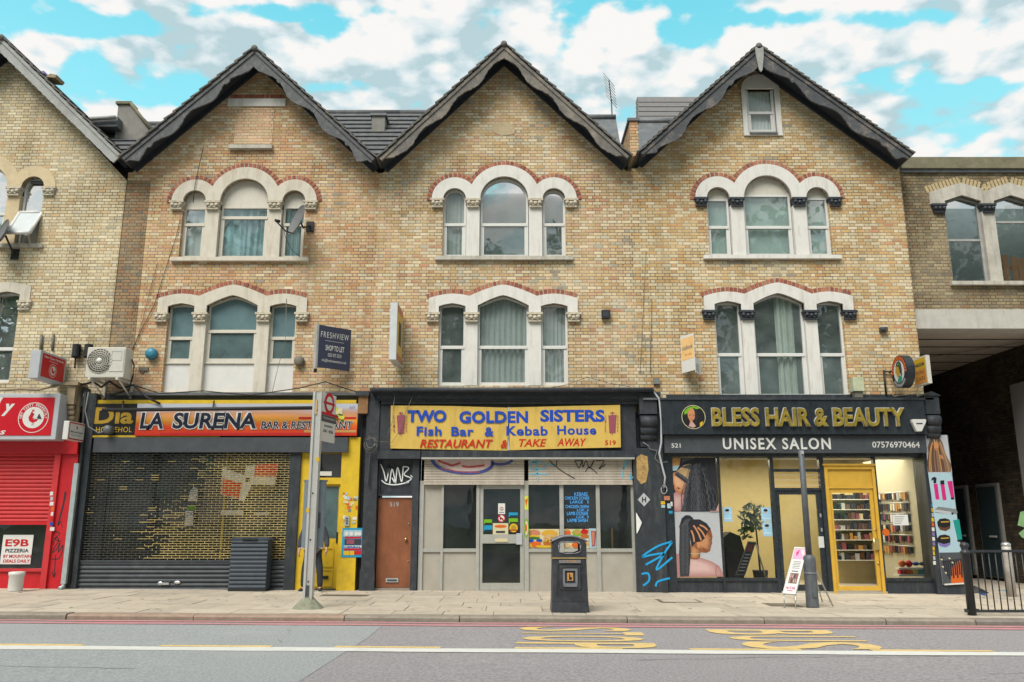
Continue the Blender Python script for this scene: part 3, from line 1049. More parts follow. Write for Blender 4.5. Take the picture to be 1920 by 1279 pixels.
def gable_roof(root, apex, left, right, y0, y1, board_m, roof_m, style, tile=0.31, finial=False, lam=1.3, dep=0.37, amp=0.095, tooth=True, phase=0.0):
    """roof slopes with stepped courses, scalloped bargeboards and dark soffits"""
    ax, az = apex
    roof = MB(); sof = MB()
    for side, (ex, ez) in ((-1, left), (1, right)):
        if ex is None: continue
        d = Vector((ex-ax, ez-az)); Ln = d.length; d.normalize()
        nrm = Vector((-d.y, d.x))
        if nrm.y < 0: nrm = -nrm
        n = int(Ln/tile)+1
        st = Ln/n
        for i in range(n):
            s0, s1 = i*st-0.03, (i+1)*st+0.04
            p = lambda s, h: (ax+d.x*s+nrm.x*h, az+d.y*s+nrm.y*h)
            roof.prism([p(s0, 0.005), p(s1, 0.04), p(s1, 0.085), p(s0, 0.035)], y0-0.06-random.uniform(0, .02), y1, roof_m)
        q = lambda s, h: (ax+d.x*s+nrm.x*h, az+d.y*s+nrm.y*h)
        K_ = 1/max(abs(d.x), .2)
        apx = lambda h: (ax+side*0.001, az+h*K_)
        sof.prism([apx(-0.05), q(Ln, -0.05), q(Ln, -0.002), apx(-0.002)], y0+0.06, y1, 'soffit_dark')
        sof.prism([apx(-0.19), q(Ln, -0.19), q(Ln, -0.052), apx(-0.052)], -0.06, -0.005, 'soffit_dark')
        bb = MB()
        up, lo = [], []
        m = 90
        for i in range(m+1):
            s = Ln*i/m
            up.append(q(s, -0.005) if i else apx(-0.005))
            if style == 'plain':
                dd = 0.3
            else:
                ph = (s/lam+phase) % 1.0
                dd = dep - amp*math.cos(2*PI*s/lam + 2*PI*phase)
                if tooth and int(s/lam+phase+0.02) % 2 == 1 and (ph < 0.07 or ph > 0.97):
                    dd += 0.05
                if s < 0.35: dd = dd*0.75+0.25*(0.3)
                if s > Ln-0.25: dd *= max(0.45, (Ln-s)/0.25)
            pq = q(s, -dd+random.uniform(-.011, .011))
            if (pq[0]-ax)*side > 0.001:
                if not lo: lo.append((ax+side*0.001, pq[1]+0.04))
                lo.append(pq)
        bb.prism(up+lo[::-1], y0, y0+0.05, board_m)
        # raised moulding along the top edge
        bb.prism([apx(-0.09), q(Ln, -0.09), q(Ln, -0.01), apx(-0.01)], y0-0.03, y0-0.001, board_m)
        bb.build('bargeboard', root)
    roof.tube([(ax, y0-0.07, az+0.0), (ax, y1, az+0.0)], 0.085, roof_m, 10)
    r = roof.build('roof', root)
    sof.build('soffit', r)
    if finial:
        fm = MB()
        fm.prism([(ax-0.11, az-0.05), (ax+0.11, az-0.05), (ax+0.10, az-0.3), (ax+0.045, az-0.7), (ax+0.015, az-0.76), (ax-0.015, az-0.76), (ax-0.045, az-0.7), (ax-0.10, az-0.3)], y0-0.07, y0-0.032, 'worn_finial')
        fm.build('finial', root)
    return r


mat('worn_finial', (0.33, 0.34, 0.32), 0.8, var=0.3, scale=14, dirt=0.7, dcol=(0.14, 0.13, 0.12), dscale=7)


def house_wall(root, xl, xr, zl, zr, apex, brick, holes, y=0.0, zbot=4.25, step=0.14, lx=None, rx=None):
    ax, az = apex
    mb = MB()
    mb.prism([(xl, zbot), (xr, zbot), (xr, zr-step)]+([(rx, zr-step)] if rx is not None and rx < xr-.01 else [])+[(ax, az-step*1.35)]+([(lx, zl-step)] if lx is not None and lx > xl+.01 else [])+[(xl, zl-step)], y, y+0.32, brick, holes, back=False)
    return mb.build('wall', root)


def rear_roof(root_roof, x0, x1, ztop, mt, z0=10.35, y0=0.12, slope=50, rough=True):
    mb = MB()
    st = 0.3 if mt != 'lead' else 5.0
    c, s_ = math.cos(R(slope)), math.sin(R(slope))
    n = max(1, int((ztop-z0)/s_/st)+1)
    if mt == 'lead': n, st = 1, (ztop-z0)/s_
    for i in range(n):
        a, b = i*st-0.02, (i+1)*st+0.05
        h0, h1 = 0.075, 0.02
        pt = lambda t, h: (y0+c*t-s_*h, z0+s_*t+c*h)
        q = [pt(a, h0), pt(b, h1), pt(b, h1-0.03), pt(a, h0-0.05)]
        vs = [(x0, *p) for p in q]+[(x1, *p) for p in q]
        mb._add(vs, [(0, 1, 2, 3), (4, 5, 6, 7), (0, 1, 5, 4), (1, 2, 6, 5), (2, 3, 7, 6), (3, 0, 4, 7)], mt)
    mb.tube([(x0, y0+c*n*st, z0+s_*n*st+0.03), (x1, y0+c*n*st, z0+s_*n*st+0.03)], 0.1, mt, 8)
    return mb.build('valley_roof', root_roof)


mat('board_black', (0.085, 0.09, 0.098), 0.65, var=0.35, scale=8, bump=0.3, dirt=0.8, dcol=(0.22, 0.215, 0.21), dscale=5.5, dthr=0.5)
YB = -0.6
REDT = ['red_brick_a', 'red_brick_b', 'red_brick_c', 'red_brick_a']
BUFT = ['arch_buff_brick', 'arch_buff_brick', 'red_brick_c', 'arch_buff_brick']


def pier(root, px0, px1, pyt, y0, y1, zbot, mt, cap_m, name='parapet', cap=0.05):
    mb = MB()
    x0, x1, z1 = X(px0, pyt, y0), X(px1, pyt, y0), Z(pyt, y0)
    mb.box(x0, x1, y0, y1, zbot, z1-0.08, mt)
    mb.box(x0-cap, x1+cap, y0-cap, y1+cap, z1-0.079, z1, cap_m)
    return mb.build(name, root)


# ---- house with the blocked gable window
B1, B2, B3, B4 = -10.17, -3.5, 3.15, 10.28
ap1, l1, r1 = W(478, 92, YB), W(229, 296, YB), W(703, 297, YB)
ap2, l2, r2 = W(945, 84, YB), W(711, 297, YB), W(1180, 293, YB)
ap3, l3, r3 = W(1421, 90, YB), W(1200, 288, YB), W(1708, 291, YB)
apA, rA = W(2, 70, YB), W(204, 262, YB)

h1 = thing('terraced_house', 'orange brick gabled house with a bricked-up gable window, over the orange striped banner', 'house', (ap1[0], 0, 0), 'gabled terraced houses')
holes = []
xc1u, xc1l = X(458.5, 380), X(435.5, 590)
T3 = [(0, 1, 'teal_curtain', 0.035, 4)]
holes.append(trio(h1, xc1u, Z(378), Z(484), 'round', 'cream_stone', 'capital_cream', REDT, 'cream_paint', Z(418), tymp=(Z(386), Z(384), Z(384)), curt=([(0, 1, 'white_curtain', 0.02, 2)], [(0, .5, 'teal_curtain', 0.03, 2), (.5, 1, 'teal_curtain', 0.05, 3)], T3), ztr_c=Z(405), room='room_mid'))
holes.append(trio(h1, xc1l, Z(587), Z(737), 'pointed', 'cream_stone', 'capital_cream', REDT, 'cream_paint', Z(632), glass=('frost_panel',)*3, lower=('frost_dark',)*3, zwin=Z(678), sill=False, ztr_c=Z(619)))
house_wall(h1, B1, B2, l1[1]-0.0, r1[1]-0.0, ap1, 'orange_stock_brick', holes, lx=l1[0], rx=r1[0])
rf1 = gable_roof(h1, ap1, l1, r1, YB, 4.4, 'board_black', 'roof_tile', 'wave', lam=1.3, phase=0.15, dep=0.29, amp=0.085)
rear_roof(rf1, B2-2.4, B2, Z(211, 3.1), 'roof_slate')
pier(h1, 698, 722, 213, 2.2, 2.9, 11, 'render_grey', 'lead')
mb = MB()     # blocked window of the gable
xa, xb = X(441, 240), X(512, 240)
mb.box(xa, xb, -0.012, 0.05, Z(270), Z(203), 'patch_brick')
mb.build('blocked_window', h1)
mb = MB()
mb.box(X(428, 192), X(536, 192), -0.04, 0.05, Z(200), Z(186), 'white_stone')
mb.build('lintel', h1)
mb = MB()
for i in range(24):
    x0 = X(433, 182)+(X(533, 182)-X(433, 182))*i/24
    mb.box(x0, x0+0.05, -0.018-random.random()*.006, 0.05, Z(185.5), Z(178), random.choice(REDT))
mb.build('brick_arch', h1)
mb = MB()
mb.box(X(431, 278), X(512, 278), -0.12, 0.05, Z(281), Z(274.5), 'grey_stone')
mb.build('sill', h1)
# dark stained strip of brick along the party wall
mb = MB()
pts = [(-10.17, 4.3), (-9.62, 4.3)]
random.seed(3)
mb.prism([(B1+0.01, 4.3), (B1+0.62, 4.3), (B1+0.62, 10.4), (B1+0.01, 10.4)], -0.012, 0.05, 'stained_brick')
mb.build('party_wall_strip', h1)

h2 = thing('terraced_house', 'buff brick gabled house with white window heads and net curtains, over the golden shop sign', 'house', (ap2[0], 0, 0), 'gabled terraced houses')
holes = []
xc2u, xc2l = X(945.5, 380), X(943.5, 590)
holes.append(trio(h2, xc2u, Z(374), Z(482), 'round', 'white_stone', 'capital_cream', REDT, 'upvc', Z(418), curt=([(0, 1, 'net_curtain', 0.02, 5)], None, None), glass=('window_glass', 'mirror_glass', 'mirror_glass'), sill_m='grey_stone'))
NET = [(0, 1, 'net_curtain', 0.035, 6)]
holes.append(trio(h2, xc2l, Z(587), Z(723), 'pointed', 'white_stone', 'capital_cream', REDT, 'upvc', Z(649), curt=(None, [(0, 1, 'net_curtain', 0.035, 9)], NET), sill=False))
house_wall(h2, B2, B3, l2[1], r2[1], ap2, 'buff_stock_brick', holes, lx=l2[0], rx=r2[0])
rf2 = gable_roof(h2, ap2, l2, r2, YB, 4.4, 'grey_timber', 'roof_tile', 'wave', lam=1.28, tooth=False, dep=0.27, amp=0.065, phase=0.5)
rear_roof(rf2, B2+0.004, B2+2.4, Z(212, 3.1), 'roof_slate')
rear_roof(rf2, B3-1.6, B3-0.1, Z(238, 2.4), 'lead', slope=58)
mb = MB()
mb.prism(pxpoly([(923, 236), (935, 229), (958, 232), (967, 243), (962, 252), (940, 255), (926, 248)], 0), -0.02, 0.05, 'render_patch') if 'render_patch' in M else None
mat('render_patch', (0.5, 0.4, 0.26), 0.95, var=0.25, scale=25, bump=0.5)
mb.prism(pxpoly([(923, 236), (935, 229), (958, 232), (967, 243), (962, 252), (940, 255), (926, 248)], 0), -0.01, 0.05, 'render_patch')
mb.build('render_patch', h2)

h3 = thing('terraced_house', 'yellow brick gabled house with an attic window and black capitals, over the black salon fascia', 'house', (ap3[0], 0, 0), 'gabled terraced houses')
holes = []
xc3u, xc3l = X(1439.5, 380), X(1460.5, 592)
BL = [(0, 1, 'blind', 0.004, 3)]
holes.append(trio(h3, xc3u, Z(372), Z(480), 'round', 'white_stone', 'capital_black', REDT, 'upvc', Z(423), tymp=(Z(370), Z(362), Z(368)), tymp_m='upvc' if False else None or 'cream_paint', curt=(BL, BL, BL)) if False else
             trio(h3, xc3u, Z(372), Z(480), 'round', 'white_stone', 'capital_black', REDT, 'upvc', Z(423), tymp=(Z(370), Z(362), Z(368)), curt=(BL, BL, BL)))
holes.append(trio(h3, xc3l, Z(583), Z(745), 'pointed', 'white_stone', 'capital_black', REDT, 'upvc', Z(663), curt=(None, [(0.48, 0.86, 'pale_curtain', 0.04, 3)], None), sill=False))
# attic window
za0, za1 = Z(252), Z(141)
xA0, xA1 = X(1391, 205), X(1463, 205)
aw0, aw1, awz0, awz1 = X(1399.5, 210), X(1453.5, 210), Z(250), Z(168)
holes.append([(aw0, awz0), (aw1, awz0), (aw1, awz1), (aw0, awz1)])
house_wall(h3, B3, B4, l3[1], r3[1]+0.05, ap3, 'yellow_stock_brick', holes, lx=l3[0], rx=r3[0])
mb = MB()
cxa = (xA0+xA1)/2
hw = (xA1-xA0)/2
outl = [(xA0, za0-0.05), (xA1, za0-0.05), (xA1, za1-0.42)]+[(cxa+hw*math.cos(t), za1-0.42+0.42*math.sin(t)) for t in [PI*i/14 for i in range(1, 14)]]+[(xA0, za1-0.42)]
mb.prism(outl, -0.05, 0.06, 'white_stone', [[(aw0, awz0), (aw1, awz0), (aw1, awz1), (aw0, awz1)]])
mb.build('attic_surround', h3)
wn = light(h3, aw0, aw1, awz0, [(aw0, awz1), (aw1, awz1)], Z(210), 'upvc', 'shop_glass', e=0.08, y=0.04)
curtain(wn, aw0+.05, aw1-.05, awz0, awz1, 0.17, 'white_curtain', 0.015, folds=7)
mb = MB(); mb.box(aw0-0.1, aw1+0.1, 0.34, 0.4, awz0-0.1, awz1+0.1, 'room_mid'); mb.build('room', h3)
mb = MB(); mb.box(aw0+0.03, aw1-0.0, -0.09, 0.05, awz0-0.05, awz0-0.0, 'lead'); mb.build('sill', h3)
rf3 = gable_roof(h3, ap3, l3, r3, YB-0.05, 4.4, 'worn_timber', 'roof_tile', 'wave', tile=0.2, finial=True, lam=1.42, dep=0.31, amp=0.085, phase=0.12)
# tiled loft extension beside the party wall and the brick stub in the valley
mb = MB()
xm0, xm1 = X(1197, 181, 2.6), X(1330, 181, 2.6)
zt, zb_ = Z(181, 2.6), Z(262, 1.4)
n = 9
for i in range(n):
    t0, t1 = i/n, (i+1)/n
    ya, yb = 1.5+1.2*t0, 1.5+1.2*t1
    z0, z1 = zb_+(zt-zb_)*t0, zb_+(zt-zb_)*t1
    xl0 = xm0-0.22*(1-t0)
    mb._add([(xl0, ya-0.05, z0), (xm1, ya-0.05, z0), (xm1, yb, z1+0.04), (xl0, yb, z1+0.04), (xl0, ya+0.3, z0), (xm1, ya+0.3, z0), (xm1, yb+.3, z1), (xl0, yb+.3, z1)],
            [(0, 1, 2, 3), (0, 1, 5, 4), (0, 3, 7, 4), (1, 2, 6, 5), (2, 3, 7, 6)], 'roof_new')
mb.build('loft_roof', h3)
pier(h3, 1180, 1196, 222, -0.3, 1.2, Z(292, -0.3), 'orange_stock_brick', 'lead', cap=0.04)
rear_roof(rf3, B3+0.25, B3+2.2, Z(236, 2.2), 'lead', slope=56)

# ---- house at the left edge
hA = thing('terraced_house', 'pale brick gabled house with an open top window over the red shop', 'house', (-13.8, 0, 0), 'gabled terraced houses')
dA = 0.27
xAc = -13.93
holes = [trio(hA, xAc, Z(352), Z(459), 'round', 'buff_stone', 'capital_cream', BUFT, 'upvc', Z(398), curt=(None, None, None), glass=('mirror_glass',)*3, split=(True, True, False), sill_m='grey_stone', room='room_mid'),
         trio(hA, X(-83, 570), Z(565), Z(718), 'pointed', 'cream_stone', 'capital_cream', BUFT, 'upvc', Z(652), curt=(None, None, None), sill=False)]
house_wall(hA, -17.3, B1-0.006, rA[1]-0.3, 10.55, (apA[0], apA[1]-0.1), 'pale_stock_brick', holes, y=-0.03)
# the wall line follows the roof down past the board end
rfA = gable_roof(hA, apA, (apA[0]-(rA[0]-apA[0]), rA[1]), (rA[0]+0.35, rA[1]-0.4), YB+0.05, 4.4, 'pale_timber', 'roof_tile', 'plain')
rear_roof(rfA, B1-2.6, B1+1.9, Z(238, 2.4), 'roof_slate')
mb = MB()    # rendered party-wall upstand with sloping top
ys = 1.9
p0, p1 = W(222, 196, ys), W(244, 196, ys)
x0, x1 = p0[0], p1[0]
zt = p0[1]
mb._add([(x0, ys, 11), (x1, ys, 11), (x1, ys+1.2, 11), (x0, ys+1.2, 11), (x0, ys, zt), (x1, ys, zt), (x1+0.8, ys+1.0, zt-.7), (x0, ys+1.2, zt)],
        [(0, 1, 5, 4), (1, 2, 6, 5), (2, 3, 7, 6), (3, 0, 4, 7), (4, 5, 6, 7)], 'render_grey')
mb.box(x0-0.06, x1+0.05, ys-0.06, ys+0.4, zt, zt+0.08, 'moss_coping')
mb.tube([(x1+0.02, ys-0.02, zt+0.04), (x1+0.78, ys-0.02, zt-0.92)], 0.05, 'moss_coping', 6)
mb._add([(x1, ys, zt), (x1, ys, zt-1.1), (x1+.78, ys, zt-1.1), (x1+.78, ys, zt-0.95)], [(0, 1, 2, 3)], 'render_grey')
mb.build('parapet', hA)
mb = MB()
mb.box(X(168, 228, 1.6), X(220, 228, 1.6), 1.6, 2.2, Z(237, 1.6), Z(219, 1.6), 'lead')
mb.tube([(X(166, 224, 1.5), 1.5, Z(223, 1.5)), (X(217, 220, 1.5), 1.5, Z(220, 1.5))], 0.06, 'pale_timber')
mb.build('roof_upstand', hA)
mat('frosted_white', (0.56, 0.6, 0.62), .25, var=.03)  # open sash pane: mirrored sky painted in as a pale diffuse colour
# the tilted open sash
mb = MB()
xo0, xo1 = xAc+1.02, xAc+1.6
zt, zb_ = Z(398), Z(452)
ang = R(30)
lg = 0.82
oy, oz = -math.sin(ang)*lg, -math.cos(ang)*lg
fr_ = [(xo0, 0.02, zt), (xo1, 0.02, zt), (xo1, 0.02+oy, zt+oz), (xo0, 0.02+oy, zt+oz)]
def bar(a, b, r=0.045): mb.tube([a, b], r, 'upvc', 6)
for a, b in zip(fr_, fr_[1:]+fr_[:1]): bar(a, b)
sash = mb.build('open_sash', hA)
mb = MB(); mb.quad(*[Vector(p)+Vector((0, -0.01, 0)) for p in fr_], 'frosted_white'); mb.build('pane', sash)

# ---- bridge house over the passage
YR = 0.25
hb = thing('bridge_house', 'brown brick building on a concrete beam bridging the dark passage at the right edge', 'house', (13.5, YR, 0))
XE = 18.5
zc0, zc1 = Z(319, YR), Z(305, YR)
mb = MB()
w1 = pxpoly([(1787, 529), (1856, 529), (1839, 384), (1836, 376), (1806, 367), (1771, 379), (1771, 390)], YR)
x_sh = X(1944, 400, YR)-X(1848, 400, YR)
xw0, xw1 = X(1772, 400, YR), X(1840, 400, YR)
wz0, wz1, wzp = Z(529, YR), Z(378, YR), Z(367, YR)
ops = []
for k in range(3):
    a, b = xw0+k*(xw1-xw0+0.34), xw1+k*(xw1-xw0+0.34)
    ops.append((a, b))
bh_holes = [[(ops[0][0], wz0), (ops[2][1], wz0), (ops[2][1], wz1)] + [p for (a, b) in reversed(ops) for p in ((b, wz1), ((a+b)/2, wzp), (a, wz1))][1:]]
mb.prism([(B4+0.002, Z(582, YR)), (XE, Z(582, YR)), (XE, zc0), (B4+0.002, zc0)], YR, YR+0.35, 'brown_stock_brick', bh_holes, back=False)
mb.build('wall', hb)
mb = MB(); mb.box(B4-0.05, XE, YR-0.14, YR+0.5, zc0, zc1+0.1, 'moss_coping'); mb.box(B4-0.05, XE, YR-0.08, YR+0.5, zc0-0.09, zc0-0.003, 'lead'); mb.build('coping', hb)
zs_ = Z(384, YR)
mb = MB()
capw = 0.34
ext = [(ops[0][0]-0.38, zs_), (ops[0][0]-0.38, Z(362, YR))]
for (a, b) in ops:
    ext += [(a-0.02, Z(354, YR)), ((a+b)/2, Z(344, YR)), (b+0.02, Z(354, YR)), (b+0.17, Z(361, YR))]
ext = ext[:-1]+[(ops[2][1]+0.38, Z(362, YR)), (ops[2][1]+0.38, zs_)]
itr = []
for (a, b) in ops:
    itr += [(a, zs_), (a, wz1), ((a+b)/2, wzp), (b, wz1), (b, zs_)]
mb.prism(ext+itr[::-1], YR-0.055, YR+0.13, 'grey_stone')
mb.build('window_head', hb)
mb = MB(); voussoirs(mb, ext[1:-1], YR-0.01, ['arch_buff_brick'], depth=0.2, step=0.1, yb=YR+.03); mb.x = None; mb.build('brick_arch', hb)
for k, (a, b) in enumerate(ops):
    w_ = None
    mb = MB()
    e = 0.06
    zt_ = Z(448 if k == 0 else 414, YR)
    up = [(a+e, zt_+.03), (b-e, zt_+.03), (b-e, wz1-0.02), ((a+b)/2, wzp-0.06), (a+e, wz1-0.02)]
    lo = [(a+e, wz0+e), (b-e, wz0+e), (b-e, zt_-.03), (a+e, zt_-.03)]
    mb.prism([(a, wz0), (b, wz0), (b, wz1), ((a+b)/2, wzp), (a, wz1)], YR+0.1, YR+0.16, 'pale_timber', [up, lo])
    w_ = mb.build('window', hb)
    mb = MB(); mb.flat(up, YR+0.13, 'dark_shop_glass'); mb.flat(lo, YR+0.125, 'dark_shop_glass'); mb.build('pane', w_)
    mb = MB()
    if k < 2: mb.box(b, b+0.34, YR-0.02, YR+0.2, wz0, zs_-0.2, 'grey_stone'); mb.build('mullion', hb)
for c in [ops[0][0]-0.17]+[b+0.17 for a, b in ops[:2]]:
    mb = MB()
    mb.box(c-0.2, c+0.2, YR-0.11, YR+0.1, zs_-0.06, zs_, 'capital_black')
    mb.prism([(c-0.18, zs_-0.06), (c+0.18, zs_-0.06), (c+0.14, zs_-0.25), (c-0.14, zs_-0.25)], YR-0.08, YR+0.1, 'capital_black')
    for k in (-1, 0, 1): mb.ball((c+k*0.11, YR-0.1, zs_-0.13), 0.055, 'capital_black', 8)
    mb.build('capital', hb)
mb = MB(); mb.box(ops[0][0]-0.1, XE, YR-0.12, YR+0.2, wz0-0.1, wz0, 'grey_stone'); mb.build('sill', hb)
mb = MB()
for xx in (0.0, 0.22, 0.45, 0.62): mb.box(ops[1][0]+0.15+xx, ops[1][0]+0.29+xx, YR+0.5, YR+0.53, wz0, wz0+0.95-xx*0.2, 'wood_orange')
mb.box(ops[1][0]+0.1, ops[1][0]+1.0, YR+0.54, YR+0.57, wz0+0.55, wz0+0.62, 'wood_orange')
mb.build('crate_slats', hb)
mb = MB(); mb.box(ops[0][0]-0.3, XE, YR+1.8, YR+1.9, wz0-0.3, zs_+0.6, 'room_dark'); mb.build('room', hb)
zbm = Z(617, YR)
mb = MB(); mb.box(B4+0.002, XE, YR-0.06, YR+0.5, zbm, Z(581, YR), 'concrete'); mb.build('beam', hb)
# passage: ceiling, far end, right-hand wall with two doors, grey hoarding
mb = MB()
PD = 9.5
mb.quad((B4, YR+0.5, zbm+0.02), (XE, YR+0.5, zbm+0.02), (XE, PD, zbm+0.02), (B4, PD, zbm+0.02), 'ceiling_board')
for yy in (1.5, 2.5, 3.6, 4.8, 6.2, 7.8): mb.box(B4, XE, yy, yy+0.05, zbm+0.002, zbm+0.018, 'ceiling_joint')
_d = (Vector((14.4, 1.1, 0))-Vector((10.6, 6.5, 0))); 
mb._add([(10.6, 6.4, zbm-0.03), (10.6, 6.5, zbm-0.03), (14.4, 1.2, zbm-0.03), (14.4, 1.1, zbm-0.03)], [(0, 1, 2, 3)], 'ceiling_joint')
mb.build('ceiling', hb)
xr_ = 14.35
mb = MB()
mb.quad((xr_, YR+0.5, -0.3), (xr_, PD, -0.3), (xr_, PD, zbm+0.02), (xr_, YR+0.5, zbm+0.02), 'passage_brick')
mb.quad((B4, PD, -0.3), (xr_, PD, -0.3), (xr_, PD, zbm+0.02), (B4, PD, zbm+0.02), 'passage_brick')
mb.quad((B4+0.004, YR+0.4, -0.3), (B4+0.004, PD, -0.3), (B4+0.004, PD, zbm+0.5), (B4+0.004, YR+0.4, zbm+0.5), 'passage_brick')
mb.build('passage_wall', hb)
mat('passage_door', (0.035, 0.06, 0.07), 0.5)
mat('passage_trim', (0.33, 0.32, 0.3), 0.7)
for (px0, px1, pt, pb) in ((1797, 1832, 908, 1072), (1858, 1893, 903, 1086)):
    t0 = xr_*F/(px0-960.0)
    t1 = xr_*F/(px1-960.0)
    # depth along view -> y using eye height rays
    def yy_(t): return (t)/(_c + _s*0.0)*1.0 + CY + 0.35
    ya, yb = yy_(t0), yy_(t1)
    zt_ = 2.62
    mb = MB()
    mb.box(xr_-0.09, xr_-0.01, yb-0.1, ya+0.1, 0, zt_+0.1, 'passage_trim')
    d_ = mb.build('passage_door_case', hb)
    mb = MB(); mb.box(xr_-0.13, xr_-0.091, yb, ya, 0.02, zt_, 'passage_door'); mb.build('door', d_)
    mb = MB(); mb.box(xr_-0.16, xr_-0.131, yb+0.2, yb+0.5, 1.0, 1.06, 'upvc_b') if 'upvc_b' in M else mb.box(xr_-0.16, xr_-0.131, yb+0.15, yb+0.5, 1.15, 1.2, 'upvc'); mb.build('handle', d_)
mat('hoarding_grey', (0.27, 0.255, 0.26), 0.85, var=0.08, dirt=0.2)
mat('graffiti_green', (0.2, 0.36, 0.16), 0.7)
mb = MB(); mb.box(xr_-0.35, XE, YR+0.52, YR+2.3, -0.3, 5.35, 'hoarding_grey'); hd_ = mb.build('pier', hb)
mb = MB()
for q in ([(1908, 985), (1913, 960), (1930, 956), (1935, 975), (1925, 990)], [(1910, 1000), (1920, 992), (1935, 995), (1930, 1012), (1916, 1008)]):
    mb.flat(pxpoly(q, YR+0.515), YR+0.515, 'graffiti_green')
mb.build('graffiti', hd_)

# ------------------------------------------------------------------ shopfronts
mat('red_paint', (0.50, 0.012, 0.02), 0.45, var=0.12, dirt=0.25, dcol=(0.2, 0.02, 0.02), dscale=3)
mat('red_slat', (0.52, 0.03, 0.035), 0.5, var=0.12, dirt=0.35, dcol=(0.3, 0.03, 0.03), dscale=3)
mat('yellow_paint', (0.64, 0.43, 0.02), 0.5, var=0.12, dirt=0.55, dcol=(0.3, 0.2, 0.04), dscale=2.6, dthr=0.52)
mat('black_paint', (0.028, 0.034, 0.042), 0.5, var=0.3, scale=7, bump=0.15, dirt=0.55, dcol=(0.12, 0.125, 0.125), dscale=3, streak=True, dthr=0.5)
mat('black_gloss', (0.022, 0.028, 0.035), 0.28, var=0.25, dirt=0.3, dcol=(0.08, 0.09, 0.095), dscale=4, streak=True)
mat('charcoal', (0.05, 0.058, 0.068), 0.55, var=0.2, dirt=0.3, dcol=(0.13, 0.13, 0.13), dscale=3)
mat('dark_slat', (0.06, 0.07, 0.08), 0.45, metal=0.3, var=0.25, dirt=0.4, dcol=(0.16, 0.15, 0.13), dscale=3)
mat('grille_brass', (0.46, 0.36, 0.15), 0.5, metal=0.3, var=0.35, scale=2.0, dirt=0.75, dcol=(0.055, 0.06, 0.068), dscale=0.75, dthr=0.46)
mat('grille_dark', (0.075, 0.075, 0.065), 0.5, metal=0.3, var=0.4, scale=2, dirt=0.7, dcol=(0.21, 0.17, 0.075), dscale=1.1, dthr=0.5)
mat('alu', (0.42, 0.42, 0.385), 0.5, metal=0.35, var=0.1, dirt=0.35, dcol=(0.28, 0.26, 0.21), dscale=3, streak=True)
mat('alu_panel', (0.40, 0.375, 0.325), 0.6, metal=0.1, var=0.08, scale=3, dirt=0.5, dcol=(0.3, 0.26, 0.2), dscale=1.3, dthr=0.5)
mat('shutter_beige', (0.46, 0.41, 0.345), 0.6, var=0.14, dirt=0.7, dcol=(0.27, 0.23, 0.18), dscale=2, streak=True, dthr=0.46)
mat('brown_door', (0.24, 0.085, 0.038), 0.5, var=0.28, scale=2.2, dirt=0.6, dcol=(0.14, 0.05, 0.03), dscale=3, streak=True)
mat('gold_paint', (0.60, 0.36, 0.045), 0.45, var=0.1, dirt=0.2, dcol=(0.35, 0.22, 0.05), dscale=3)
mat('steel', (0.55, 0.56, 0.56), 0.35, metal=0.8, var=0.1)
mat('brass', (0.7, 0.5, 0.2), 0.3, metal=0.9)
mat('zinc', (0.38, 0.44, 0.45), 0.5, metal=0.4, var=0.15, dirt=0.3, dcol=(0.25, 0.25, 0.24), dscale=4)
mat('white_plastic', (0.6, 0.6, 0.575), 0.45, var=0.05, dirt=0.2, dcol=(0.45, 0.42, 0.36), dscale=5)
mat('cream_plastic', (0.56, 0.545, 0.49), 0.5, var=0.06, dirt=0.3, dcol=(0.42, 0.38, 0.3), dscale=5)
mat('rubber_black', (0.018, 0.02, 0.022), 0.6, var=0.3)
mat('paper', (0.66, 0.66, 0.645), 0.8, var=0.03)
mat('paper_blue', (0.30, 0.55, 0.74), 0.7, var=0.2, scale=14)
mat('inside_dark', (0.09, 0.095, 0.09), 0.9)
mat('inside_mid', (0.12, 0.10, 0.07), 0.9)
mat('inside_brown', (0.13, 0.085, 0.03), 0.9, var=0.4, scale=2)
mat('inside_beige', (0.60, 0.52, 0.32), 0.9, var=0.06)
mat('inside_white', (0.75, 0.74, 0.68), 0.9, var=0.04)
mat('inside_floor', (0.3, 0.28, 0.25), 0.5)
mat('spray_white', (0.75, 0.77, 0.78), 0.7)
mat('spray_blue', (0.01, 0.32, 0.66), 0.6)
mat('spray_navy', (0.06, 0.08, 0.27), 0.7, var=0.3)
mat('spray_cyan', (0.14, 0.45, 0.6), 0.7, var=0.3)
mat('spray_red', (0.45, 0.09, 0.085), 0.8, var=0.4, scale=10)
mat('spray_pink', (0.62, 0.48, 0.45), 0.8)
mat('spray_black', (0.02, 0.02, 0.025), 0.6)
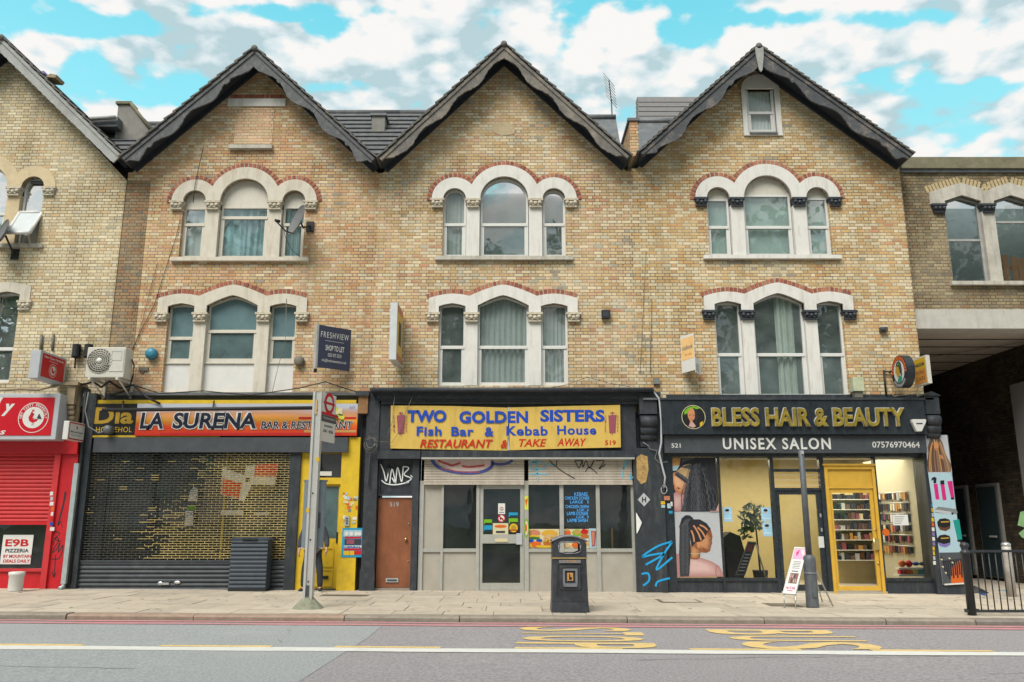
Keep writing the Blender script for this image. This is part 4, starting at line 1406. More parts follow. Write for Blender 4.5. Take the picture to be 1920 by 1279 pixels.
for nm, h in (('c_red', '#d41a22'), ('c_orange', '#f0701c'), ('c_yellow', '#f2c62a'), ('c_lime', '#7fc414'), ('c_green', '#3c7d35'), ('c_cyan', '#1ba6d6'), ('c_blue', '#1c4fb4'),
              ('c_navy', '#141c3a'), ('c_pink', '#e0258c'), ('c_lilac', '#8d7cc4'), ('c_teal', '#13a094'), ('c_white', '#f2f2ee'), ('c_black', '#15171a'), ('c_grey', '#8b8f90'),
              ('c_lightblue', '#bcdbe8'), ('c_tan', '#d9a35e'), ('c_brown', '#6b3f22'), ('c_cream', '#efe2b4'), ('c_skin', '#c98a5e'), ('c_skin_dark', '#9b5a35'), ('c_skin_lit', '#e09a6a'),
              ('c_hair', '#23242a'), ('c_hair_grey', '#55585f'), ('c_hair_brown', '#6d5245'), ('c_hair_light', '#9c7c68'), ('c_rose', '#dcaeaa'), ('c_palegrey', '#ccd0d6'), ('c_maroon', '#a9586a'),
              ('c_gold', '#c9a233'), ('c_sign_yellow', '#f4ce68'), ('c_sign_blue', '#1450c8'), ('c_sign_red', '#dd2a10'), ('c_salmon', '#dd8f6b'), ('c_fry', '#eeb93c'), ('c_food', '#c9762c'), ('c_peach', '#e9c188'), ('c_slate', '#3c434f')):
    mat(nm, rgb(h, 0.70), 0.55, var=0.05, scale=9)
mat('c_hair', rgb('#2a2b33', .7), .5, var=.6, scale=40); mat('c_hair_brown', rgb('#7a6052', .7), .5, var=.4, scale=30); mat('c_skin', rgb('#c98a5e', .7), .5, var=.16, scale=9); mat('c_skin_dark', rgb('#9b5a35', .7), .5, var=.16, scale=9); mat('c_rose', rgb('#dcaeaa', .7), .7, var=.1, scale=14)
mat('c_sign_yellow', rgb('#f4ce68', .70), .5, var=.07, scale=3, dirt=.45, dcol=rgb('#b08f45', .6), dscale=2, streak=True, dthr=.5)
def mixc(h0, h1, t): return tuple(p+(q-p)*t for p, q in zip(rgb(h0, .7), rgb(h1, .7)))
for i in range(7):
    mat('tone_skin_%d' % i, mixc('#7d4428', '#e2a474', i/6), .5, var=.1, scale=14)
    mat('tone_rose_%d' % i, mixc('#b9807f', '#ebc6c1', i/6), .6, var=.06, scale=14)
    mat('tone_hair_%d' % i, mixc('#14151a', '#6c6f78', i/6), .5, var=.4, scale=45)
    mat('tone_lit_%d' % i, mixc('#c26f42', '#f4bd92', i/6), .5, var=.08, scale=14)
mat('c_hotred', rgb('#d80e26', 0.72), 0.4, var=0.04)


def emis(name, col, st):
    m = bpy.data.materials.new(name); m.use_nodes = True
    b = m.node_tree.nodes['Principled BSDF']
    b.inputs['Base Color'].default_value = (*col, 1)
    b.inputs['Emission Color'].default_value = (*col, 1)
    b.inputs['Emission Strength'].default_value = st
    M[name] = m


emis('lamp_warm', (1.0, 0.85, 0.6), 4.0)
emis('tube_lit', (1.0, 0.95, 0.78), 1.6)
emis('neon_blue', (0.05, 0.27, 0.6), 0.3)


def band_mat(name, z0, z1, stops, x0=None, x1=None, rough=0.4):
    """printed banner: bands of ink by height"""
    m = bpy.data.materials.new(name); m.use_nodes = True
    nt = m.node_tree; N = nt.nodes.new; L = nt.links.new
    b = nt.nodes['Principled BSDF']; b.inputs['Roughness'].default_value = rough
    geo = N('ShaderNodeNewGeometry'); sp = N('ShaderNodeSeparateXYZ'); L(geo.outputs['Position'], sp.inputs[0])
    mr = N('ShaderNodeMapRange'); L(sp.outputs[2], mr.inputs[0]); mr.inputs[1].default_value = z0; mr.inputs[2].default_value = z1
    mp = N('ShaderNodeMapping'); L(geo.outputs['Position'], mp.inputs[0]); mp.inputs['Scale'].default_value = (0.5, 1, 3)
    n = N('ShaderNodeTexNoise'); n.inputs['Scale'].default_value = 1.6; L(mp.outputs[0], n.inputs['Vector'])
    ad = N('ShaderNodeMath'); ad.operation = 'MULTIPLY_ADD'; L(n.outputs['Fac'], ad.inputs[0]); ad.inputs[1].default_value = 0.3; L(mr.outputs[0], ad.inputs[2])
    ad2 = N('ShaderNodeMath'); ad2.operation = 'SUBTRACT'; L(ad.outputs[0], ad2.inputs[0]); ad2.inputs[1].default_value = 0.15
    cr = N('ShaderNodeValToRGB'); L(ad2.outputs[0], cr.inputs[0])
    el = cr.color_ramp.elements
    el[0].position = stops[0][0]; el[0].color = (*stops[0][1], 1)
    el[1].position = stops[-1][0]; el[1].color = (*stops[-1][1], 1)
    for p, c in stops[1:-1]:
        e = el.new(p); e.color = (*c, 1)
    L(cr.outputs[0], b.inputs['Base Color'])
    M[name] = m


def slats(mb, x0, x1, z0, z1, y, pitch, mt, bulge=0.025):
    n = max(1, int(round((z1-z0)/pitch)))
    p = (z1-z0)/n
    for i in range(n):
        a = z0+i*p
        prof = [(0, 0), (0.15, 0.7), (0.5, 1), (0.85, 0.7), (1, 0)]
        vs = []
        for t, h in prof:
            vs += [(x0, y-bulge*h, a+p*t), (x1, y-bulge*h, a+p*t)]
        mb._add(vs, [(2*k, 2*k+1, 2*k+3, 2*k+2) for k in range(4)], mt)


def RX(px0, py0, px1, py1, Y):
    pm = (py0+py1)/2
    a, b = X(px0, pm, Y), X(px1, pm, Y)
    return min(a, b), max(a, b), Z(py1, Y), Z(py0, Y)


BOT = -0.2
SY = -0.06   # glazing line of the shops


def rtext(mb, s, px0, py0, px1, py1, Y, mt, **k):
    x0, x1, z0, z1 = RX(px0, py0, px1, py1, Y)
    mb.text(s, (x0, Y, z0), x1-x0, z1-z0, mt, **k)


def pbox(mb, px0, py0, px1, py1, y0, y1, mt):
    x0, x1, z0, z1 = RX(px0, py0, px1, py1, y0)
    mb.box(x0, x1, y0, y1, z0, z1, mt)


def prect(mb, px0, py0, px1, py1, Y, mt):
    x0, x1, z0, z1 = RX(px0, py0, px1, py1, Y)
    mb.rect(x0, x1, z0, z1, Y, mt)


def room(parent, x0, x1, y0, y1, z0, z1, wall, floor='inside_floor', ceil=None, name='interior'):
    mb = MB()
    c = ceil or wall
    mb.quad((x0, y1, z0), (x1, y1, z0), (x1, y1, z1), (x0, y1, z1), wall)
    mb.quad((x0, y0, z0), (x0, y1, z0), (x0, y1, z1), (x0, y0, z1), wall)
    mb.quad((x1, y0, z0), (x1, y1, z0), (x1, y1, z1), (x1, y0, z1), wall)
    mb.quad((x0, y0, z0), (x1, y0, z0), (x1, y1, z0), (x0, y1, z0), floor)
    mb.quad((x0, y0, z1), (x1, y0, z1), (x1, y1, z1), (x0, y1, z1), c)
    return mb.build(name, parent)


# brick core behind the shop signs
hc = thing('party_wall', 'dark rear wall seen in the gaps behind the shop signboards', 'wall', (-3, .31, 0))
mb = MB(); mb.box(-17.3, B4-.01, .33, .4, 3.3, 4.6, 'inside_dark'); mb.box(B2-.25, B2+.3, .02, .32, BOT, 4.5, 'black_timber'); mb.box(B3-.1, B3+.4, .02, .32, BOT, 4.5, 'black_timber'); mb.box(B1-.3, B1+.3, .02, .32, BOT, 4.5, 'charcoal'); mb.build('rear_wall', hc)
# ================= red shop at the left edge
sA = thing('shopfront', 'bright red shopfront with a half-raised red roller shutter', 'shopfront', (X(50, 1105), SY, g(-12)), 'shopfronts')
xrA = X(104, 960, SY)
xpA = X(136, 960, SY-0.2)
zA0 = Z(1071, SY)
mb = MB(); mb.box(-17.2, xpA, SY-0.3, 0.3, Z(851, SY-.3), Z(824, SY-.3), 'red_paint'); mb.box(-17.2, xpA, -0.02, 0.3, Z(851, SY-.3), 4.3, 'charcoal'); mb.build('shutter_box', sA)
mb = MB(); slats(mb, -17.2, xrA, Z(980, SY), Z(850, SY), SY-0.1, 0.094, 'red_slat', 0.03); mb.box(-17.2, xrA, SY-0.14, SY-0.07, Z(984, SY), Z(979, SY), 'red_paint'); mb.build('roller_shutter', sA)
mb = MB(); mb.box(xrA, xpA, SY-0.22, 0.3, BOT, Z(851, SY-.22), 'red_paint')
mb.box(xrA-0.02, xrA+0.12, SY-0.28, SY-0.221, BOT, Z(852, SY-.28), 'red_slat')
pA = mb.build('pilaster', sA)
mb = MB()
yg = SY-0.2205
mb.stroke(pxpoly([(123, 922), (119, 945), (112, 972), (109, 985), (114, 978), (117, 990)], yg), 0.05, yg-0.002, 'spray_black', taper=True)
for q in ([(101, 996), (112, 1000), (104, 1010), (114, 1016)], [(100, 1022), (104, 1008), (110, 1012), (104, 1024), (98, 1036), (106, 1030), (112, 1018), (109, 1036), (118, 1022), (112, 1046), (96, 1048)],
          [(104, 1040), (103, 1060), (101, 1080)], [(98, 1072), (101, 1082), (105, 1074)]):
    mb.stroke(pxpoly(q, yg), 0.022, yg-0.002, 'spray_black')
mb.build('graffiti', pA)
mb = MB(); mb.box(-17.2, xrA, SY-0.12, 0.25, BOT, zA0, 'red_paint'); mb.box(-17.2, xrA, SY-0.17, 0.1, zA0, zA0+0.06, 'red_slat'); mb.build('stall_riser', sA)
mb = MB(); mb.rect(-17.2, xrA, zA0+0.06, Z(980, SY), SY+0.02, 'dark_shop_glass'); mb.build('display_window', sA)
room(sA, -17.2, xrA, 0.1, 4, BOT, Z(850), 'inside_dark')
random.seed(4)
for i, c in enumerate(('c_white', 'c_palegrey', 'c_white', 'c_orange', 'c_white', 'c_red', 'c_blue', 'c_white')):
    mb = MB(); prect(mb, 93+random.random()*3, 922+i*9.5, 99+random.random()*3, 929+i*9.5, SY-0.2825, c); mb.build('sticker', sA)
t = MB()
yq = SY+0.0
prect(t, 3, 1003, 60, 1058, yq, 'paper')
for (a, b, c, d, s, m_) in ((10, 1011, 54, 1025, 'E9B', 'c_red'), (10, 1029, 54, 1036, 'PIZZERIA', 'c_slate'), (6, 1040, 58, 1046, 'BY MOUNTAIN', 'c_red'), (6, 1049, 56, 1055, 'DEALS DAILY', 'c_red')):
    rtext(t, s, a, b, c, d, yq-0.003, m_, bold=0.03)
t.build('poster', label='white poster with red lettering in the red shop window', cat='poster')
t = MB()
b0 = G(20, 1110)
t.lathe([(0.145, g(b0[0])), (0.15, g(b0[0])+0.03), (0.155, g(b0[0])+0.34), (0.17, g(b0[0])+0.36), (0.17, g(b0[0])+0.42), (0.12, g(b0[0])+0.43)], b0[0], b0[1]+0.16, 'white_plastic', 20)
t.build('bucket', label='white lidded tub standing in front of the red stall riser', cat='bucket')

# ================= shuttered shop with the yellow door
s1 = thing('shopfront', 'shuttered shopfront with a brass lattice grille and a bright yellow door', 'shopfront', (X(400, 1105), SY, g(-7)), 'shopfronts')
xa1, xb1 = X(163, 980, SY), X(541, 980, SY)
zsb = Z(820, -0.32)
mb = MB()
mb.box(X(175, 834, -.32), X(652, 834, -.32), -0.32, 0.2, Z(848, -.32), zsb, 'charcoal')
mb.build('shutter_box', s1)
mb = MB()
mb.box(xpA+0.05, xa1, SY-0.2, 0.3, BOT, Z(738, -.2), 'black_paint')
mb.build('pilaster', s1)
mb = MB()
x0y = X(561, 980, SY); x1y = X(672, 980, SY)
mb.box(xb1, x0y-0.004, SY-0.17, 0.3, BOT, Z(848, SY-.17), 'black_paint')
mb.build('shutter_guide', s1)
# grille
yG = SY-0.1
zg0, zg1 = Z(1051, yG), Z(848, yG)
mb = MB()
nr = 46
random.seed(77)
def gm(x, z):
    # brass links on the right, dark ones on the left and in the upper left corner
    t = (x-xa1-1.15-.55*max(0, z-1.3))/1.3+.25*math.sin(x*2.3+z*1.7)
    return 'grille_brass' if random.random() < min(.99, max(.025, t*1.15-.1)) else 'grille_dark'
for i in range(nr+1):
    z = zg0+(zg1-zg0)*i/nr
    ns = 26
    for s_ in range(ns):
        u0, u1 = xa1+(xb1-xa1)*s_/ns, xa1+(xb1-xa1)*(s_+1)/ns
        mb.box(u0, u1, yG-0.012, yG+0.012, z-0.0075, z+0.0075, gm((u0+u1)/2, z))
    if i < nr:
        p = (zg1-zg0)/nr
        x = xa1+(0.06 if i % 2 else 0.155)
        while x < xb1-0.02:
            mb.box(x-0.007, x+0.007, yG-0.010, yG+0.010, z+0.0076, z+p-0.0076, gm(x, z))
            x += 0.19
gr = mb.build('grille', s1)
mb = MB(); slats(mb, xa1, xb1, BOT, zg0-0.012, yG+0.01, 0.094, 'dark_slat', 0.035)
mb.box(xa1, xb1, yG-0.04, yG+0.03, zg0-0.03, zg0+0.012, 'dark_slat')
mb.build('roller_shutter', s1)
mb = MB(); mb.box(xa1+2.0, xa1+2.16, yG-0.06, yG-0.03, zg0-0.55, zg0-0.5, 'steel'); mb.ball((xa1+1.95, yG-0.04, zg0-0.52), (0.07, 0.02, 0.045), 'steel'); mb.ball((xa1+2.35, yG-0.04, zg0-0.5), (0.09, 0.02, 0.04), 'steel'); mb.build('shutter_lock', s1)
mb = MB(); mb.rect(xa1, xb1, BOT, zg1, SY+0.12, 'dark_shop_glass'); mb.box(X(417, 950, SY)-0.025, X(417, 950, SY)+0.025, SY+0.1, SY+0.16, BOT, zg1, 'yellow_paint'); mb.build('display_window', s1)
mb = MB()
zf = Z(757, -.2)
mb.box(xa1-0.05, x1y, -0.02, 0.3, Z(848), Z(738), 'charcoal')
mb.build('fascia_backing', s1)
mb = MB(); pbox(mb, 172, 750, 668, 757, -0.2, -0.021, 'yellow_paint'); mb.build('fascia_trim', s1)
mb = MB(); mb.box(B1+0.3, X(690, 738, -.15), -0.15, 0.02, Z(741, -.15), Z(735.5, -.15), 'lead'); mb.build('lead_flashing', s1)
mb = MB()
# dim contents of the closed shop
XC = (xa1+xb1)/2
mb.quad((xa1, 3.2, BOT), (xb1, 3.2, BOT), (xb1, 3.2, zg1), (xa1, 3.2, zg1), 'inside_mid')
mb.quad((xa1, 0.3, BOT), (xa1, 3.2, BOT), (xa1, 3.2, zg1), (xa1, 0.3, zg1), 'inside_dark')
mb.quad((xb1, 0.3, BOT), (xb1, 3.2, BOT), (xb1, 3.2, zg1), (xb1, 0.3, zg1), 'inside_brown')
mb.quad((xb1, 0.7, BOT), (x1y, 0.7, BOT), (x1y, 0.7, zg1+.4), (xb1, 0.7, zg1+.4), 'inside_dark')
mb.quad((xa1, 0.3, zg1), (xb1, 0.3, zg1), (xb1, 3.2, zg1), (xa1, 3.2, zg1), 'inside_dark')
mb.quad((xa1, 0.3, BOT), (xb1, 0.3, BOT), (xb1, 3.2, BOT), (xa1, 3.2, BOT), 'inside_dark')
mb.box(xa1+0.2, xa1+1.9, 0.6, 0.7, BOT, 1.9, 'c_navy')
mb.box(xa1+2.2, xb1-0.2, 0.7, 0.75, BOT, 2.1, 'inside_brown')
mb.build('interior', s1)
# yellow door bay
mb = MB()
zyt = Z(848, SY)
xd0, xd1 = X(578, 1000, SY), X(637, 1000, SY)
mb.box(x0y, xd0, SY-0.1, 0.3, BOT, zyt+.35, 'yellow_paint')
mb.box(xd1, x1y, SY-0.16, 0.3, BOT, Z(820, SY-.16), 'yellow_paint')
mb.box(xd0, xd1, SY-0.07, 0.3, Z(908, SY), Z(896, SY), 'yellow_paint')
mb.box(xd0, xd1, SY-0.07, 0.3, zyt-0.03, zyt+0.3, 'yellow_paint')
mb.build('door_frame', s1)
mb = MB(); mb.rect(xd0, xd1, Z(896, SY), zyt-0.03, SY+0.02, 'dark_shop_glass')
fl = mb.build('fanlight', s1)
mb = MB(); prect(mb, 600, 884, 622, 892, SY+0.012, 'paper'); mb.build('notice', fl)
mb = MB()
xg0, xg1, zg_0, zg_1 = RX(596, 912, 634, 1010, SY+.02)
mb.prism([(xd0, g(-4.5)+0.03), (xd1, g(-4.5)+0.03), (xd1, Z(908, SY)), (xd0, Z(908, SY))], SY, SY+0.05, 'yellow_paint', [[(xg0, zg_0), (xg1, zg_0), (xg1, zg_1), (xg0, zg_1)]])
for a, b in ((0.1, 0.5), (0.55, 1.0)):
    mb.frame(xd0+0.12, xd1-0.12, a, b, SY-0.02, SY-0.001, 0.03, 'yellow_paint')
dr = mb.build('door', s1)
mb = MB(); mb.rect(xg0, xg1, zg_0, zg_1, SY+0.03, 'frost_dark'); mb.build('pane', dr)
mb = MB(); pbox(mb, 630, 998, 638, 1018, SY-0.03, SY-0.003, 'rubber_black'); mb.build('lock_plate', dr)
mb = MB(); pbox(mb, 605, 1080, 615, 1086, SY-0.03, SY-0.003, 'rubber_black'); mb.build('letterbox', dr)
mb = MB(); mb.box(xd0, xd1, SY-0.05, 0.3, BOT, g(-4.5)+0.025, 'charcoal'); mb.build('doorstep', s1)
random.seed(8)
for i in range(26):
    mb = MB()
    px, py = 650+random.uniform(-7, 20), 925+random.uniform(0, 55)
    w, h = random.uniform(3, 8), random.uniform(3, 7)
    prect(mb, px-w/2, py-h/2, px+w/2, py+h/2, SY-0.162-0.0004*i, random.choice(['paper', 'c_palegrey', 'paper', 'c_lightblue', 'c_orange', 'c_cream', 'c_grey']))
    mb.build('sticker', s1)
mb = MB(); pbox(mb, 646, 968, 655, 986, SY-0.2, SY-0.161, 'zinc')
for r in range(4): pbox(mb, 648.5, 971+r*3.4, 652.5, 973+r*3.4, SY-0.204, SY-0.2001, 'rubber_black')
mb.build('door_entry_panel', s1)
# flag and papers hung inside the closed shop
t = MB()
yf = SY-0.045
fl_ = lambda pts: pxpoly(pts, yf)
zz6 = zoomer(140, 700, 2.907)
for pts, m_ in (([(815, 515), (940, 560), (932, 590), (812, 575)], 'flag_dark'), ([(812, 575), (932, 590), (930, 605), (922, 690), (805, 660)], 'c_white'),
                ):
    pass
mat('flag_red', rgb('#e0382e', 1.0), 0.8, var=0.08)
mat('flag_white', (0.82, 0.8, 0.74), 0.8, var=0.05)
mat('flag_dark', (0.12, 0.085, 0.045), 0.8, var=0.2)
for pts, m_ in (([(806, 512), (1110, 490), (1090, 615), (950, 640), (925, 695), (800, 662)], 'flag_white'),
                ([(822, 515), (935, 497), (925, 553), (818, 520)], 'flag_dark'),
                ([(985, 500), (1112, 488), (1103, 562), (978, 562)], 'flag_red'),
                ([(808, 572), (912, 600), (895, 683), (803, 660)], 'flag_red'),
                ([(962, 606), (1090, 612), (1086, 640), (955, 668)], 'flag_dark')):
    k = 0 if m_ == 'flag_white' else 0.004
    t.flat(pxpoly(zz6(pts), yf-k), yf-k, m_)
cxf, czf = W(*zz6([(943, 582)])[0], yf-0.006)
t.lathe([(0.055, yf-0.006), (0.055, yf-0.008)], cxf, 0, 'c_brown', 12, axis='y', cz=czf)
t.build('flag', label='red and white cross flag hung behind the lattice grille', cat='flag')
for lab, pts, m_ in (('torn white notice behind the grille, above the green card', [(630, 640), (650, 618), (672, 630), (668, 695), (618, 695)], 'paper'),
                     ('small green card stuck behind the lattice grille', [(615, 722), (660, 722), (658, 745), (612, 745)], 'c_lime'),
                     ('torn white notice behind the grille, below the green card', [(605, 750), (648, 752), (645, 830), (598, 830)], 'paper'),
                     ('long white paper strip behind the grille under the flag', [(798, 748), (920, 746), (920, 774), (795, 774)], 'paper'),
                     ('short white paper strip behind the grille near its right edge', [(985, 758), (1060, 756), (1060, 770), (985, 772)], 'paper')):
    t = MB(); t.flat(pxpoly(zz6(pts), SY-0.045), SY-0.045, m_)
    t.build('notice', label=lab, cat='notice')
t = MB(); pbox(t, 418, 995, 540, 1004, SY+0.3, SY+0.75, 'inside_white'); t.box(X(425, 1050), X(428, 1050), SY+0.35, SY+.4, BOT, Z(1004, SY+.3), 'inside_white'); t.box(X(530, 1050), X(533, 1050), SY+0.35, SY+.4, BOT, Z(1004, SY+.3), 'inside_white')
t.build('counter', label='white topped counter seen through the grille below the flag', cat='counter')
# ribbed dark bin leaning on the shutter
t = thing('storage_bin', 'dark blue ribbed bin standing against the lower shutter', 'bin', (X(466, 1108, -.5), -.5, g(-6)))
mat('bin_blue', (0.05, 0.065, 0.085), 0.45, var=0.15, dirt=0.2)
x0, x1, z0, z1 = RX(431, 1012, 500, 1109, -.62)
mb = MB(); slats(mb, x0, x1, g(-6)+0.05, z1, -.60, 0.094, 'bin_blue', 0.03); mb.box(x0, x1, -.60, -.25, g(-6)+0.04, z1, 'bin_blue'); mb.box(x0-0.01, x1+0.01, -.62, -.24, g(-6), g(-6)+0.05, 'rubber_black'); mb.build('body', t)
mb = MB(); mb.prism([(x0-0.01, z1), (x1+0.02, z1), (x1-0.03, z1+0.05), (x0+0.03, z1+0.05)], -.64, -.22, 'bin_blue'); mb.box(x0+.25, x0+.6, -.66, -.641, z1-0.005, z1+0.03, 'rubber_black'); mb.build('lid', t)

# ================= golden sign shop
s2 = thing('shopfront', 'aluminium takeaway shopfront with beige shutters half up and a brown side door', 'shopfront', (X(940, 1108), SY, g(0)), 'shopfronts')
xk0, xk1 = X(690, 990, SY), X(1190, 985, SY)
mb = MB()   # cornice of several mouldings
xc0, xc1 = X(695, 740, -.45), X(1225, 740, -.45)
for (pa, pb, yy) in ((727, 735, -.52), (735.2, 739, -.42), (739.2, 747, -.38), (747.2, 751, -.33), (751.2, 757, -.28)):
    mb.box(xc0+abs(yy+.52), xc1-abs(yy+.52), yy, 0.02, Z(pb, yy), Z(pa, yy), 'black_timber')
mb.tube([(xc0, -.5, Z(731, -.5)), (xc1, -.5, Z(731, -.5))], 0.06, 'black_timber', 8)
mb.build('cornice', s2)
mb = MB(); mb.box(X(700, 800, -.2), X(1192, 800, -.2), -0.2, 0.3, Z(846, -.2), Z(757, -.2), 'black_timber'); mb.build('fascia', s2)
mb = MB(); pbox(mb, 707, 845, 788, 860, -0.34, 0.1, 'black_timber'); pbox(mb, 790, 845, 1190, 857.5, -0.36, 0.1, 'black_paint'); pbox(mb, 790, 857.6, 1190, 861, -0.37, 0.1, 'alu'); mb.build('shutter_box', s2)
xs0, xs1 = X(786, 985, SY), X(1188, 985, SY)
mb = MB(); mb.box(xk0-0.1, X(706.5, 985, SY), SY-0.18, 0.3, BOT, Z(735, SY-.18), 'black_timber')
mb.box(xk0-0.12, X(708, 985, SY), SY-0.22, SY-0.181, BOT, 0.5, 'black_timber'); mb.build('pilaster', s2)
mb = MB(); mb.box(X(772, 1000, SY), xs0-0.02, SY-0.12, 0.3, BOT, Z(845, SY), 'black_timber'); mb.build('door_post', s2)
# brown door and graffiti panel
xd0, xd1 = X(706.5, 1000, SY), X(772, 1000, SY)
mb = MB(); mb.box(xd0, xd1, SY-0.0, 0.3, Z(928, SY), Z(860, SY), 'black_timber'); mb.frame(xd0, xd1, Z(930, SY), Z(860, SY), SY-0.05, SY-0.001, 0.05, 'black_timber')
gp = mb.build('transom_panel', s2)
mb = MB()
zz4 = zoomer(670, 840, 3.31)
for q in ([(145, 100), (165, 150), (180, 205), (200, 110), (190, 160)], [(200, 225), (215, 130), (235, 215), (215, 185)], [(238, 220), (250, 120), (275, 210), (285, 115)], [(285, 115), (320, 125), (290, 165), (335, 190), (300, 215)],
          [(330, 170), (350, 180), (375, 140), (350, 175), (360, 185)], [(150, 200), (180, 222), (240, 228), (320, 212)], [(355, 195), (345, 240), (350, 262)]):
    mb.stroke(pxpoly(zz4(q), SY-0.052), 0.026, SY-0.054, 'spray_white')
mb.build('graffiti', gp)
mb = MB(); mb.box(xd0+0.01, xd1-0.01, SY+0.02, SY+0.07, g(-3)+0.06, Z(933, SY), 'brown_door')
bd = mb.build('door', s2)
mb = MB(); mb.ball((X(761, 1011, SY), SY-0.03, Z(1011, SY)), 0.038, 'brass', 10); mb.build('door_knob', bd)
mb = MB(); pbox(mb, 723, 1084, 747, 1092, SY-0.005, SY+0.019, 'steel'); mb.box(X(726, 1088, SY), X(744, 1088, SY), SY-0.009, SY-0.0055, Z(1090, SY), Z(1086.5, SY), 'charcoal'); mb.build('letterbox', bd)
mb = MB(); rtext(mb, '519', 731, 941.5, 747.5, 950, SY+0.017, 'steel', bold=0.02, spacing=1.15); mb.build('house_number', bd)
for a, b in ((766, 982), (765, 1052)):
    mb = MB(); mb.ball((X(a, b, SY), SY+0.01, Z(b, SY)), 0.016, 'steel', 8); mb.build('lock_cylinder', bd)
mb = MB(); mb.box(xd0, xd1, SY-0.06, 0.3, BOT, g(-3)+0.05, 'kerb_stone'); mb.build('doorstep', s2)
# aluminium screens
zsil0, zsil1 = Z(1035, SY), Z(1028.5, SY)
ztop = Z(908, SY)
Xs = lambda p: X(p, 985, SY)
mb = MB()
for a, b in ((786, 794), (827, 831.5), (893, 899), (983, 991), (1049.5, 1057), (1118, 1125), (1184, 1189)):
    mb.box(Xs(a), Xs(b), SY-0.06, SY+0.06, BOT, ztop+0.08, 'alu')
mb.box(Xs(786), Xs(894), SY-0.05, SY+0.055, zsil0, zsil1, 'alu'); mb.box(Xs(990), Xs(1188), SY-0.05, SY+0.055, zsil0, zsil1, 'alu')
mb.box(Xs(786), Xs(1188), SY-0.05, SY+0.055, ztop, ztop+0.05, 'alu')
mb.build('screen_frame', s2)
for a, b in ((794, 828), (831, 893), (991, 1050), (1057, 1118), (1125, 1184)):
    mb = MB(); mb.box(Xs(a)-.01, Xs(b)+.01, SY-0.01, SY+0.03, BOT, zsil0, 'alu_panel'); mb.build('lower_panel', s2)
mb = MB(); mb.box(Xs(794)-.01, Xs(828)+.01, SY-0.01, SY+0.03, zsil1, ztop, 'alu_panel'); mb.build('side_panel', s2)
for a, b in ((831.5, 893), (991, 1049.5), (1057, 1118), (1125, 1184)):
    mb = MB(); mb.rect(Xs(a), Xs(b), zsil1, ztop, SY+0.02, 'dark_shop_glass'); mb.build('display_window', s2)
# glazed door
mb = MB()
zd0 = g(0)+0.03
a, b = Xs(899.5), Xs(982.5)
hz = [(Xs(906), Z(1002, SY), Xs(975.5), Z(917, SY)), (Xs(905), Z(1093, SY), Xs(975), Z(1019, SY))]
mb.prism([(a, zd0), (b, zd0), (b, ztop), (a, ztop)], SY-0.03, SY+0.03, 'alu', [[(q[0], q[1]), (q[2], q[1]), (q[2], q[3]), (q[0], q[3])] for q in hz])
gd = mb.build('door', s2)
mb = MB()
for q in hz: mb.rect(q[0], q[2], q[1], q[3], SY, 'dark_shop_glass')
mb.build('pane', gd)
mb = MB(); pbox(mb, 928, 1010, 952, 1016, SY-0.05, SY-0.031, 'c_cream'); mb.build('letterbox', gd)
mb = MB(); pbox(mb, 968, 1000, 979, 1021, SY-0.07, SY-0.031, 'c_palegrey'); mb.build('push_plate', gd)
mb = MB(); mb.box(Xs(893), Xs(991), SY-0.1, 0.2, BOT, zd0-0.004, 'alu_panel'); mb.build('doorstep', s2)
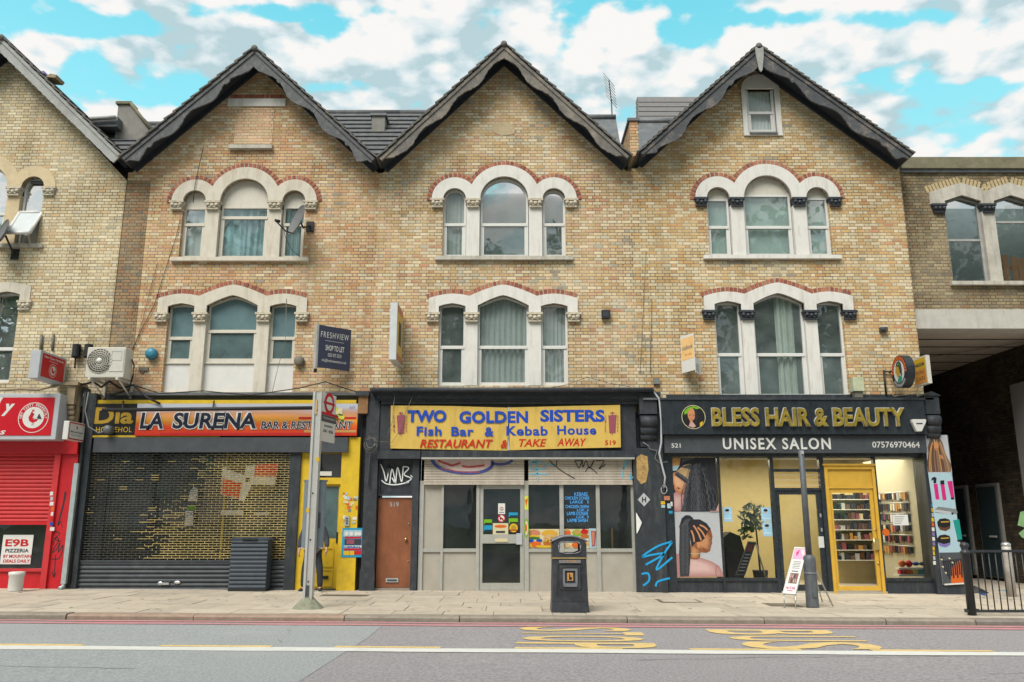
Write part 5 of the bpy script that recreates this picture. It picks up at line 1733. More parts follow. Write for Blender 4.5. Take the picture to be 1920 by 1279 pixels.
# rolled shutters
for i, (a, b) in enumerate(((794, 983), (991, 1187))):
    mb = MB(); slats(mb, Xs(a), Xs(b), Z(905, SY-.1), Z(860, SY-.1), SY-0.1, 0.062, 'shutter_beige', 0.014); mb.box(Xs(a), Xs(b), SY-0.13, SY-0.09, Z(909, SY-.1), Z(904.5, SY-.1), 'shutter_beige')
    sh = mb.build('roller_shutter', s2)
    mb = MB()
    yz = SY-0.117
    if i == 0:
        base = pxpoly(zz4([(480, 72), (540, 60), (830, 60), (840, 120), (780, 140), (700, 150), (600, 140), (520, 110)]), yz)
        base = [(p[0], min(p[1], Z(861, yz))) for p in base]
        mb.flat(base, yz, 'spray_pink')
        cl = lambda pts: [(p[0], min(p[1], Z(861, yz-.002))) for p in pxpoly(zz4(pts), yz-.002)]
        mb.stroke(cl([(460, 72), (500, 118), (580, 145), (680, 155), (770, 148), (830, 118), (838, 78)]), 0.075, yz-0.002, 'spray_navy')
        mb.stroke(cl([(838, 96), (880, 102), (930, 96), (965, 76)]), 0.06, yz-0.002, 'spray_navy')
        mb.stroke(cl([(500, 78), (560, 100), (590, 108), (640, 92)]), 0.05, yz-0.003, 'spray_red')
        mb.stroke(cl([(650, 112), (700, 118), (790, 108)]), 0.05, yz-0.003, 'spray_red')
        mb.stroke(cl([(520, 126), (640, 148), (760, 150)]), 0.02, yz-0.004, 'spray_red')
    else:
        cl = lambda pts: [(p[0], min(p[1], Z(861, yz-.002))) for p in pxpoly(zz4(pts), yz-.002)]
        for q in ([(1068, 108), (1090, 90), (1150, 90), (1165, 125), (1090, 135), (1068, 110)], [(1110, 75), (1115, 130), (1120, 210)], [(1068, 165), (1120, 160), (1180, 165)], [(1180, 98), (1220, 110)], [(1645, 185), (1660, 90), (1690, 80), (1650, 130)], [(1700, 160), (1690, 195), (1712, 180)], [(1068, 75), (1110, 100)]):
            mb.stroke(cl(q), 0.03, yz-0.002, 'spray_cyan')
        mb.build('graffiti', sh); mb = MB()
        for q in ([(1190, 76), (1225, 110), (1280, 150), (1350, 190)], [(1240, 70), (1235, 110)], [(1350, 75), (1375, 125), (1395, 80), (1400, 120), (1420, 80), (1440, 125), (1470, 75), (1455, 110)], [(1480, 80), (1530, 80), (1500, 130), (1540, 100)], [(1415, 150), (1440, 120), (1490, 160)], [(1355, 78), (1400, 76)]):
            mb.stroke(cl(q), 0.02, yz-0.003, 'spray_black')
    mb.build('graffiti', sh)
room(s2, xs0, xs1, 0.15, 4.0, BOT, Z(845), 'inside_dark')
# big scrolled corbels and the right-hand pier
mb = MB()
xq0, xq1 = X(1200, 790, -.4), X(1233, 790, -.4)
yq = -.4
mb.box(xq0, xq1, yq, 0.1, Z(776, yq), Z(738, yq), 'black_timber')
mb.prism([(xq0-0.03, Z(738, yq)), (xq1+0.03, Z(738, yq)), ((xq0+xq1)/2+.1, Z(727, yq)), ((xq0+xq1)/2-.1, Z(727, yq))], yq-0.02, 0.1, 'black_timber')
for i, (r, pz) in enumerate(((0.15, 790), (0.12, 806), (0.1, 818))):
    mb.tube([(xq0+.02, yq+0.06+i*.05, Z(pz, yq)), (xq1-.02, yq+0.06+i*.05, Z(pz, yq))], r, 'black_timber', 12)
mb.box(xq0+.02, xq1-.02, -0.25, 0.1, Z(838, -.25), Z(776, -.25), 'black_timber')
mb.build('corbel', s2)
mb = MB()
xq0, xq1 = X(672, 750, -.3), X(690, 750, -.3)
mb.box(xq0, xq1, -.3, 0.1, Z(775, -.3), Z(742, -.3), 'worn_wood')if 'worn_wood' in M else None
mat('worn_wood', (0.25, 0.13, 0.055), 0.8, var=0.3, scale=9, dirt=0.5, dcol=(0.06, 0.05, 0.045), dscale=6)
mb.box(xq0, xq1, -.3, 0.1, Z(775, -.3), Z(742, -.3), 'worn_wood')
mb.box(xq0-.06, xq1+.03, -.36, 0.1, Z(741.8, -.36), Z(733, -.36), 'black_timber')
mb.build('corbel', s2)
mb = MB()
xp0, xp1, xp2 = X(1191, 985, SY-.2), X(1218, 985, SY-.2), X(1247, 985, SY-.1)
mb.box(xp0, xp1, SY-0.2, 0.3, BOT, Z(840, SY-.2), 'black_paint')
mb.box(xp1+.002, xp2, SY-0.197, 0.3, BOT, Z(736, SY-.1), 'black_paint')
pr = mb.build('pier', s2)
mb = MB(); mat('bare_wood', (0.42, 0.27, 0.10), 0.85, var=0.5, scale=16, bump=0.5, dirt=0.6, dcol=(0.08, 0.06, 0.04), dscale=9)
pq = [(1193, 858), (1202, 852), (1214, 856), (1216, 880), (1212, 903), (1202, 908), (1194, 897)]
mb.prism(pxpoly(pq, SY-.204), SY-0.206, SY-0.2005, 'bare_wood'); mb.build('bare_patch', pr)
mb = MB()
ys = SY-0.2035
zzp = zoomer(1170, 720, 3.2)
mb.flat(pxpoly(zzp([(72, 770), (108, 832), (76, 905)]), ys), ys, 'spray_white')
for q in ([(75, 765), (110, 832), (78, 905)],): mb.stroke(pxpoly(zzp(q), ys-.002), 0.03, ys-.002, 'spray_black')
mat('spray_fade', (0.28, 0.29, 0.30), 0.8, var=0.4, scale=5)
for q in ([(288, 945), (200, 975), (110, 1035), (170, 1025), (240, 1020), (130, 1085)], [(288, 948), (240, 1020), (195, 1115), (290, 1040)], [(105, 1140), (145, 1138), (150, 1180), (115, 1210)], [(190, 1215), (205, 1185), (275, 1165)]):
    mb.stroke(pxpoly(zzp(q), SY-.206), 0.045, SY-0.206, 'spray_blue')
mb.build('graffiti', pr)
t = MB()
cx_, cz_ = W(1207.5, 937, SY-.21)
t.prism([(cx_-.15, cz_), (cx_, cz_-.16), (cx_+.15, cz_), (cx_, cz_+.16)], SY-0.215, SY-0.2045, 'c_palegrey')
t.text('H', (cx_-.05, SY-0.2175, cz_-.065), .1, .13, 'c_black', bold=0.03)
t.build('hydrant_sign', label='pale diamond plate marked H on the black pier', cat='sign')

# things in and on the takeaway windows
yy = SY+0.012
t = MB()
zzF = zoomer(980, 985, 12.8)
prect(t, 991, 992, 1049, 1028, yy, 'c_cream')
def blob(t, cx, cy, rx, ry, m_, Y, n=16, rough=0.12):
    pts = []
    for i in range(n):
        a = 2*PI*i/n
        k = 1+random.uniform(-rough, rough)
        pts.append((cx+rx*math.cos(a)*k, cy+ry*math.sin(a)*k))
    t.flat(pxpoly(pts, Y), Y, m_)
random.seed(2)
for i, (a, b, c, d, m_) in enumerate(((1001, 1000, 11, 7, 'c_salmon'), (1001, 1006, 11, 3, 'c_yellow'), (1002, 1009, 10, 2.5, 'c_green'), (1031, 1000, 15, 6, 'c_fry'), (1033, 1008, 14, 6, 'c_peach'), (996, 1014, 5, 3, 'c_blue'), (1011, 1013.5, 6, 3, 'c_blue'), (1004, 1021, 11, 6, 'c_orange'), (994, 1023, 4, 4, 'c_fry'), (1030, 1019, 13, 6, 'c_food'), (1040, 1015, 8, 4, 'c_tan'), (1020, 1025, 16, 2.5, 'c_yellow'))):
    blob(t, a, b, c, d, m_, yy-0.002-0.0015*i)
for i in range(26):
    a, b = random.uniform(1018, 1046), random.uniform(1004, 1016)
    t.stroke(pxpoly([(a, b), (a+random.uniform(-4, 4), b+random.uniform(2, 5))], yy-0.024), 0.02, yy-0.024-0.0004*i, random.choice(['c_peach', 'c_fry', 'c_yellow']))
t.build('food_picture', label='burger and chips picture along the window foot beside the glass door', cat='picture', group='food pictures in the takeaway windows')
t = MB()
prect(t, 1057, 992, 1104, 1028, yy, 'c_cream')
for i, (a, b, c, d, m_) in enumerate(((1064, 1000, 6, 7, 'c_orange'), (1064, 994, 2, 3, 'c_tan'), (1082, 999, 9, 6, 'c_lime'), (1082, 998, 7, 4, 'c_tan'), (1096, 997, 7, 5, 'c_red'), (1096, 1006, 8, 5, 'c_food'), (1064, 1023, 6, 4, 'c_peach'), (1080, 1022, 8, 5, 'c_orange'), (1096, 1019, 7, 4, 'c_fry'), (1098, 1012, 6, 2, 'c_white'))):
    blob(t, a, b, c, d, m_, yy-0.002-0.0015*i)
t.build('food_picture', label='wraps and salad picture behind the litter bin hood', cat='picture', group='food pictures in the takeaway windows')
t = MB()
prect(t, 1104.5, 991, 1118, 1028, yy, 'c_lightblue')
t.flat(pxpoly([(1108, 995), (1118, 996), (1116, 1024), (1110, 1025)], yy-.003), yy-0.003, 'c_maroon'); t.flat(pxpoly([(1109.5, 997), (1115, 997), (1114, 1022), (1111, 1023)], yy-.005), yy-0.005, 'c_salmon')
t.build('food_picture', label='narrow picture of a pink kebab spit in the takeaway window', cat='picture', group='food pictures in the takeaway windows')
t = MB()
for i, (s_, a, b, c, d) in enumerate((('KEBABS', 1077, 923, 1102, 930), ('CHICKEN DONER', 1059, 931, 1105, 937), ('LARGE   5', 1069, 938.5, 1104, 944), ('CHICKEN SHISH', 1060, 947, 1104, 953), ('LGE  6', 1082, 954, 1104, 958.5), ('LAMB DONER', 1063, 959.5, 1103, 966), ('LGE  5', 1081, 967, 1104, 971.5), ('LAMB SHISH', 1064, 972.5, 1102, 979))):
    rtext(t, s_, a, b, c, d, yy, 'neon_blue')
t.build('menu_lettering', label='glowing blue kebab menu lettering in the takeaway window', cat='menu')
ya = SY-0.002
for lab, nm, (a, b, c, d), m_, extra in (
    ('white notice with a red ring at the top of the glass door', 'notice', (934, 944, 947, 964), 'paper', 'ring'),
    ('white and red round no dogs sticker on the glass door', 'sticker', (933, 965, 947.5, 979), None, 'dog'),
    ('cyan sticker at the right side of the glass door', 'sticker', (954, 961, 971, 969), 'c_cyan', 'black'),
    ('lime sticker at the right side of the glass door', 'sticker', (954, 972, 971, 981.5), 'c_lime', 'black'),
    ('lime sticker at the left side of the glass door', 'sticker', (907, 974, 922.5, 983), 'c_lime', 'black'),
    ('cyan sticker at the left side of the glass door', 'sticker', (906.5, 985, 923, 996), 'c_cyan', 'black'),
    ('round yellow sticker low on the right of the glass door', 'sticker', (955, 983, 971, 997), None, 'yel'),
    ('cream opening hours card with an orange oval on the glass door', 'card', (924, 981, 953, 1003), 'c_cream', 'card')):
    t = MB()
    if m_: prect(t, a, b, c, d, ya, m_)
    cx_, cz_ = W((a+c)/2, (b+d)/2, ya); r_ = X(c, b, ya)-cx_
    disc = lambda r, m, dy: t.flat([(cx_+r*math.cos(2*PI*i/20), cz_+r*math.sin(2*PI*i/20)) for i in range(20)], ya-dy, m)
    if extra == 'ring': disc(r_*.55, 'c_red', .003); disc(r_*.4, 'paper', .005); rtext(t, '%', (a+c)/2-2, (b+d)/2-2.5, (a+c)/2+2, (b+d)/2+2.5, ya-.007, 'c_grey'); prect(t, a+2, d-4, c-2, d-2.5, ya-.003, 'c_grey')
    if extra == 'dog':
        disc(r_, 'c_red', .001); disc(r_*.76, 'paper', .003)
        blob(t, (a+c)/2, (b+d)/2+.5, 3.4, 1.6, 'c_black', ya-.005); prect(t, a+4.5, 973, a+5.7, 976, ya-.005, 'c_black'); prect(t, a+8.8, 973, a+10, 976, ya-.005, 'c_black')
        t.stroke(pxpoly([(a+3, b+3), (c-3, d-3)], ya-.007), 0.03, ya-.007, 'c_red')
    if extra == 'black': prect(t, a+2, d-2.6, c, d-0.4, ya-.003, 'c_black')
    if extra == 'yel': disc(r_, 'c_yellow', .001); disc(r_*.6, 'c_gold', .003); prect(t, a+1, d-4, c-1, d-2, ya-.005, 'c_red')
    if extra == 'card':
        cz_ = Z(987, ya)
        t.flat([(cx_+r_*.8*math.cos(2*PI*i/20), cz_+.035*math.sin(2*PI*i/20)) for i in range(20)], ya-.003, 'c_orange'); prect(t, a+6, 995.5, c-6, 999.5, ya-.003, 'c_slate')
    t.build(nm, label=lab, cat=nm, group='stickers and cards on the glass door')
mat('c_stickyellow', rgb('#d8dc4a', .86), 0.5)
t = MB()
yp = SY-0.064
prect(t, 983.6, 930, 990.5, 956, yp, 'c_stickyellow'); t.flat(pxpoly([(984, 938), (990, 934), (987, 950)], yp-.002), yp-.002, 'c_orange')
blob(t, 987, 990, 4.5, 18, 'c_lime', yp, 20, 0.02); blob(t, 987, 990, 3.2, 14, 'c_cream', yp-.002, 20, 0.02); blob(t, 986, 990, 2, 8, 'c_orange', yp-.004, 20, 0.02)
t.build('sticker', label='worn yellow and green stickers on the post right of the glass door', cat='sticker')
t = MB(); t.box(X(1146.5, 1010, .3), X(1149.5, 1010, .3), .3, .34, Z(1030, .3), Z(990, .3), 'wood_orange'); t.build('wooden_stick', label='wooden stick propped behind the right takeaway window', cat='stick')

# ================= salon
s3 = thing('shopfront', 'black salon shopfront with a gold door and lit beige interior', 'shopfront', (X(1500, 1115), SY, g(7)), 'shopfronts')
Xv = lambda p: X(p, 970, SY)
xl3, xr3 = Xv(1259), Xv(1745)
zt3 = Z(855, SY)
zsl = Z(1083.5, SY)
mb = MB()
mb.box(Xv(1247), Xv(1263.5), SY-0.1, 0.3, BOT, zt3+0.1, 'black_gloss')
for a, b in ((1348.5, 1353), (1448, 1454.5), (1541.5, 1549.5), (1644.5, 1648.5), (1738, 1752)):
    mb.box(Xv(a), Xv(b), SY-0.08, SY+0.06, BOT, zt3, 'black_gloss')
mb.box(xl3, xr3, SY-0.09, 0.2, zt3-0.03, zt3+0.12, 'black_gloss')
mb.box(Xv(1263), Xv(1448), SY-0.075, SY+0.055, zsl-0.07, zsl, 'black_gloss')
mb.box(Xv(1648), Xv(1738), SY-0.075, SY+0.055, zsl-0.07, zsl, 'black_gloss')
mb.build('screen_frame', s3)
for a, b in ((1263, 1448), (1648, 1740)):
    mb = MB(); mb.box(Xv(a), Xv(b), SY-0.04, SY+0.02, BOT, zsl-0.07, 'black_paint'); mb.build('stall_riser', s3)
for a, b in ((1263.5, 1348.5), (1353, 1448), (1648.5, 1738)):
    mb = MB(); mb.rect(Xv(a), Xv(b), zsl, zt3-0.03, SY, 'shop_glass'); mb.build('display_window', s3)
# black door with louvred fanlight
mb = MB()
zl0, zl1, zl2 = Z(915, SY), Z(885, SY), Z(877, SY)
mb.box(Xv(1454), Xv(1542), SY-0.06, SY+0.05, zl0-0.06, zl0, 'black_gloss'); mb.box(Xv(1454), Xv(1542), SY-0.05, SY+0.04, zl1, zl1+0.07, 'black_gloss')
for k in range(3):
    z = zl0+0.06+k*0.12
    mb._add([(Xv(1455), SY-0.08, z), (Xv(1541), SY-0.08, z), (Xv(1541), SY+0.03, z+0.1), (Xv(1455), SY+0.03, z+0.1)], [(0, 1, 2, 3)], 'white_glass') if 'white_glass' in M else mb._add([(Xv(1455), SY-0.08, z), (Xv(1541), SY-0.08, z), (Xv(1541), SY-0.07, z+0.012), (Xv(1455), SY-0.07, z+0.012)], [(0, 1, 2, 3)], 'alu')
mb.build('louvre', s3)
mb = MB()
d0, d1, dg0, dg1 = Xv(1454.5), Xv(1541.5), Xv(1463), Xv(1533)
zq0, zq1 = g(7)+0.05, zl0-0.06
mb.prism([(d0, zq0), (d1, zq0), (d1, zq1), (d0, zq1)], SY-0.03, SY+0.03, 'black_gloss', [[(dg0, zq0+0.14), (dg1, zq0+0.14), (dg1, zq1-0.1), (dg0, zq1-0.1)]])
dd = mb.build('door', s3)
mb = MB(); mb.rect(dg0, dg1, zq0+0.14, zq1-0.1, SY, 'shop_glass'); mb.build('pane', dd)
mb = MB(); mb.box(Xv(1530), Xv(1540), SY-0.05, SY-0.031, Z(1027, SY), Z(1006, SY), 'white_plastic'); mb.build('letter_plate', dd)
for p_ in (966, 993): mb = MB(); mb.box(Xv(1536), Xv(1539), SY-0.05, SY-0.031, Z(p_+4, SY), Z(p_-3, SY), 'steel'); mb.build('lock_cylinder', dd)
# gold door
mb = MB()
q0, q1 = Xv(1549.5), Xv(1644.5)
zg_ = Z(874, SY)
i0, i1 = Xv(1555.5), Xv(1639)
mb.prism([(q0, BOT), (i0, BOT), (i0, zg_-.08), (i1, zg_-.08), (i1, BOT), (q1, BOT), (q1, zg_), (q0, zg_)], SY-0.11, SY+0.06, 'gold_paint')
mb.box(q0-.03, q1+.03, SY-0.14, SY+0.06, zg_+.002, zg_+0.05, 'gold_paint')
mb.box(i0, i1, SY-0.06, SY+0.03, Z(912, SY), zg_-.08, 'gold_paint'); mb.box(i0, i1, SY-0.10, SY+0.04, Z(916, SY), Z(912, SY)-0.003, 'gold_paint')
gf = mb.build('door_frame', s3)
mb = MB()
zz0, zz1 = g(8.5)+0.07, Z(916.5, SY)
ga, gb_ = Xv(1561.5), Xv(1632.5)
gz0, gz1 = Z(1099, SY), Z(924, SY)
mb.prism([(i0+.01, zz0), (i1-.01, zz0), (i1-.01, zz1), (i0+.01, zz1)], SY-0.07, SY, 'gold_paint', [[(ga, gz0), (gb_, gz0), (gb_, gz1), (ga, gz1)]])
gd = mb.build('door', s3)
mb = MB(); mb.rect(ga, gb_, gz0, gz1, SY-0.03, 'shop_glass'); mb.build('pane', gd)
mb = MB(); mb.box(Xv(1630), Xv(1640), SY-0.12, SY-0.072, Z(1031, SY), Z(1010, SY), 'brass'); mb.tube([(Xv(1631), SY-.12, Z(1008, SY)), (Xv(1631), SY-.12, Z(1033, SY))], .02, 'brass'); mb.build('handle', gd)
for p_ in (993, 1056): mb = MB(); mb.ball((Xv(1636), SY-0.075, Z(p_, SY)), 0.03, 'brass', 8); mb.build('lock_cylinder', gd)
mb = MB(); mb.box(Xv(1454), Xv(1648), SY-0.1, 0.2, BOT, g(8)+0.045, 'alu_panel'); mb.build('doorstep', s3)
mb = MB(); mb.rect(Xv(1549), Xv(1645), zg_+.05, zt3-.03, SY, 'shop_glass'); mb.rect(Xv(1454), Xv(1542), zl1+.07, zt3-.03, SY, 'shop_glass'); mb.build('fanlight', s3)
mat('salon_wall', (0.50, 0.41, 0.2), 0.9, var=0.08)
mat('salon_ceiling', (0.56, 0.48, 0.30), 0.9, var=0.06)
zc3 = Z(836)
it = room(s3, Xv(1259), Xv(1744), 0.1, 4.6, g(7)-0.02, zc3, 'salon_wall', 'inside_floor', 'salon_ceiling')
mb = MB()
mb.box(Xv(1352), Xv(1744), 0.06, 0.5, zt3-0.05, zt3+0.02, 'inside_white')
mb.build('ceiling_edge', s3)
# interior lamps: downlights and one tube
cl_ = thing('ceiling_tube_light', 'lit fluorescent tube on the salon ceiling above the gold door', 'light', (X(1573, 864, 1.4), 1.4, zc3-.1))
mb = MB(); mb.box(X(1548, 864, 1.4), X(1600, 864, 1.4), 1.3, 1.42, zc3-0.14, zc3-0.08, 'tube_lit'); mb.build('tube', cl_)
mb = MB(); mb.box(X(1546, 864, 1.4), X(1602, 864, 1.4), 1.26, 1.46, zc3-0.079, zc3-0.01, 'inside_white'); mb.build('fitting', cl_)
for i, (a, yv) in enumerate(((1374, 1.2), (1435, 1.0), (1350, 2.2), (1383, 2.4), (1493, 1.8), (1516, 1.3), (1541, 1.2))):
    mb = MB()
    xx = X(a, 868, yv)
    mb.lathe([(0.06, zc3-0.03), (0.05, zc3-0.04)], xx, yv, 'lamp_warm', 12); mb.lathe([(0.085, zc3-.02), (0.085, zc3-0.029)], xx, yv, 'inside_white', 12)
    mb.build('downlight', label=('first', 'second', 'third', 'fourth', 'fifth', 'sixth', 'seventh')[0] and ['small lit ceiling spotlight in the middle of the salon window left of the black door', 'small lit ceiling spotlight next to the black door frame, in the salon window', 'small lit ceiling spotlight nearest the braids poster', 'small deeper-set ceiling spotlight in the salon window beside the poster', 'small lit spotlight above the louvre, left of the lamp post top', 'small lit spotlight above the louvre, right of the lamp post top', 'small lit spotlight over the left edge of the gold door'][i], cat='spotlight', group='ceiling spotlights in the salon')
la = bpy.data.lights.new('salon_tube_light', 'AREA'); la.shape = 'RECTANGLE'; la.size = 6.0; la.size_y = 2.5; la.energy = 110; la.color = (1, 0.9, 0.68)
lo = bpy.data.objects.new('salon_tube_light', la); COL.objects.link(lo); lo.location = ((Xv(1352)+Xv(1744))/2, 2.2, zc3-0.16)
# plant, shelves, stock, chair, inner board
t = thing('potted_plant', 'green pot plant inside the salon window behind the blue notices', 'plant', (X(1422, 1075, .7), .7, g(6)))
mat('leaf_dark', (0.035, 0.085, 0.025), 0.6, var=0.3)
mat('bark', (0.10, 0.075, 0.05), 0.9, var=0.3)
px_ = X(1426, 1080, .8)
mb = MB(); mb.lathe([(0.13, 0.0), (0.19, 0.4), (0.19, 0.43), (0.15, 0.42)], px_, .8, 'rubber_black', 14); mb.build('pot', t)
mb = MB(); mb.tube([(px_, .8, .4), (px_-.03, .8, 1.2), (px_-0.06, .8, 1.9)], .025, 'bark', 6, r1=.015); mb.build('stem', t)
mb = MB(); random.seed(21)
def leaves(mb, c, r, n, sz, m_):
    for i in range(n):
        while True:
            p = Vector((random.uniform(-1, 1), random.uniform(-1, 1), random.uniform(-1, 1)))
            if p.length < 1: break
        p = Vector(c)+Vector((p.x*r[0], p.y*r[1], p.z*r[2]))
        a = Vector((random.gauss(0, 1), random.gauss(0, 1), random.gauss(0, 1))).normalized()*sz*random.uniform(.6, 1.3)
        b = a.orthogonal().normalized()*sz*.45
        mb._add([p-a*.5, p+b*.6, p+a*.7, p-b*.6], [(0, 1, 2, 3)], m_)
leaves(mb, (px_-.1, .8, 1.72), (.36, .3, .36), 130, .17, 'leaf_dark'); leaves(mb, (px_-.28, .8, 1.4), (.2, .25, .22), 40, .16, 'leaf_dark'); mb.build('foliage', t)
t = MB(); xx = X(1372, 1020, 1.0)
t.prism([(xx-.3, g(6)), (xx+.22, g(6)), (xx+.28, .9), (xx+.2, 1.25), (xx-.05, 1.35), (xx-.25, 1.2), (xx-.33, .7)], .9, 1.45, 'rubber_black'); t.build('salon_chair', label='black salon chair inside the window beside the braids poster', cat='chair')
t = thing('advertising_board', 'dim advertising board standing inside the salon window', 'board', (X(1400, 1080, .35), .35, g(6)))
mb = MB()
bb_ = [(1403, 1015), (1418, 1016), (1397, 1079), (1379, 1079)]
mb.prism(pxpoly(bb_, .35), .35, .39, 'c_grey'); fr2 = mb.build('frame', t)
mb = MB(); zzb = pxpoly([(1404, 1018), (1415, 1019), (1396, 1076), (1382, 1076)], .345); mb.flat(zzb, .347, 'c_slate'); mb.flat(pxpoly([(1404, 1020), (1414, 1020), (1409, 1034), (1398, 1034)], .343), .343, 'c_maroon')
for k in range(6): mb.stroke(pxpoly([(1397-k*2.4, 1040+k*6), (1407-k*2.2, 1040+k*6)], .343), .03, .342, 'c_palegrey')
mb.build('sheet', fr2)
mb = MB(); mb.tube([W(1417, 1018, .42), (0, 0, 0)] and [(X(1417, 1018, .42), .42, Z(1018, .42)), (X(1441, 1080, .42), .42, g(6))], .018, 'alu'); mb.build('leg', t)
t = thing('product_shelving', 'shelves of small hair products behind the salon window and gold door', 'shelving', (X(1680, 1000, 3.0), 3.0, g(9)))
mb = MB()
ysf = 3.0
x0, x1 = X(1562, 960, ysf), X(1737, 960, ysf)
levels = [Z(q, ysf) for q in (936, 955, 974, 993, 1012, 1031, 1050)]
for z in levels: mb.box(x0, x1, ysf, ysf+.35, z-.02, z, 'inside_white')
mb.box(x0, x1, ysf+.36, ysf+.38, g(9), levels[0]+.3, 'salon_wall')
mb.build('shelf_unit', t)
random.seed(9)
cols = ['c_slate', 'c_brown', 'c_black', 'c_hair_brown', 'c_cream', 'c_palegrey', 'c_maroon', 'c_slate', 'c_tan', 'c_black', 'c_navy', 'c_white']
for li, z in enumerate(levels):
    mb = MB(); x = x0+.05
    while x < x1-.12:
        w = random.uniform(.05, .13); h = random.uniform(.1, .2)
        mb.box(x, x+w, ysf+.03, ysf+.2, z+.001, z+h, random.choice(cols)); x += w+random.uniform(.01, .06)
    mb.build('stock_row', t)
t = thing('product_rack', 'rows of hanging hair products on the pale side wall behind the right salon window', 'rack', (Xv(1744)-.1, 2.0, g(9)))
mat('salon_side', (0.52, 0.48, 0.36), .9, var=.05)
xw_ = Xv(1744)-.012
mb = MB(); mb.quad((xw_, .3, g(9)), (xw_, 4.5, g(9)), (xw_, 4.5, zc3), (xw_, .3, zc3), 'salon_side'); mb.build('backboard', t)
random.seed(19)
for li in range(6):
    mb = MB(); z = 2.15-li*.27; y = .9
    mb.tube([(xw_-.04, .8, z+.2), (xw_-.04, 4.3, z+.2)], .012, 'steel', 5)
    while y < 4.2:
        w = random.uniform(.07, .13); h = random.uniform(.13, .2)
        mb.box(xw_-.09, xw_-.03, y, y+w, z+.18-h, z+.18, random.choice(cols)); y += w+random.uniform(.02, .05)
    mb.build('hanging_row', t)
t = MB()
for k, c in enumerate(('c_orange', 'c_red', 'c_blue', 'c_navy')):
    t.ball((X(1691+k*13, 1056, .5), .5, Z(1057, .5)), (.085, .085, .085 if k < 2 else .05), c, 10)
t.build('tubs', label='row of orange, red and blue tubs at the salon window foot', cat='tubs')
t = MB()
for k, (c, w) in enumerate((('c_red', 9), ('c_orange', 9), ('c_yellow', 9), ('c_teal', 10), ('c_maroon', 6))):
    pbox(t, 1688+k*12, 1068.5, 1688+k*12+w, 1077, .35, .5, c)
pbox(t, 1686, 1077.3, 1746, 1081, .3, .6, 'inside_white'); pbox(t, 1686, 1064.5, 1738, 1068, .4, .6, 'inside_white')
t.build('display_stand', label='white stepped stand of coloured packets at the salon window foot', cat='stand')
t = MB(); cx_, cz_ = W(1661, 998, SY-.004); t.flat([(cx_+.085*math.cos(i*.35), cz_+.085*math.sin(i*.35)) for i in range(18)], SY-.004, 'c_orange'); t.build('sticker', label='round orange sticker on the right salon window', cat='sticker')
t = MB(); prect(t, 1674, 965, 1703, 985, SY-.004, 'paper')
for k in range(4): prect(t, 1677, 968.5+k*4, 1696-k*2, 969.6+k*4, SY-.006, 'c_grey')
t.build('notice', label='white paper notice on the right salon window', cat='notice')
for (a, b, c, d, lab) in ((1355.5, 951, 1373, 978.5, 'blue picture notice on the salon window nearest the braids poster'), (1427, 951, 1446, 978, 'upper of two blue notices beside the black door'), (1430, 979.5, 1448, 1006, 'lower of two blue notices beside the black door')):
    t = MB(); yq = SY-.004
    prect(t, a, b, c, d, yq, 'c_lightblue'); prect(t, a+1, b+1.5, c-1, d-1.5, yq-.002, 'paper_blue'); blob(t, (a+c)/2-1, b+8, 4, 5, 'c_palegrey', yq-.004); blob(t, (a+c)/2-1, b+6, 4, 2.5, 'c_navy', yq-.006); prect(t, a+2, d-7, c-2, d-5.5, yq-.004, 'paper')
    t.build('notice', label=lab, cat='notice', group='blue picture notices on the salon window')

# hair posters
zzH = zoomer(1250, 850, 5.328)
yP = SY-0.085
t = MB()
def hp(pts, m_, k): t.flat(pxpoly(zzH(pts), yP-k*.0015), yP-k*.0015, m_)
def hs(pts, w, m_, k): t.stroke(pxpoly(zzH(pts), yP-k*.0015), w, yP-k*.0015, m_)
hp([(32, 46), (485, 42), (520, 582), (62, 584)], 'c_hair', 0)
hp([(60, 584), (522, 582), (565, 1232), (98, 1240)], 'c_palegrey', 0)
hp([(35, 50), (140, 50), (130, 110), (90, 175), (40, 170)], 'c_tan', 1); hp([(38, 130), (130, 120), (100, 172), (42, 175)], 'c_lightblue', 2)
hp([(45, 215), (80, 185), (150, 240), (225, 320), (215, 370), (185, 400), (140, 410), (100, 380), (78, 360), (75, 330), (60, 290)], 'c_skin_lit', 3)
hp([(75, 345), (110, 372), (120, 395), (90, 385)], 'c_skin', 4); hp([(105, 335), (140, 352), (112, 358)], 'c_brown', 5)
hp([(80, 215), (100, 180), (170, 120), (230, 105), (275, 130), (285, 180), (270, 230), (235, 290), (200, 290)], 'c_peach', 4)
hp([(130, 140), (230, 108), (275, 135), (280, 180), (200, 150)], 'c_hair_grey', 5)
for k in range(7): hs([(110+k*16, 170-k*6), (150+k*18, 200-k*8), (185+k*14, 250-k*6)], .008, 'c_hair_grey', 6)
hp([(82, 215), (105, 178), (240, 275), (218, 318)], 'c_hair_grey', 7); hs([(85, 205), (160, 258), (225, 308)], .03, 'c_hair', 8)
hp([(60, 400), (100, 385), (150, 412), (190, 405), (170, 500), (140, 582), (65, 582)], 'c_rose', 3)
random.seed(31)
for k in range(46):
    x0 = 235+random.random()*60
    y0 = 90+random.random()*60
    x1 = 160+k*7.5
    hs([(x0+k*2, y0), (x0*.6+x1*.4+random.uniform(-12, 12), 220+random.uniform(-15, 15)), (x1+random.uniform(-14, 14), 400), (x1+random.uniform(-10, 10), 575)], .009, random.choice(['c_hair_grey', 'c_slate', 'c_black', 'c_hair_grey']), 9+k*.1)
hp([(430, 582), (470, 540), (490, 575), (520, 500), (520, 582)], 'c_rose', 15); hp([(150, 46), (300, 46), (200, 75), (150, 100)], 'c_hair_grey', 8)
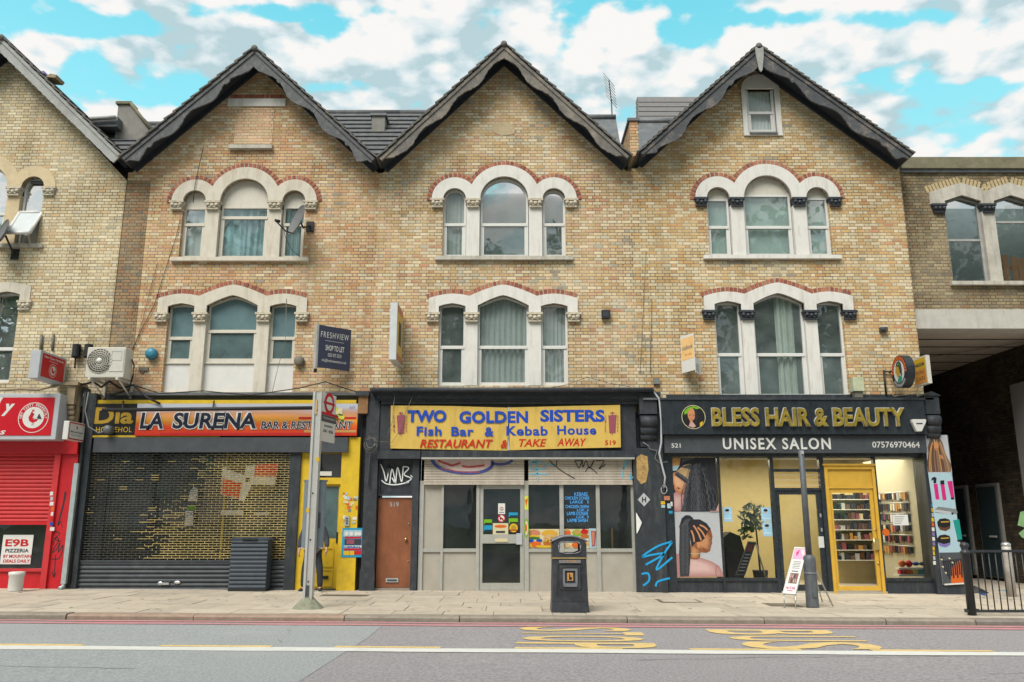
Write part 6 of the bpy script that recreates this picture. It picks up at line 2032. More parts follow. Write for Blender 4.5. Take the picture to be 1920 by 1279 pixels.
def shade(pts, hot, fam, k, n=6, end=.25):
    # printed modelling: nested tones towards the lit spot
    for i in range(n):
        t_ = i/n*(1-end)
        hp([(x+(hot[0]-x)*t_, y+(hot[1]-y)*t_) for x, y in pts], 'tone_%s_%d' % (fam, 1+i if fam != 'hair' else i), k+i*.13)
shade([(45, 215), (80, 185), (150, 240), (225, 320), (215, 370), (185, 400), (140, 410), (100, 380), (78, 360), (75, 330), (60, 290)], (95, 270), 'lit', 3.05, 6)
hp([(75, 345), (110, 372), (120, 395), (90, 385)], 'tone_lit_0', 3.95); hp([(105, 335), (140, 352), (112, 358)], 'c_brown', 3.96)
shade([(60, 400), (100, 385), (150, 412), (190, 405), (170, 500), (140, 582), (65, 582)], (90, 480), 'rose', 3.05, 5)
for k in range(60):
    x0 = 235+random.random()*60; xe = 160+k*5.6
    pts_ = [(x0+k*2, 90+random.random()*60), (x0*.6+xe*.4, 220), (xe+random.uniform(-8, 8), 400), (xe, 575)]
    zz_ = [((pts_[0][0]*(1-u)**3+3*pts_[1][0]*u*(1-u)**2+3*pts_[2][0]*u*u*(1-u)+pts_[3][0]*u**3)+5*(-1)**j, pts_[0][1]*(1-u)**3+3*pts_[1][1]*u*(1-u)**2+3*pts_[2][1]*u*u*(1-u)+pts_[3][1]*u**3) for j, u in enumerate([q/14 for q in range(15)])]
    hs(zz_, .011, 'tone_hair_%d' % random.choice([0, 1, 2, 3, 4, 5]), 14+k*.05)
# braided ponytail portrait
hp([(90, 1005), (235, 1000), (330, 1040), (450, 1080), (530, 1130), (562, 1190), (563, 1232), (98, 1240)], 'c_rose', 1)
hp([(232, 990), (240, 900), (300, 860), (345, 960), (330, 1045), (300, 1062), (240, 1055)], 'c_skin', 3)
hp([(240, 860), (400, 720), (440, 760), (458, 830), (450, 870), (455, 900), (440, 925), (435, 970), (400, 992), (350, 990), (320, 960), (290, 950)], 'c_skin', 4)
shade([(240, 860), (400, 720), (440, 760), (458, 830), (450, 870), (455, 900), (440, 925), (435, 970), (400, 992), (350, 990), (320, 960), (290, 950)], (375, 900), 'skin', 4.1, 5)
shade([(232, 990), (240, 900), (300, 860), (345, 960), (330, 1045), (300, 1062), (240, 1055)], (270, 1010), 'skin', 3.1, 5)
shade([(90, 1005), (235, 1000), (330, 1040), (450, 1080), (530, 1130), (562, 1190), (563, 1232), (98, 1240)], (330, 1130), 'rose', 1.1, 6)
hp([(405, 740), (440, 770), (458, 835), (440, 850), (400, 800)], 'c_skin_dark', 5); hp([(345, 960), (400, 992), (430, 975), (360, 940)], 'c_skin_dark', 5)
hp([(300, 890), (325, 870), (340, 890), (335, 930), (318, 955), (305, 930)], 'c_skin_lit', 6)
hs([(425, 870), (448, 862)], .012, 'c_hair', 6); hs([(430, 935), (448, 928)], .01, 'c_maroon', 6)
hp([(250, 660), (330, 660), (400, 700), (440, 755), (405, 790), (380, 850), (345, 880), (290, 890), (255, 935), (235, 860), (235, 740)], 'c_hair', 6)
for a, b in (((245, 770), (275, 885)), ((268, 720), (345, 870)), ((310, 740), (385, 840)), ((330, 715), (410, 770))): hs([a, ((a[0]+b[0])/2+6, (a[1]+b[1])/2-5), b], .038, 'c_skin_lit', 8)
hp([(130, 720), (150, 650), (190, 618), (230, 620), (262, 645), (275, 690), (240, 730), (232, 850), (240, 1000), (222, 1225), (134, 1228), (125, 1000), (128, 850)], 'c_hair', 9)
for k in range(9):
    pts_ = [(240-k*3+(j*0), 655+k*4) if j == 0 else (137+k*10.5+6*(-1)**j, 700+j*24) for j in range(22)]
    hs(pts_, .012, 'tone_hair_%d' % (2+k % 4), 11+k*.2)
for k in range(9): hs([(240-k*3, 655+k*4), (175-k*1+k*4, 680), (135+k*11, 800), (137+k*11, 1000), (142+k*9.5, 1225)], .009, 'c_hair_grey', 10+k*.2)
hs([(236, 1000), (290, 1008), (335, 1000)], .012, 'c_cream', 9); hs([(495, 1225), (490, 1170), (500, 1120)], .012, 'c_maroon', 4)
t.build('hair_poster', label='tall two-part hairstyle poster filling the left salon window', cat='poster')
zzS = zoomer(1730, 810, 4.411)
yP = -0.30
t = MB()
def hp(pts, m_, k): t.flat(pxpoly(zzS(pts), yP-k*.0015), yP-k*.0015, m_)
def hs(pts, w, m_, k): t.stroke(pxpoly(zzS(pts), yP-k*.0015), w, yP-k*.0015, m_)
t.prism(pxpoly(zzS([(20, 28), (198, 26), (345, 1250), (165, 1262)]), yP+.03), yP+.002, yP+.03, 'c_palegrey')
hp([(20, 28), (198, 26), (243, 335), (45, 340)], 'c_palegrey', 1)
hp([(45, 340), (240, 336), (318, 995), (137, 998)], 'c_lightblue', 1); hp([(137, 998), (318, 995), (345, 1250), (168, 1260)], 'c_hair_grey', 1)
hp([(40, 130), (60, 60), (95, 32), (130, 38), (165, 90), (190, 180), (235, 270), (235, 330), (50, 332), (35, 250), (50, 180)], 'c_hair_brown', 2)
for k in range(16): hs([(75+k*5, 60+abs(k-8)*4), (55+k*8, 150), (45+k*11, 240), (50+k*12, 330)], .02, random.choice(['c_hair_light', 'c_hair_light', 'c_brown', 'c_tan']), 3+k*.05)
hp([(88, 90), (112, 78), (132, 95), (132, 130), (110, 155), (95, 130)], 'c_skin_lit', 5); hp([(130, 180), (170, 200), (175, 230), (140, 215)], 'c_skin', 5); hs([(95, 60), (98, 85)], .02, 'c_cream', 6); hs([(105, 138), (122, 136)], .012, 'c_red', 6)
for x0, y0 in ((90, 430), (148, 435)): hp([(x0, y0), (x0+32, y0-2), (x0+50, y0+128), (x0+18, y0+130)], 'c_pink', 2)
hp([(203, 408), (245, 404), (262, 545), (235, 548)], 'c_pink', 2); hp([(232, 545), (260, 542), (262, 558), (236, 560)], 'c_black', 2)
hp([(90, 425), (88, 395), (70, 405), (75, 382), (95, 370), (115, 380), (112, 425)], 'c_black', 2); hp([(146, 435), (146, 402), (178, 400), (180, 433)], 'c_black', 2)
hp([(122, 625), (130, 617), (275, 638), (290, 665), (280, 680), (100, 668), (98, 640)], 'c_grey', 2); hp([(100, 640), (245, 662), (250, 685), (240, 682), (98, 660)], 'c_palegrey', 3); hp([(236, 665), (252, 665), (255, 684), (240, 684)], 'c_black', 4)
for cy, c2 in ((765, 'c_brown'), (900, 'c_lilac')):
    hp([(120, cy-20), (140, cy-45), (185, cy-52), (222, cy-40), (230, cy-10), (228, cy+30), (190, cy+55), (145, cy+45), (125, cy+15)], 'c_black', 2); hp([(128, cy+12), (175, cy+28), (228, cy+15), (226, cy+35), (190, cy+55), (145, cy+45)], c2, 3); hp([(150, cy-25), (215, cy-28), (218, cy-18), (152, cy-14)], 'c_gold', 3)
hp([(252, 730), (302, 722), (328, 890), (290, 900), (285, 880)], 'c_teal', 2); hp([(284, 893), (326, 888), (328, 905), (292, 910)], 'c_black', 3)
hp([(240, 1120), (300, 1060), (330, 1080), (345, 1250), (235, 1250)], 'c_orange', 2)
for k in range(9): hs([(150+k*20, 1030+((k*37) % 40)), (175+k*18, 1090), (190+k*17, 1170+((k*23) % 50))], .035, 'c_hair', 3+k*.1)
for q in ((150, 1050), (215, 1040), (240, 1075), (185, 1160), (160, 1110)): hs([q, (q[0]+14, q[1]+10)], .03, 'c_cream', 5)
hs([(180, 1262), (346, 1252)], .035, 'c_white', 6)
t.build('product_poster', label='tall narrow poster of hair products on the pier beside the passage', cat='poster')
mb = MB()
xq0, xq1 = X(1741, 960, -.27), X(1797, 960, -.27)
mb.box(X(1744, 1000, -.2), X(1796, 1000, -.2), -.262, 0.3, BOT, Z(817, -.26), 'black_paint')
prr = mb.build('pier', s3)
mb = MB(); a, b = X(1737, 780, -.45), X(1764, 780, -.45)
mb.box(a, b, -.45, .1, Z(776, -.45), Z(742, -.45), 'black_timber'); mb.prism([(a-.04, Z(742, -.45)), (b+.04, Z(742, -.45)), ((a+b)/2, Z(734, -.45))], -.49, .1, 'black_timber')
for i, (r, pz) in enumerate(((0.14, 788), (0.12, 803), (0.09, 814))): mb.tube([(a+.02, -.38+i*.04, Z(pz, -.45)), (b-.02, -.38+i*.04, Z(pz, -.45))], r, 'black_timber', 12)
mb.build('corbel', s3)
random.seed(12)
for i in range(14): mb = MB(); prect(mb, 1745.5+random.random()*1+i*.28, 935+i*9, 1749.5+i*.28+random.random()*1.5, 942+i*9, -.2625-.0003*i, random.choice(['c_white', 'c_orange', 'c_cyan', 'c_yellow', 'c_palegrey', 'c_lilac', 'c_black'])); mb.build('sticker', s3)
for (a, b, c, d, m_) in ((1245, 930, 1256, 938, 'c_salmon'), (1239, 940, 1247, 946, 'c_yellow'), (1240, 947, 1247, 952, 'c_lightblue'), (1251, 944, 1258, 953, 'c_lightblue'), (1257, 941, 1261, 949, 'c_white'), (1254, 958, 1261, 963, 'c_cyan')):
    mb = MB(); prect(mb, a, b, c, d, SY-.2, m_); mb.build('sticker', s3)

# ================= fascia signs
def sgn(name, label, cat='sign', loc=(0, 0, 0), group=None):
    return thing(name, label, cat, loc, group)


FG = 'signboards over the shops'
# salon fascia
x0, x1, z0, z1 = RX(1240, 750, 1736, 814.5, -.5)
t = sgn('fascia_sign', 'black fascia board with raised gold lettering over the salon', loc=((x0+x1)/2, -.5, z0), group=FG)
mb = MB(); mb.box(x0, x1, -.5, -0.021, z0, z1, 'black_gloss'); mb.box(x0-.02, x1+.02, -.53, -.02, z1+.002, z1+.05, 'black_timber'); mb.build('board', t)
mat('gold_letter', (0.62, 0.44, 0.08), 0.25, metal=0.75, var=0.45, scale=5)
mb = MB(); rtext(mb, 'BLESS HAIR & BEAUTY', 1333.5, 764.5, 1695, 800, -.502, 'c_white', bold=0.035, depth=0.03, spacing=1.0); mb.build('letter_edge', t)
mb = MB(); rtext(mb, 'BLESS HAIR & BEAUTY', 1335, 765, 1696, 799.5, -.565, 'gold_letter', bold=0.025, depth=0.012, spacing=1.0); mb.build('lettering', t)
mb = MB()
cx_, cz_ = W(1300.5, 782, -.51); yq = -.503
circ = lambda r, m_, k, n=28: mb.flat([(cx_+r*math.cos(2*PI*i/n), cz_+r*math.sin(2*PI*i/n)) for i in range(n)], yq-k*.002, m_)
circ(.29, 'c_cream', 0); circ(.275, 'c_black', 1)
zzL = zoomer(1200, 730, 3.43)
fl2 = lambda pts, m_, k: mb.flat(pxpoly(zzL(pts), yq), yq-k*.002, m_)
fl2([(285, 140), (310, 118), (345, 108), (390, 122), (350, 130), (310, 150), (285, 165)], 'c_lime', 2)
fl2([(305, 150), (320, 125), (345, 128), (355, 160), (350, 190), (335, 205), (352, 235), (315, 240), (322, 205), (308, 180)], 'c_skin_lit', 3); fl2([(312, 235), (335, 205), (360, 238), (340, 248)], 'c_rose', 4); fl2([(385, 215), (405, 205), (400, 235), (385, 240)], 'c_yellow', 3)
fl2([(340, 118), (365, 130), (372, 190), (358, 235), (352, 190), (352, 150)], 'c_hair', 5); fl2([(316, 165), (325, 163), (325, 168), (316, 169)], 'c_hair', 5); fl2([(338, 163), (347, 165), (346, 169), (338, 168)], 'c_hair', 5); fl2([(324, 190), (338, 190), (331, 196)], 'c_red', 5)
mb.build('emblem', t)
x0, x1, z0, z1 = RX(1246, 816.5, 1737, 849, -.4)
t = sgn('fascia_sign', 'charcoal sign strip with white lettering below the gold salon name', loc=((x0+x1)/2, -.4, z0), group=FG)
mb = MB(); mb.box(x0, x1, -.4, -0.021, z0, z1, 'charcoal'); mb.build('board', t)
mb = MB()
rtext(mb, 'UNISEX SALON', 1355, 821, 1557, 843, -.403, 'c_white', bold=0.02, spacing=1.2, depth=.01); mb.build('lettering', t); mb = MB(); rtext(mb, '521', 1259, 831.5, 1276, 839.5, -.403, 'c_white', bold=.01); mb.build('lettering', t); mb = MB(); rtext(mb, '07576970464', 1635.5, 828, 1724.5, 839.5, -.403, 'c_white', bold=.01)
mb.build('lettering', t)
mb = MB(); mb.box(B3+.05, B4, -.45, .02, Z(749.5, -.45), Z(746, -.45), 'lead'); mb.build('lead_flashing', s3)
mb = MB(); mb.box(Xv(1259), Xv(1745), -.02, .3, Z(858), Z(740), 'black_paint'); mb.build('fascia_backing', s3)
# golden sign
t = sgn('fascia_sign', 'buckled yellow signboard with blue and red lettering over the takeaway', loc=(X(948, 840, -.33), -.33, Z(845, -.33)), group=FG)
zz3 = zoomer(670, 700, 3.31)
yq = -.33
mb = MB()
mb.prism(pxpoly(zz3([(208, 200), (580, 203), (937, 214), (932, 480), (560, 474), (205, 466)]), yq), yq, -.2, 'c_sign_yellow'); mb.build('panel', t)
mb = MB(); mb.prism(pxpoly(zz3([(941, 213), (1300, 204), (1630, 197), (1635, 460), (1300, 467), (946, 478)]), yq), yq-.015, -.2, 'c_sign_yellow'); mb.build('panel', t)
mb = MB(); mb.flat(pxpoly(zz3([(926, 380), (936, 210), (945, 212), (935, 330), (946, 478), (932, 478), (938, 400)]), yq), yq-.018, 'c_palegrey'); mb.build('tape', t)
mb = MB()
def gt(s_, a, b, c, d, m_, **k):
    q = zz3([(a, b), (c, d)]); rtext(mb, s_, q[0][0], q[0][1], q[1][0], q[1][1], yq-.02, m_, **k)
gt('TWO', 310, 228, 553, 304, 'c_sign_blue', bold=.045); gt('GOLDEN', 632, 234, 1060, 310, 'c_sign_blue', bold=.042, spacing=1.05); gt('SISTERS', 1135, 226, 1535, 302, 'c_sign_blue', bold=.042)
mb.build('lettering', t); mb = MB()
gt('Fish', 368, 330, 523, 388, 'c_sign_blue', bold=.03, spacing=1.1); gt('Bar', 583, 332, 722, 390, 'c_sign_blue', bold=.03, spacing=1.1); gt('&', 790, 334, 848, 392, 'c_sign_blue', bold=.03); gt('Kebab', 925, 328, 1182, 388, 'c_sign_blue', bold=.03, spacing=1.1); gt('House', 1240, 324, 1483, 382, 'c_sign_blue', bold=.03, spacing=1.1)
mb.build('lettering', t); mb = MB()
gt('RESTAURANT', 388, 410, 842, 462, 'c_sign_red', bold=.02, shear=.25); gt('&', 890, 414, 932, 464, 'c_sign_red', bold=.02, shear=.25); gt('TAKE', 1003, 408, 1175, 456, 'c_sign_red', bold=.02, shear=.25); gt('AWAY', 1240, 404, 1422, 452, 'c_sign_red', bold=.02, shear=.25); mb.build('lettering', t); mb = MB(); gt('519', 1537, 416, 1605, 446, 'c_sign_red', bold=.02)
mb.build('lettering', t)
for xk, sd, words in ((270, 1, ('LAMB', 'DONER')), (1582, 1, ('CHICKEN', 'DONER'))):
    mb = MB()
    f3 = lambda pts, m_, k: mb.flat(pxpoly(zz3(pts), yq), yq-.02-k*.002, m_)
    f3([(xk-25, 262), (xk+26, 258), (xk+20, 372), (xk-18, 374)], 'c_maroon', 0); f3([(xk-3, 240), (xk+3, 240), (xk+3, 260), (xk-3, 260)], 'c_maroon', 0); f3([(xk-14, 244), (xk+14, 244), (xk+14, 249), (xk-14, 249)], 'c_maroon', 1); f3([(xk-3, 372), (xk+3, 372), (xk, 390)], 'c_maroon', 0)
    for wd, xo in zip(words, (xk-42, xk+34)):
        for i, ch in enumerate(wd):
            gt(ch, xo-4, 262+i*(110/len(wd)), xo+5, 262+i*(110/len(wd))+80/len(wd), 'c_maroon', bold=.01)
    mb.build('kebab_picture', t)
# striped banner and the old black board it half covers
t = sgn('fascia_sign', 'old black board with yellow lettering half covered by the striped banner', loc=(X(212, 818, -.24), -.24, Z(818, -.24)), group=FG)
x0, x1, z0, z1 = RX(174, 757.5, 262, 818, -.24)
mb = MB(); mb.box(x0, x1, -.24, -.021, z0, z1, 'c_black'); mb.box(x0, x1+2, -.245, -.2405, z0-.03, z0+.02, 'yellow_paint'); mb.build('board', t)
mb = MB(); rtext(mb, 'Dia', 177, 764, 250, 795, -.243, 'c_gold', bold=.03); mb.build('lettering', t); mb = MB(); rtext(mb, 'HOUSEHOL', 180, 800.5, 247, 810.5, -.243, 'c_yellow', bold=.0, spacing=1.1); mb.build('lettering', t)
t = sgn('banner_sign', 'orange striped banner with dark outlined lettering over the lattice grille', loc=(X(460, 817, -.3), -.3, Z(817, -.3)), group=FG)
zb0, zb1 = Z(817, -.3), Z(757, -.3)
L_ = lambda h: rgb(h, .72)
band_mat('banner_ink', zb0, zb1, [(0.0, L_('#d8240f')), (0.2, L_('#ee4a14')), (0.36, L_('#f47a1c')), (0.5, L_('#f9b13c')), (0.58, L_('#f3a45a')), (0.68, L_('#d9a07a')), (0.78, L_('#cfb6b4')), (0.86, L_('#c9ccdc')), (1.0, L_('#cfd4e4'))])
mb = MB(); bx0, bx1 = X(255, 787, -.3), X(670, 787, -.3)
mb.box(bx0, bx1, -.3, -.246, zb0, zb1, 'banner_ink'); mb.build('board', t)
mb = MB(); yq = -.303
for k, (a, b, c, d, m_) in enumerate(((330, 800, 590, 804, 'c_orange'), (300, 812, 640, 815, 'c_red'), (560, 782, 668, 786, 'c_red'), (570, 806, 668, 811, 'c_tan'))): prect(mb, a, b, c, d, yq-.0005*k, m_)
random.seed(6)
for i in range(9): blob(mb, 632+random.uniform(-10, 10), 776+random.uniform(-10, 8), 5, 4, random.choice(['c_cream', 'c_cream', 'c_stickyellow']), yq-.003-.0006*i)
for i in range(7): a, b = 632+random.uniform(-12, 12), 782+random.uniform(-6, 8); mb.flat(pxpoly([(a-5, b), (a, b-1.6), (a+5, b+1), (a, b+1.6)], yq), yq-.009-.0006*i, 'c_green' if i % 3 else 'c_black')
mb.build('artwork', t)
mb = MB()
for s_, a, b, c, d, bo in (('LA', 263, 773.5, 307, 804, .03), ('SURENA', 324, 773.5, 481, 804, .03), ('BAR & RESTAURANT', 489.5, 790, 661, 804, .015)):
    p = 1.6 if bo > .02 else .8
    rtext(mb, s_, a-p, b-p, c+p, d+p, -.317, 'c_white', bold=bo+.05, shear=.08); rtext(mb, s_, a, b, c, d, -.32, 'c_navy', bold=bo, shear=.08)
    mb.build('lettering', t); mb = MB()
rtext(mb, '517', 656, 762, 665.5, 766, -.318, 'c_slate'); mb.build('lettering', t)
t = MB(); t.tube([(X(192, 769, -.55), -.55, Z(769, -.55)), (X(630, 764, -.55), -.55, Z(764.5, -.55))], .045, 'rubber_black', 8)
for a in (230, 400, 590): t.tube([(X(a, 760, -.55), -.55, Z(766.5, -.55)), (X(a+1, 757, -.28), -.28, Z(752, -.28))], .02, 'rubber_black', 6)
t.build('light_trough', label='thin black tubular lamp trough in front of the striped banner', cat='light')
t = MB(); cx_, cz_ = W(199, 805, -.5); t.lathe([(.08, -.5), (.105, -.46), (.105, -.25), (.05, -.24)], cx_, 0, 'lead', 16, axis='y', cz=cz_); t.build('floodlight', label='small round grey floodlight in front of the old black board', cat='light')
# big red lightbox
xL1 = X(108.5, 783, -.75)
zr0, zr1 = Z(824.5, -.75), Z(738, -.75)
t = sgn('fascia_sign', 'large red lightbox sign with a rooster badge at the left edge', loc=(xL1, -.75, zr0), group=FG)
mb = MB(); mb.box(-17.2, xL1, -.75, -.28, zr0, zr1, 'c_palegrey'); bevel(mb.build('cabinet', t), .015)
rx1 = X(98.5, 783, -.76); ra0, ra1 = Z(816.5, -.76), Z(745.5, -.76)
mb = MB(); mb.box(-17.2, rx1, -.763, -.751, ra0, ra1, 'c_hotred'); mb.build('panel', t)
def arc_text(mb, s_, cx, cz, r, h, y, m_, a0, a1, U3=None):
    n = len(s_)
    for i, ch in enumerate(s_):
        if ch == ' ': continue
        a = R(a0+(a1-a0)*(i+.5)/n)
        w = r*abs(R(a1-a0))/n*.82
        uu = Vector((math.sin(a), 0, -math.cos(a))); vv = Vector((math.cos(a), 0, math.sin(a)))
        o = Vector((cx, y, cz))+vv*(r-h/2)-uu*w/2
        mb.text(ch, o, w if ch != 'I' else w*.3, h, m_, U=uu, V=vv, bold=.03)
mb = MB(); cx_, cz_ = W(62.5, 783, -.766); yq = -.766
circ = lambda r, m_, k, n=32: mb.flat([(cx_+r*math.cos(2*PI*i/n), cz_+r*math.sin(2*PI*i/n)) for i in range(n)], yq-k*.002, m_)
r_ = .365
circ(r_, 'c_white', 0); circ(r_*.95, 'c_hotred', 1); circ(r_*.70, 'c_white', 2)
arc_text(mb, 'NEW TASTY PERFECTLY', cx_, cz_, r_*.825, r_*.17, yq-.006, 'c_white', 185, -5)
def rooster(mb, cx, cz, s_, y):
    f = lambda pts, m_, k: mb.flat([(cx+a*s_, cz+b*s_) for a, b in pts], y-k*.002, m_)
    f([(-.38, .02), (-.28, -.28), (0, -.42), (.3, -.3), (.42, -.12), (.2, -.12), (0, 0), (-.06, .3), (-.1, .5), (-.22, .42), (-.28, .2)], 'c_hotred', 0)
    f([(-.05, .0), (.1, -.16), (.24, -.08), (.12, .14)], 'c_white', 1); f([(0, -.02), (.08, -.1), (.14, -.02)], 'c_slate', 2); f([(-.12, .5), (-.2, .66), (-.05, .58), (0, .7), (.04, .5)], 'c_hotred', 1); f([(-.1, .36), (.06, .3), (0, .12)], 'c_slate', 2)
    for k in range(4): f([(.3, -.06), (.42+k*.06, .3-k*.1), (.52+k*.07, .24-k*.12), (.44, -.1)], 'c_slate', 1+k*.2)
    f([(-.04, -.42), (-.01, -.42), (-.01, -.6), (-.12, -.62), (-.04, -.58)], 'c_gold', 1); f([(.06, -.42), (.09, -.42), (.09, -.6), (0, -.62), (.06, -.58)], 'c_gold', 1)
rooster(mb, cx_, cz_, .30, yq-.008)
mb.build('badge', t)
mb = MB(); rtext(mb, 'y', 3.5, 757, 27, 780, -.766, 'c_white', bold=.042, shear=.3); rtext(mb, 'Perfectl', -165, 745, 4, 773, -.766, 'c_white', bold=.042, shear=.3); mb.build('lettering', t); mb = MB(); rtext(mb, 'BURGERS', -70, 807, 10.5, 815, -.766, 'c_white', bold=.04, shear=.25); mb.build('lettering', t)


# ================= projecting signs
class Pane:
    """a board standing out from the wall: front edge and wall edge, given where each was measured"""
    def __init__(s, pa, Ya, pb, Yb, y0, y1, Yz):
        ym = (y0+y1)/2
        s.A = Vector((X(pa, ym, Ya), Ya, 0)); s.B = Vector((X(pb, ym, Yb), Yb, 0))
        s.z0, s.z1 = Z(y1, Yz), Z(y0, Yz)
        s.U = (s.B-s.A); s.L = s.U.length; s.U.normalize(); s.V = Vector((0, 0, 1)); s.N = s.U.cross(s.V)

    def P(s, u, v, d=0): return s.A+s.U*(u*s.L)+s.V*(s.z0+(s.z1-s.z0)*v)+s.N*d

    def box(s, mb, u0, u1, v0, v1, d0, d1, m_):
        vs = [s.P(u, v, d) for u in (u0, u1) for v in (v0, v1) for d in (d0, d1)]
        mb._add(vs, [(0, 1, 3, 2), (4, 6, 7, 5), (0, 4, 5, 1), (2, 3, 7, 6), (0, 2, 6, 4), (1, 5, 7, 3)], m_)

    def poly(s, mb, pts, d, m_):
        tr = tessellate_polygon([[Vector((a, b, 0)) for a, b in pts]])
        mb._add([s.P(a, b, d) for a, b in pts], tr, m_)

    def text(s, mb, st, u0, u1, v0, v1, d, m_, **k):
        mb.text(st, s.P(u0, v0, d), (u1-u0)*s.L, (v1-v0)*(s.z1-s.z0), m_, U=s.U, V=s.V, **k)

    def disc(s, mb, u, v, r, d, m_, n=20, rv=None):
        s.poly(mb, [(u+r/s.L*math.cos(2*PI*i/n), v+(rv or r)/(s.z1-s.z0)*math.sin(2*PI*i/n)) for i in range(n)], d, m_)


PG = 'signs standing out from the upper walls'
# red box with rooster
p = Pane(74, -1.25, 125, -.12, 656, 709, -1.25)
t = sgn('projecting_sign', 'small red box sign with a rooster badge beside the air conditioner', loc=p.P(1, 0), group=PG)
mb = MB(); p.box(mb, 0, 1, 0, 1, -.24, 0, 'c_palegrey'); bevel(mb.build('cabinet', t), .012)
mb = MB(); p.box(mb, .08, .93, .1, .92, .001, .004, 'c_hotred'); mb.build('panel', t)
mb = MB(); p.text(mb, 'New Tasty Perfectly', .14, .88, .76, .86, .007, 'c_white', bold=.03); p.text(mb, 'Chicken', .34, .66, .68, .74, .007, 'c_white')
r_ = .24*(p.z1-p.z0)
p.disc(mb, .5, .4, r_, .006, 'c_white'); p.disc(mb, .5, .4, r_*.92, .008, 'c_hotred'); p.disc(mb, .5, .4, r_*.68, .010, 'c_white'); p.poly(mb, [(.43, .42), (.47, .3), (.55, .3), (.56, .38), (.5, .4), (.49, .5), (.45, .5)], .012, 'c_hotred'); p.poly(mb, [(.53, .38), (.57, .46), (.58, .38)], .012, 'c_slate')
mb.build('badge', t)
mb = MB(); mb.tube([p.P(1.0, .8, -.12), p.P(1.1, .8, -.12)], .03, 'rubber_black'); mb.tube([p.P(1.0, .2, -.12), p.P(1.1, .2, -.12)], .03, 'rubber_black'); mb.build('bracket', t)
# money transfer box
p = Pane(128, -1.0, 159, -.3, 789, 824, -1.0)
t = sgn('projecting_sign', 'small white money transfer box sign under the red badge lightbox', loc=p.P(1, 0), group=PG)
mb = MB(); p.box(mb, 0, 1, 0, 1, -.13, 0, 'white_plastic'); bevel(mb.build('cabinet', t), .012)
mb = MB(); p.box(mb, .05, .97, .04, .1, .001, .004, 'c_red'); p.box(mb, .05, .97, .9, .96, .001, .004, 'c_red'); p.box(mb, .05, .08, .1, .9, .001, .004, 'c_red'); p.box(mb, .09, .95, .12, .88, .001, .003, 'c_white')
p.text(mb, 'MoneyGram', .14, .88, .38, .52, .006, 'c_slate', bold=.02); p.text(mb, 'Money Transfer', .2, .8, .24, .33, .006, 'c_slate'); p.poly(mb, [(.5, .6), (.45, .7), (.5, .82), (.56, .7)], .006, 'c_red'); mb.build('face', t)
# letting board, dark
p = Pane(597, -.75, 657.5, -.18, 609, 688, -.75)
t = sgn('letting_board', 'dark blue letting board reading shop to let beside the lower left windows', loc=p.P(1, 0), group=PG)
mat('board_navy', (0.035, 0.04, 0.075), 0.45, var=0.08)
mb = MB(); p.box(mb, 0, 1, 0, 1, -.035, 0, 'board_navy'); mb.build('board', t)
mb = MB(); p.box(mb, -.06, -.002, -.04, 1.02, -.13, .0, 'pale_timber'); p.box(mb, -.05, .02, -.12, .02, -.1, -.04, 'rubber_black'); mb.build('post', t)
mb = MB(); p.text(mb, 'FRESHVIEW', .06, .93, .72, .86, .003, 'c_white', spacing=1.25); p.box(mb, .2, .78, .645, .655, .001, .003, 'c_palegrey'); p.text(mb, 'SHOP TO LET', .22, .8, .42, .55, .003, 'c_white', bold=.015); p.text(mb, '0203 875 3535', .3, .72, .28, .36, .003, 'c_white'); p.text(mb, 'info@freshviewestates.co.uk', .12, .88, .13, .22, .003, 'c_white'); mb.build('lettering', t)
# tall narrow box sign
p = Pane(744, -1.05, 755, -.1, 567, 674, -1.05)
t = sgn('projecting_sign', 'tall narrow cream box sign above the left end of the black cornice', loc=p.P(1, 0), group=PG)
mb = MB(); p.box(mb, 0, 1, 0, 1, -.17, 0, 'zinc_pale') if 'zinc_pale' in M else None
mat('zinc_pale', (0.55, 0.58, 0.6), 0.5, var=.1)
p.box(mb, 0, 1, 0, 1, -.17, 0, 'zinc_pale'); mb.build('cabinet', t)
mb = MB(); p.box(mb, .06, .95, .02, .98, .001, .004, 'c_sign_yellow'); p.box(mb, .06, .95, .86, .975, .0045, .006, 'c_salmon'); p.box(mb, .06, .95, .02, .13, .0045, .006, 'c_salmon'); p.box(mb, .3, .7, .3, .72, .0045, .006, 'c_slate'); mb.build('panel', t)
mb = MB(); mb.tube([p.P(1.0, .75, -.08), p.P(1.14, .75, -.08)], .03, 'rubber_black'); mb.build('bracket', t)
# folded orange letting board
t = sgn('letting_board', 'folded white and orange letting board left of the black capitals', loc=(X(1302, 691, -.5), -.5, Z(691, -.5)), group=PG)
p = Pane(1277, -.12, 1302, -.6, 632, 700, -.12)
mb = MB(); p.box(mb, 0, 1, 0, 1, -.01, 0, 'paper'); mb.build('board', t)
mat('c_paleorange', rgb('#f4c98a', .9), .6)
mb = MB(); p.box(mb, .04, .98, .33, .93, .001, .003, 'c_paleorange'); p.text(mb, 'outlook', .12, .92, .6, .73, .005, 'c_grey', bold=.02); p.text(mb, 'for sale', .3, .8, .44, .5, .005, 'c_orange'); mb.build('lettering', t)
p2 = Pane(1302.5, -.6, 1313, -.12, 625, 694, -.6)
mb = MB(); p2.box(mb, 0, 1, -.05, .36, -.01, 0, 'paper'); p2.box(mb, .1, .6, 0, .2, .001, .003, 'zinc'); mb.build('return_flap', t)
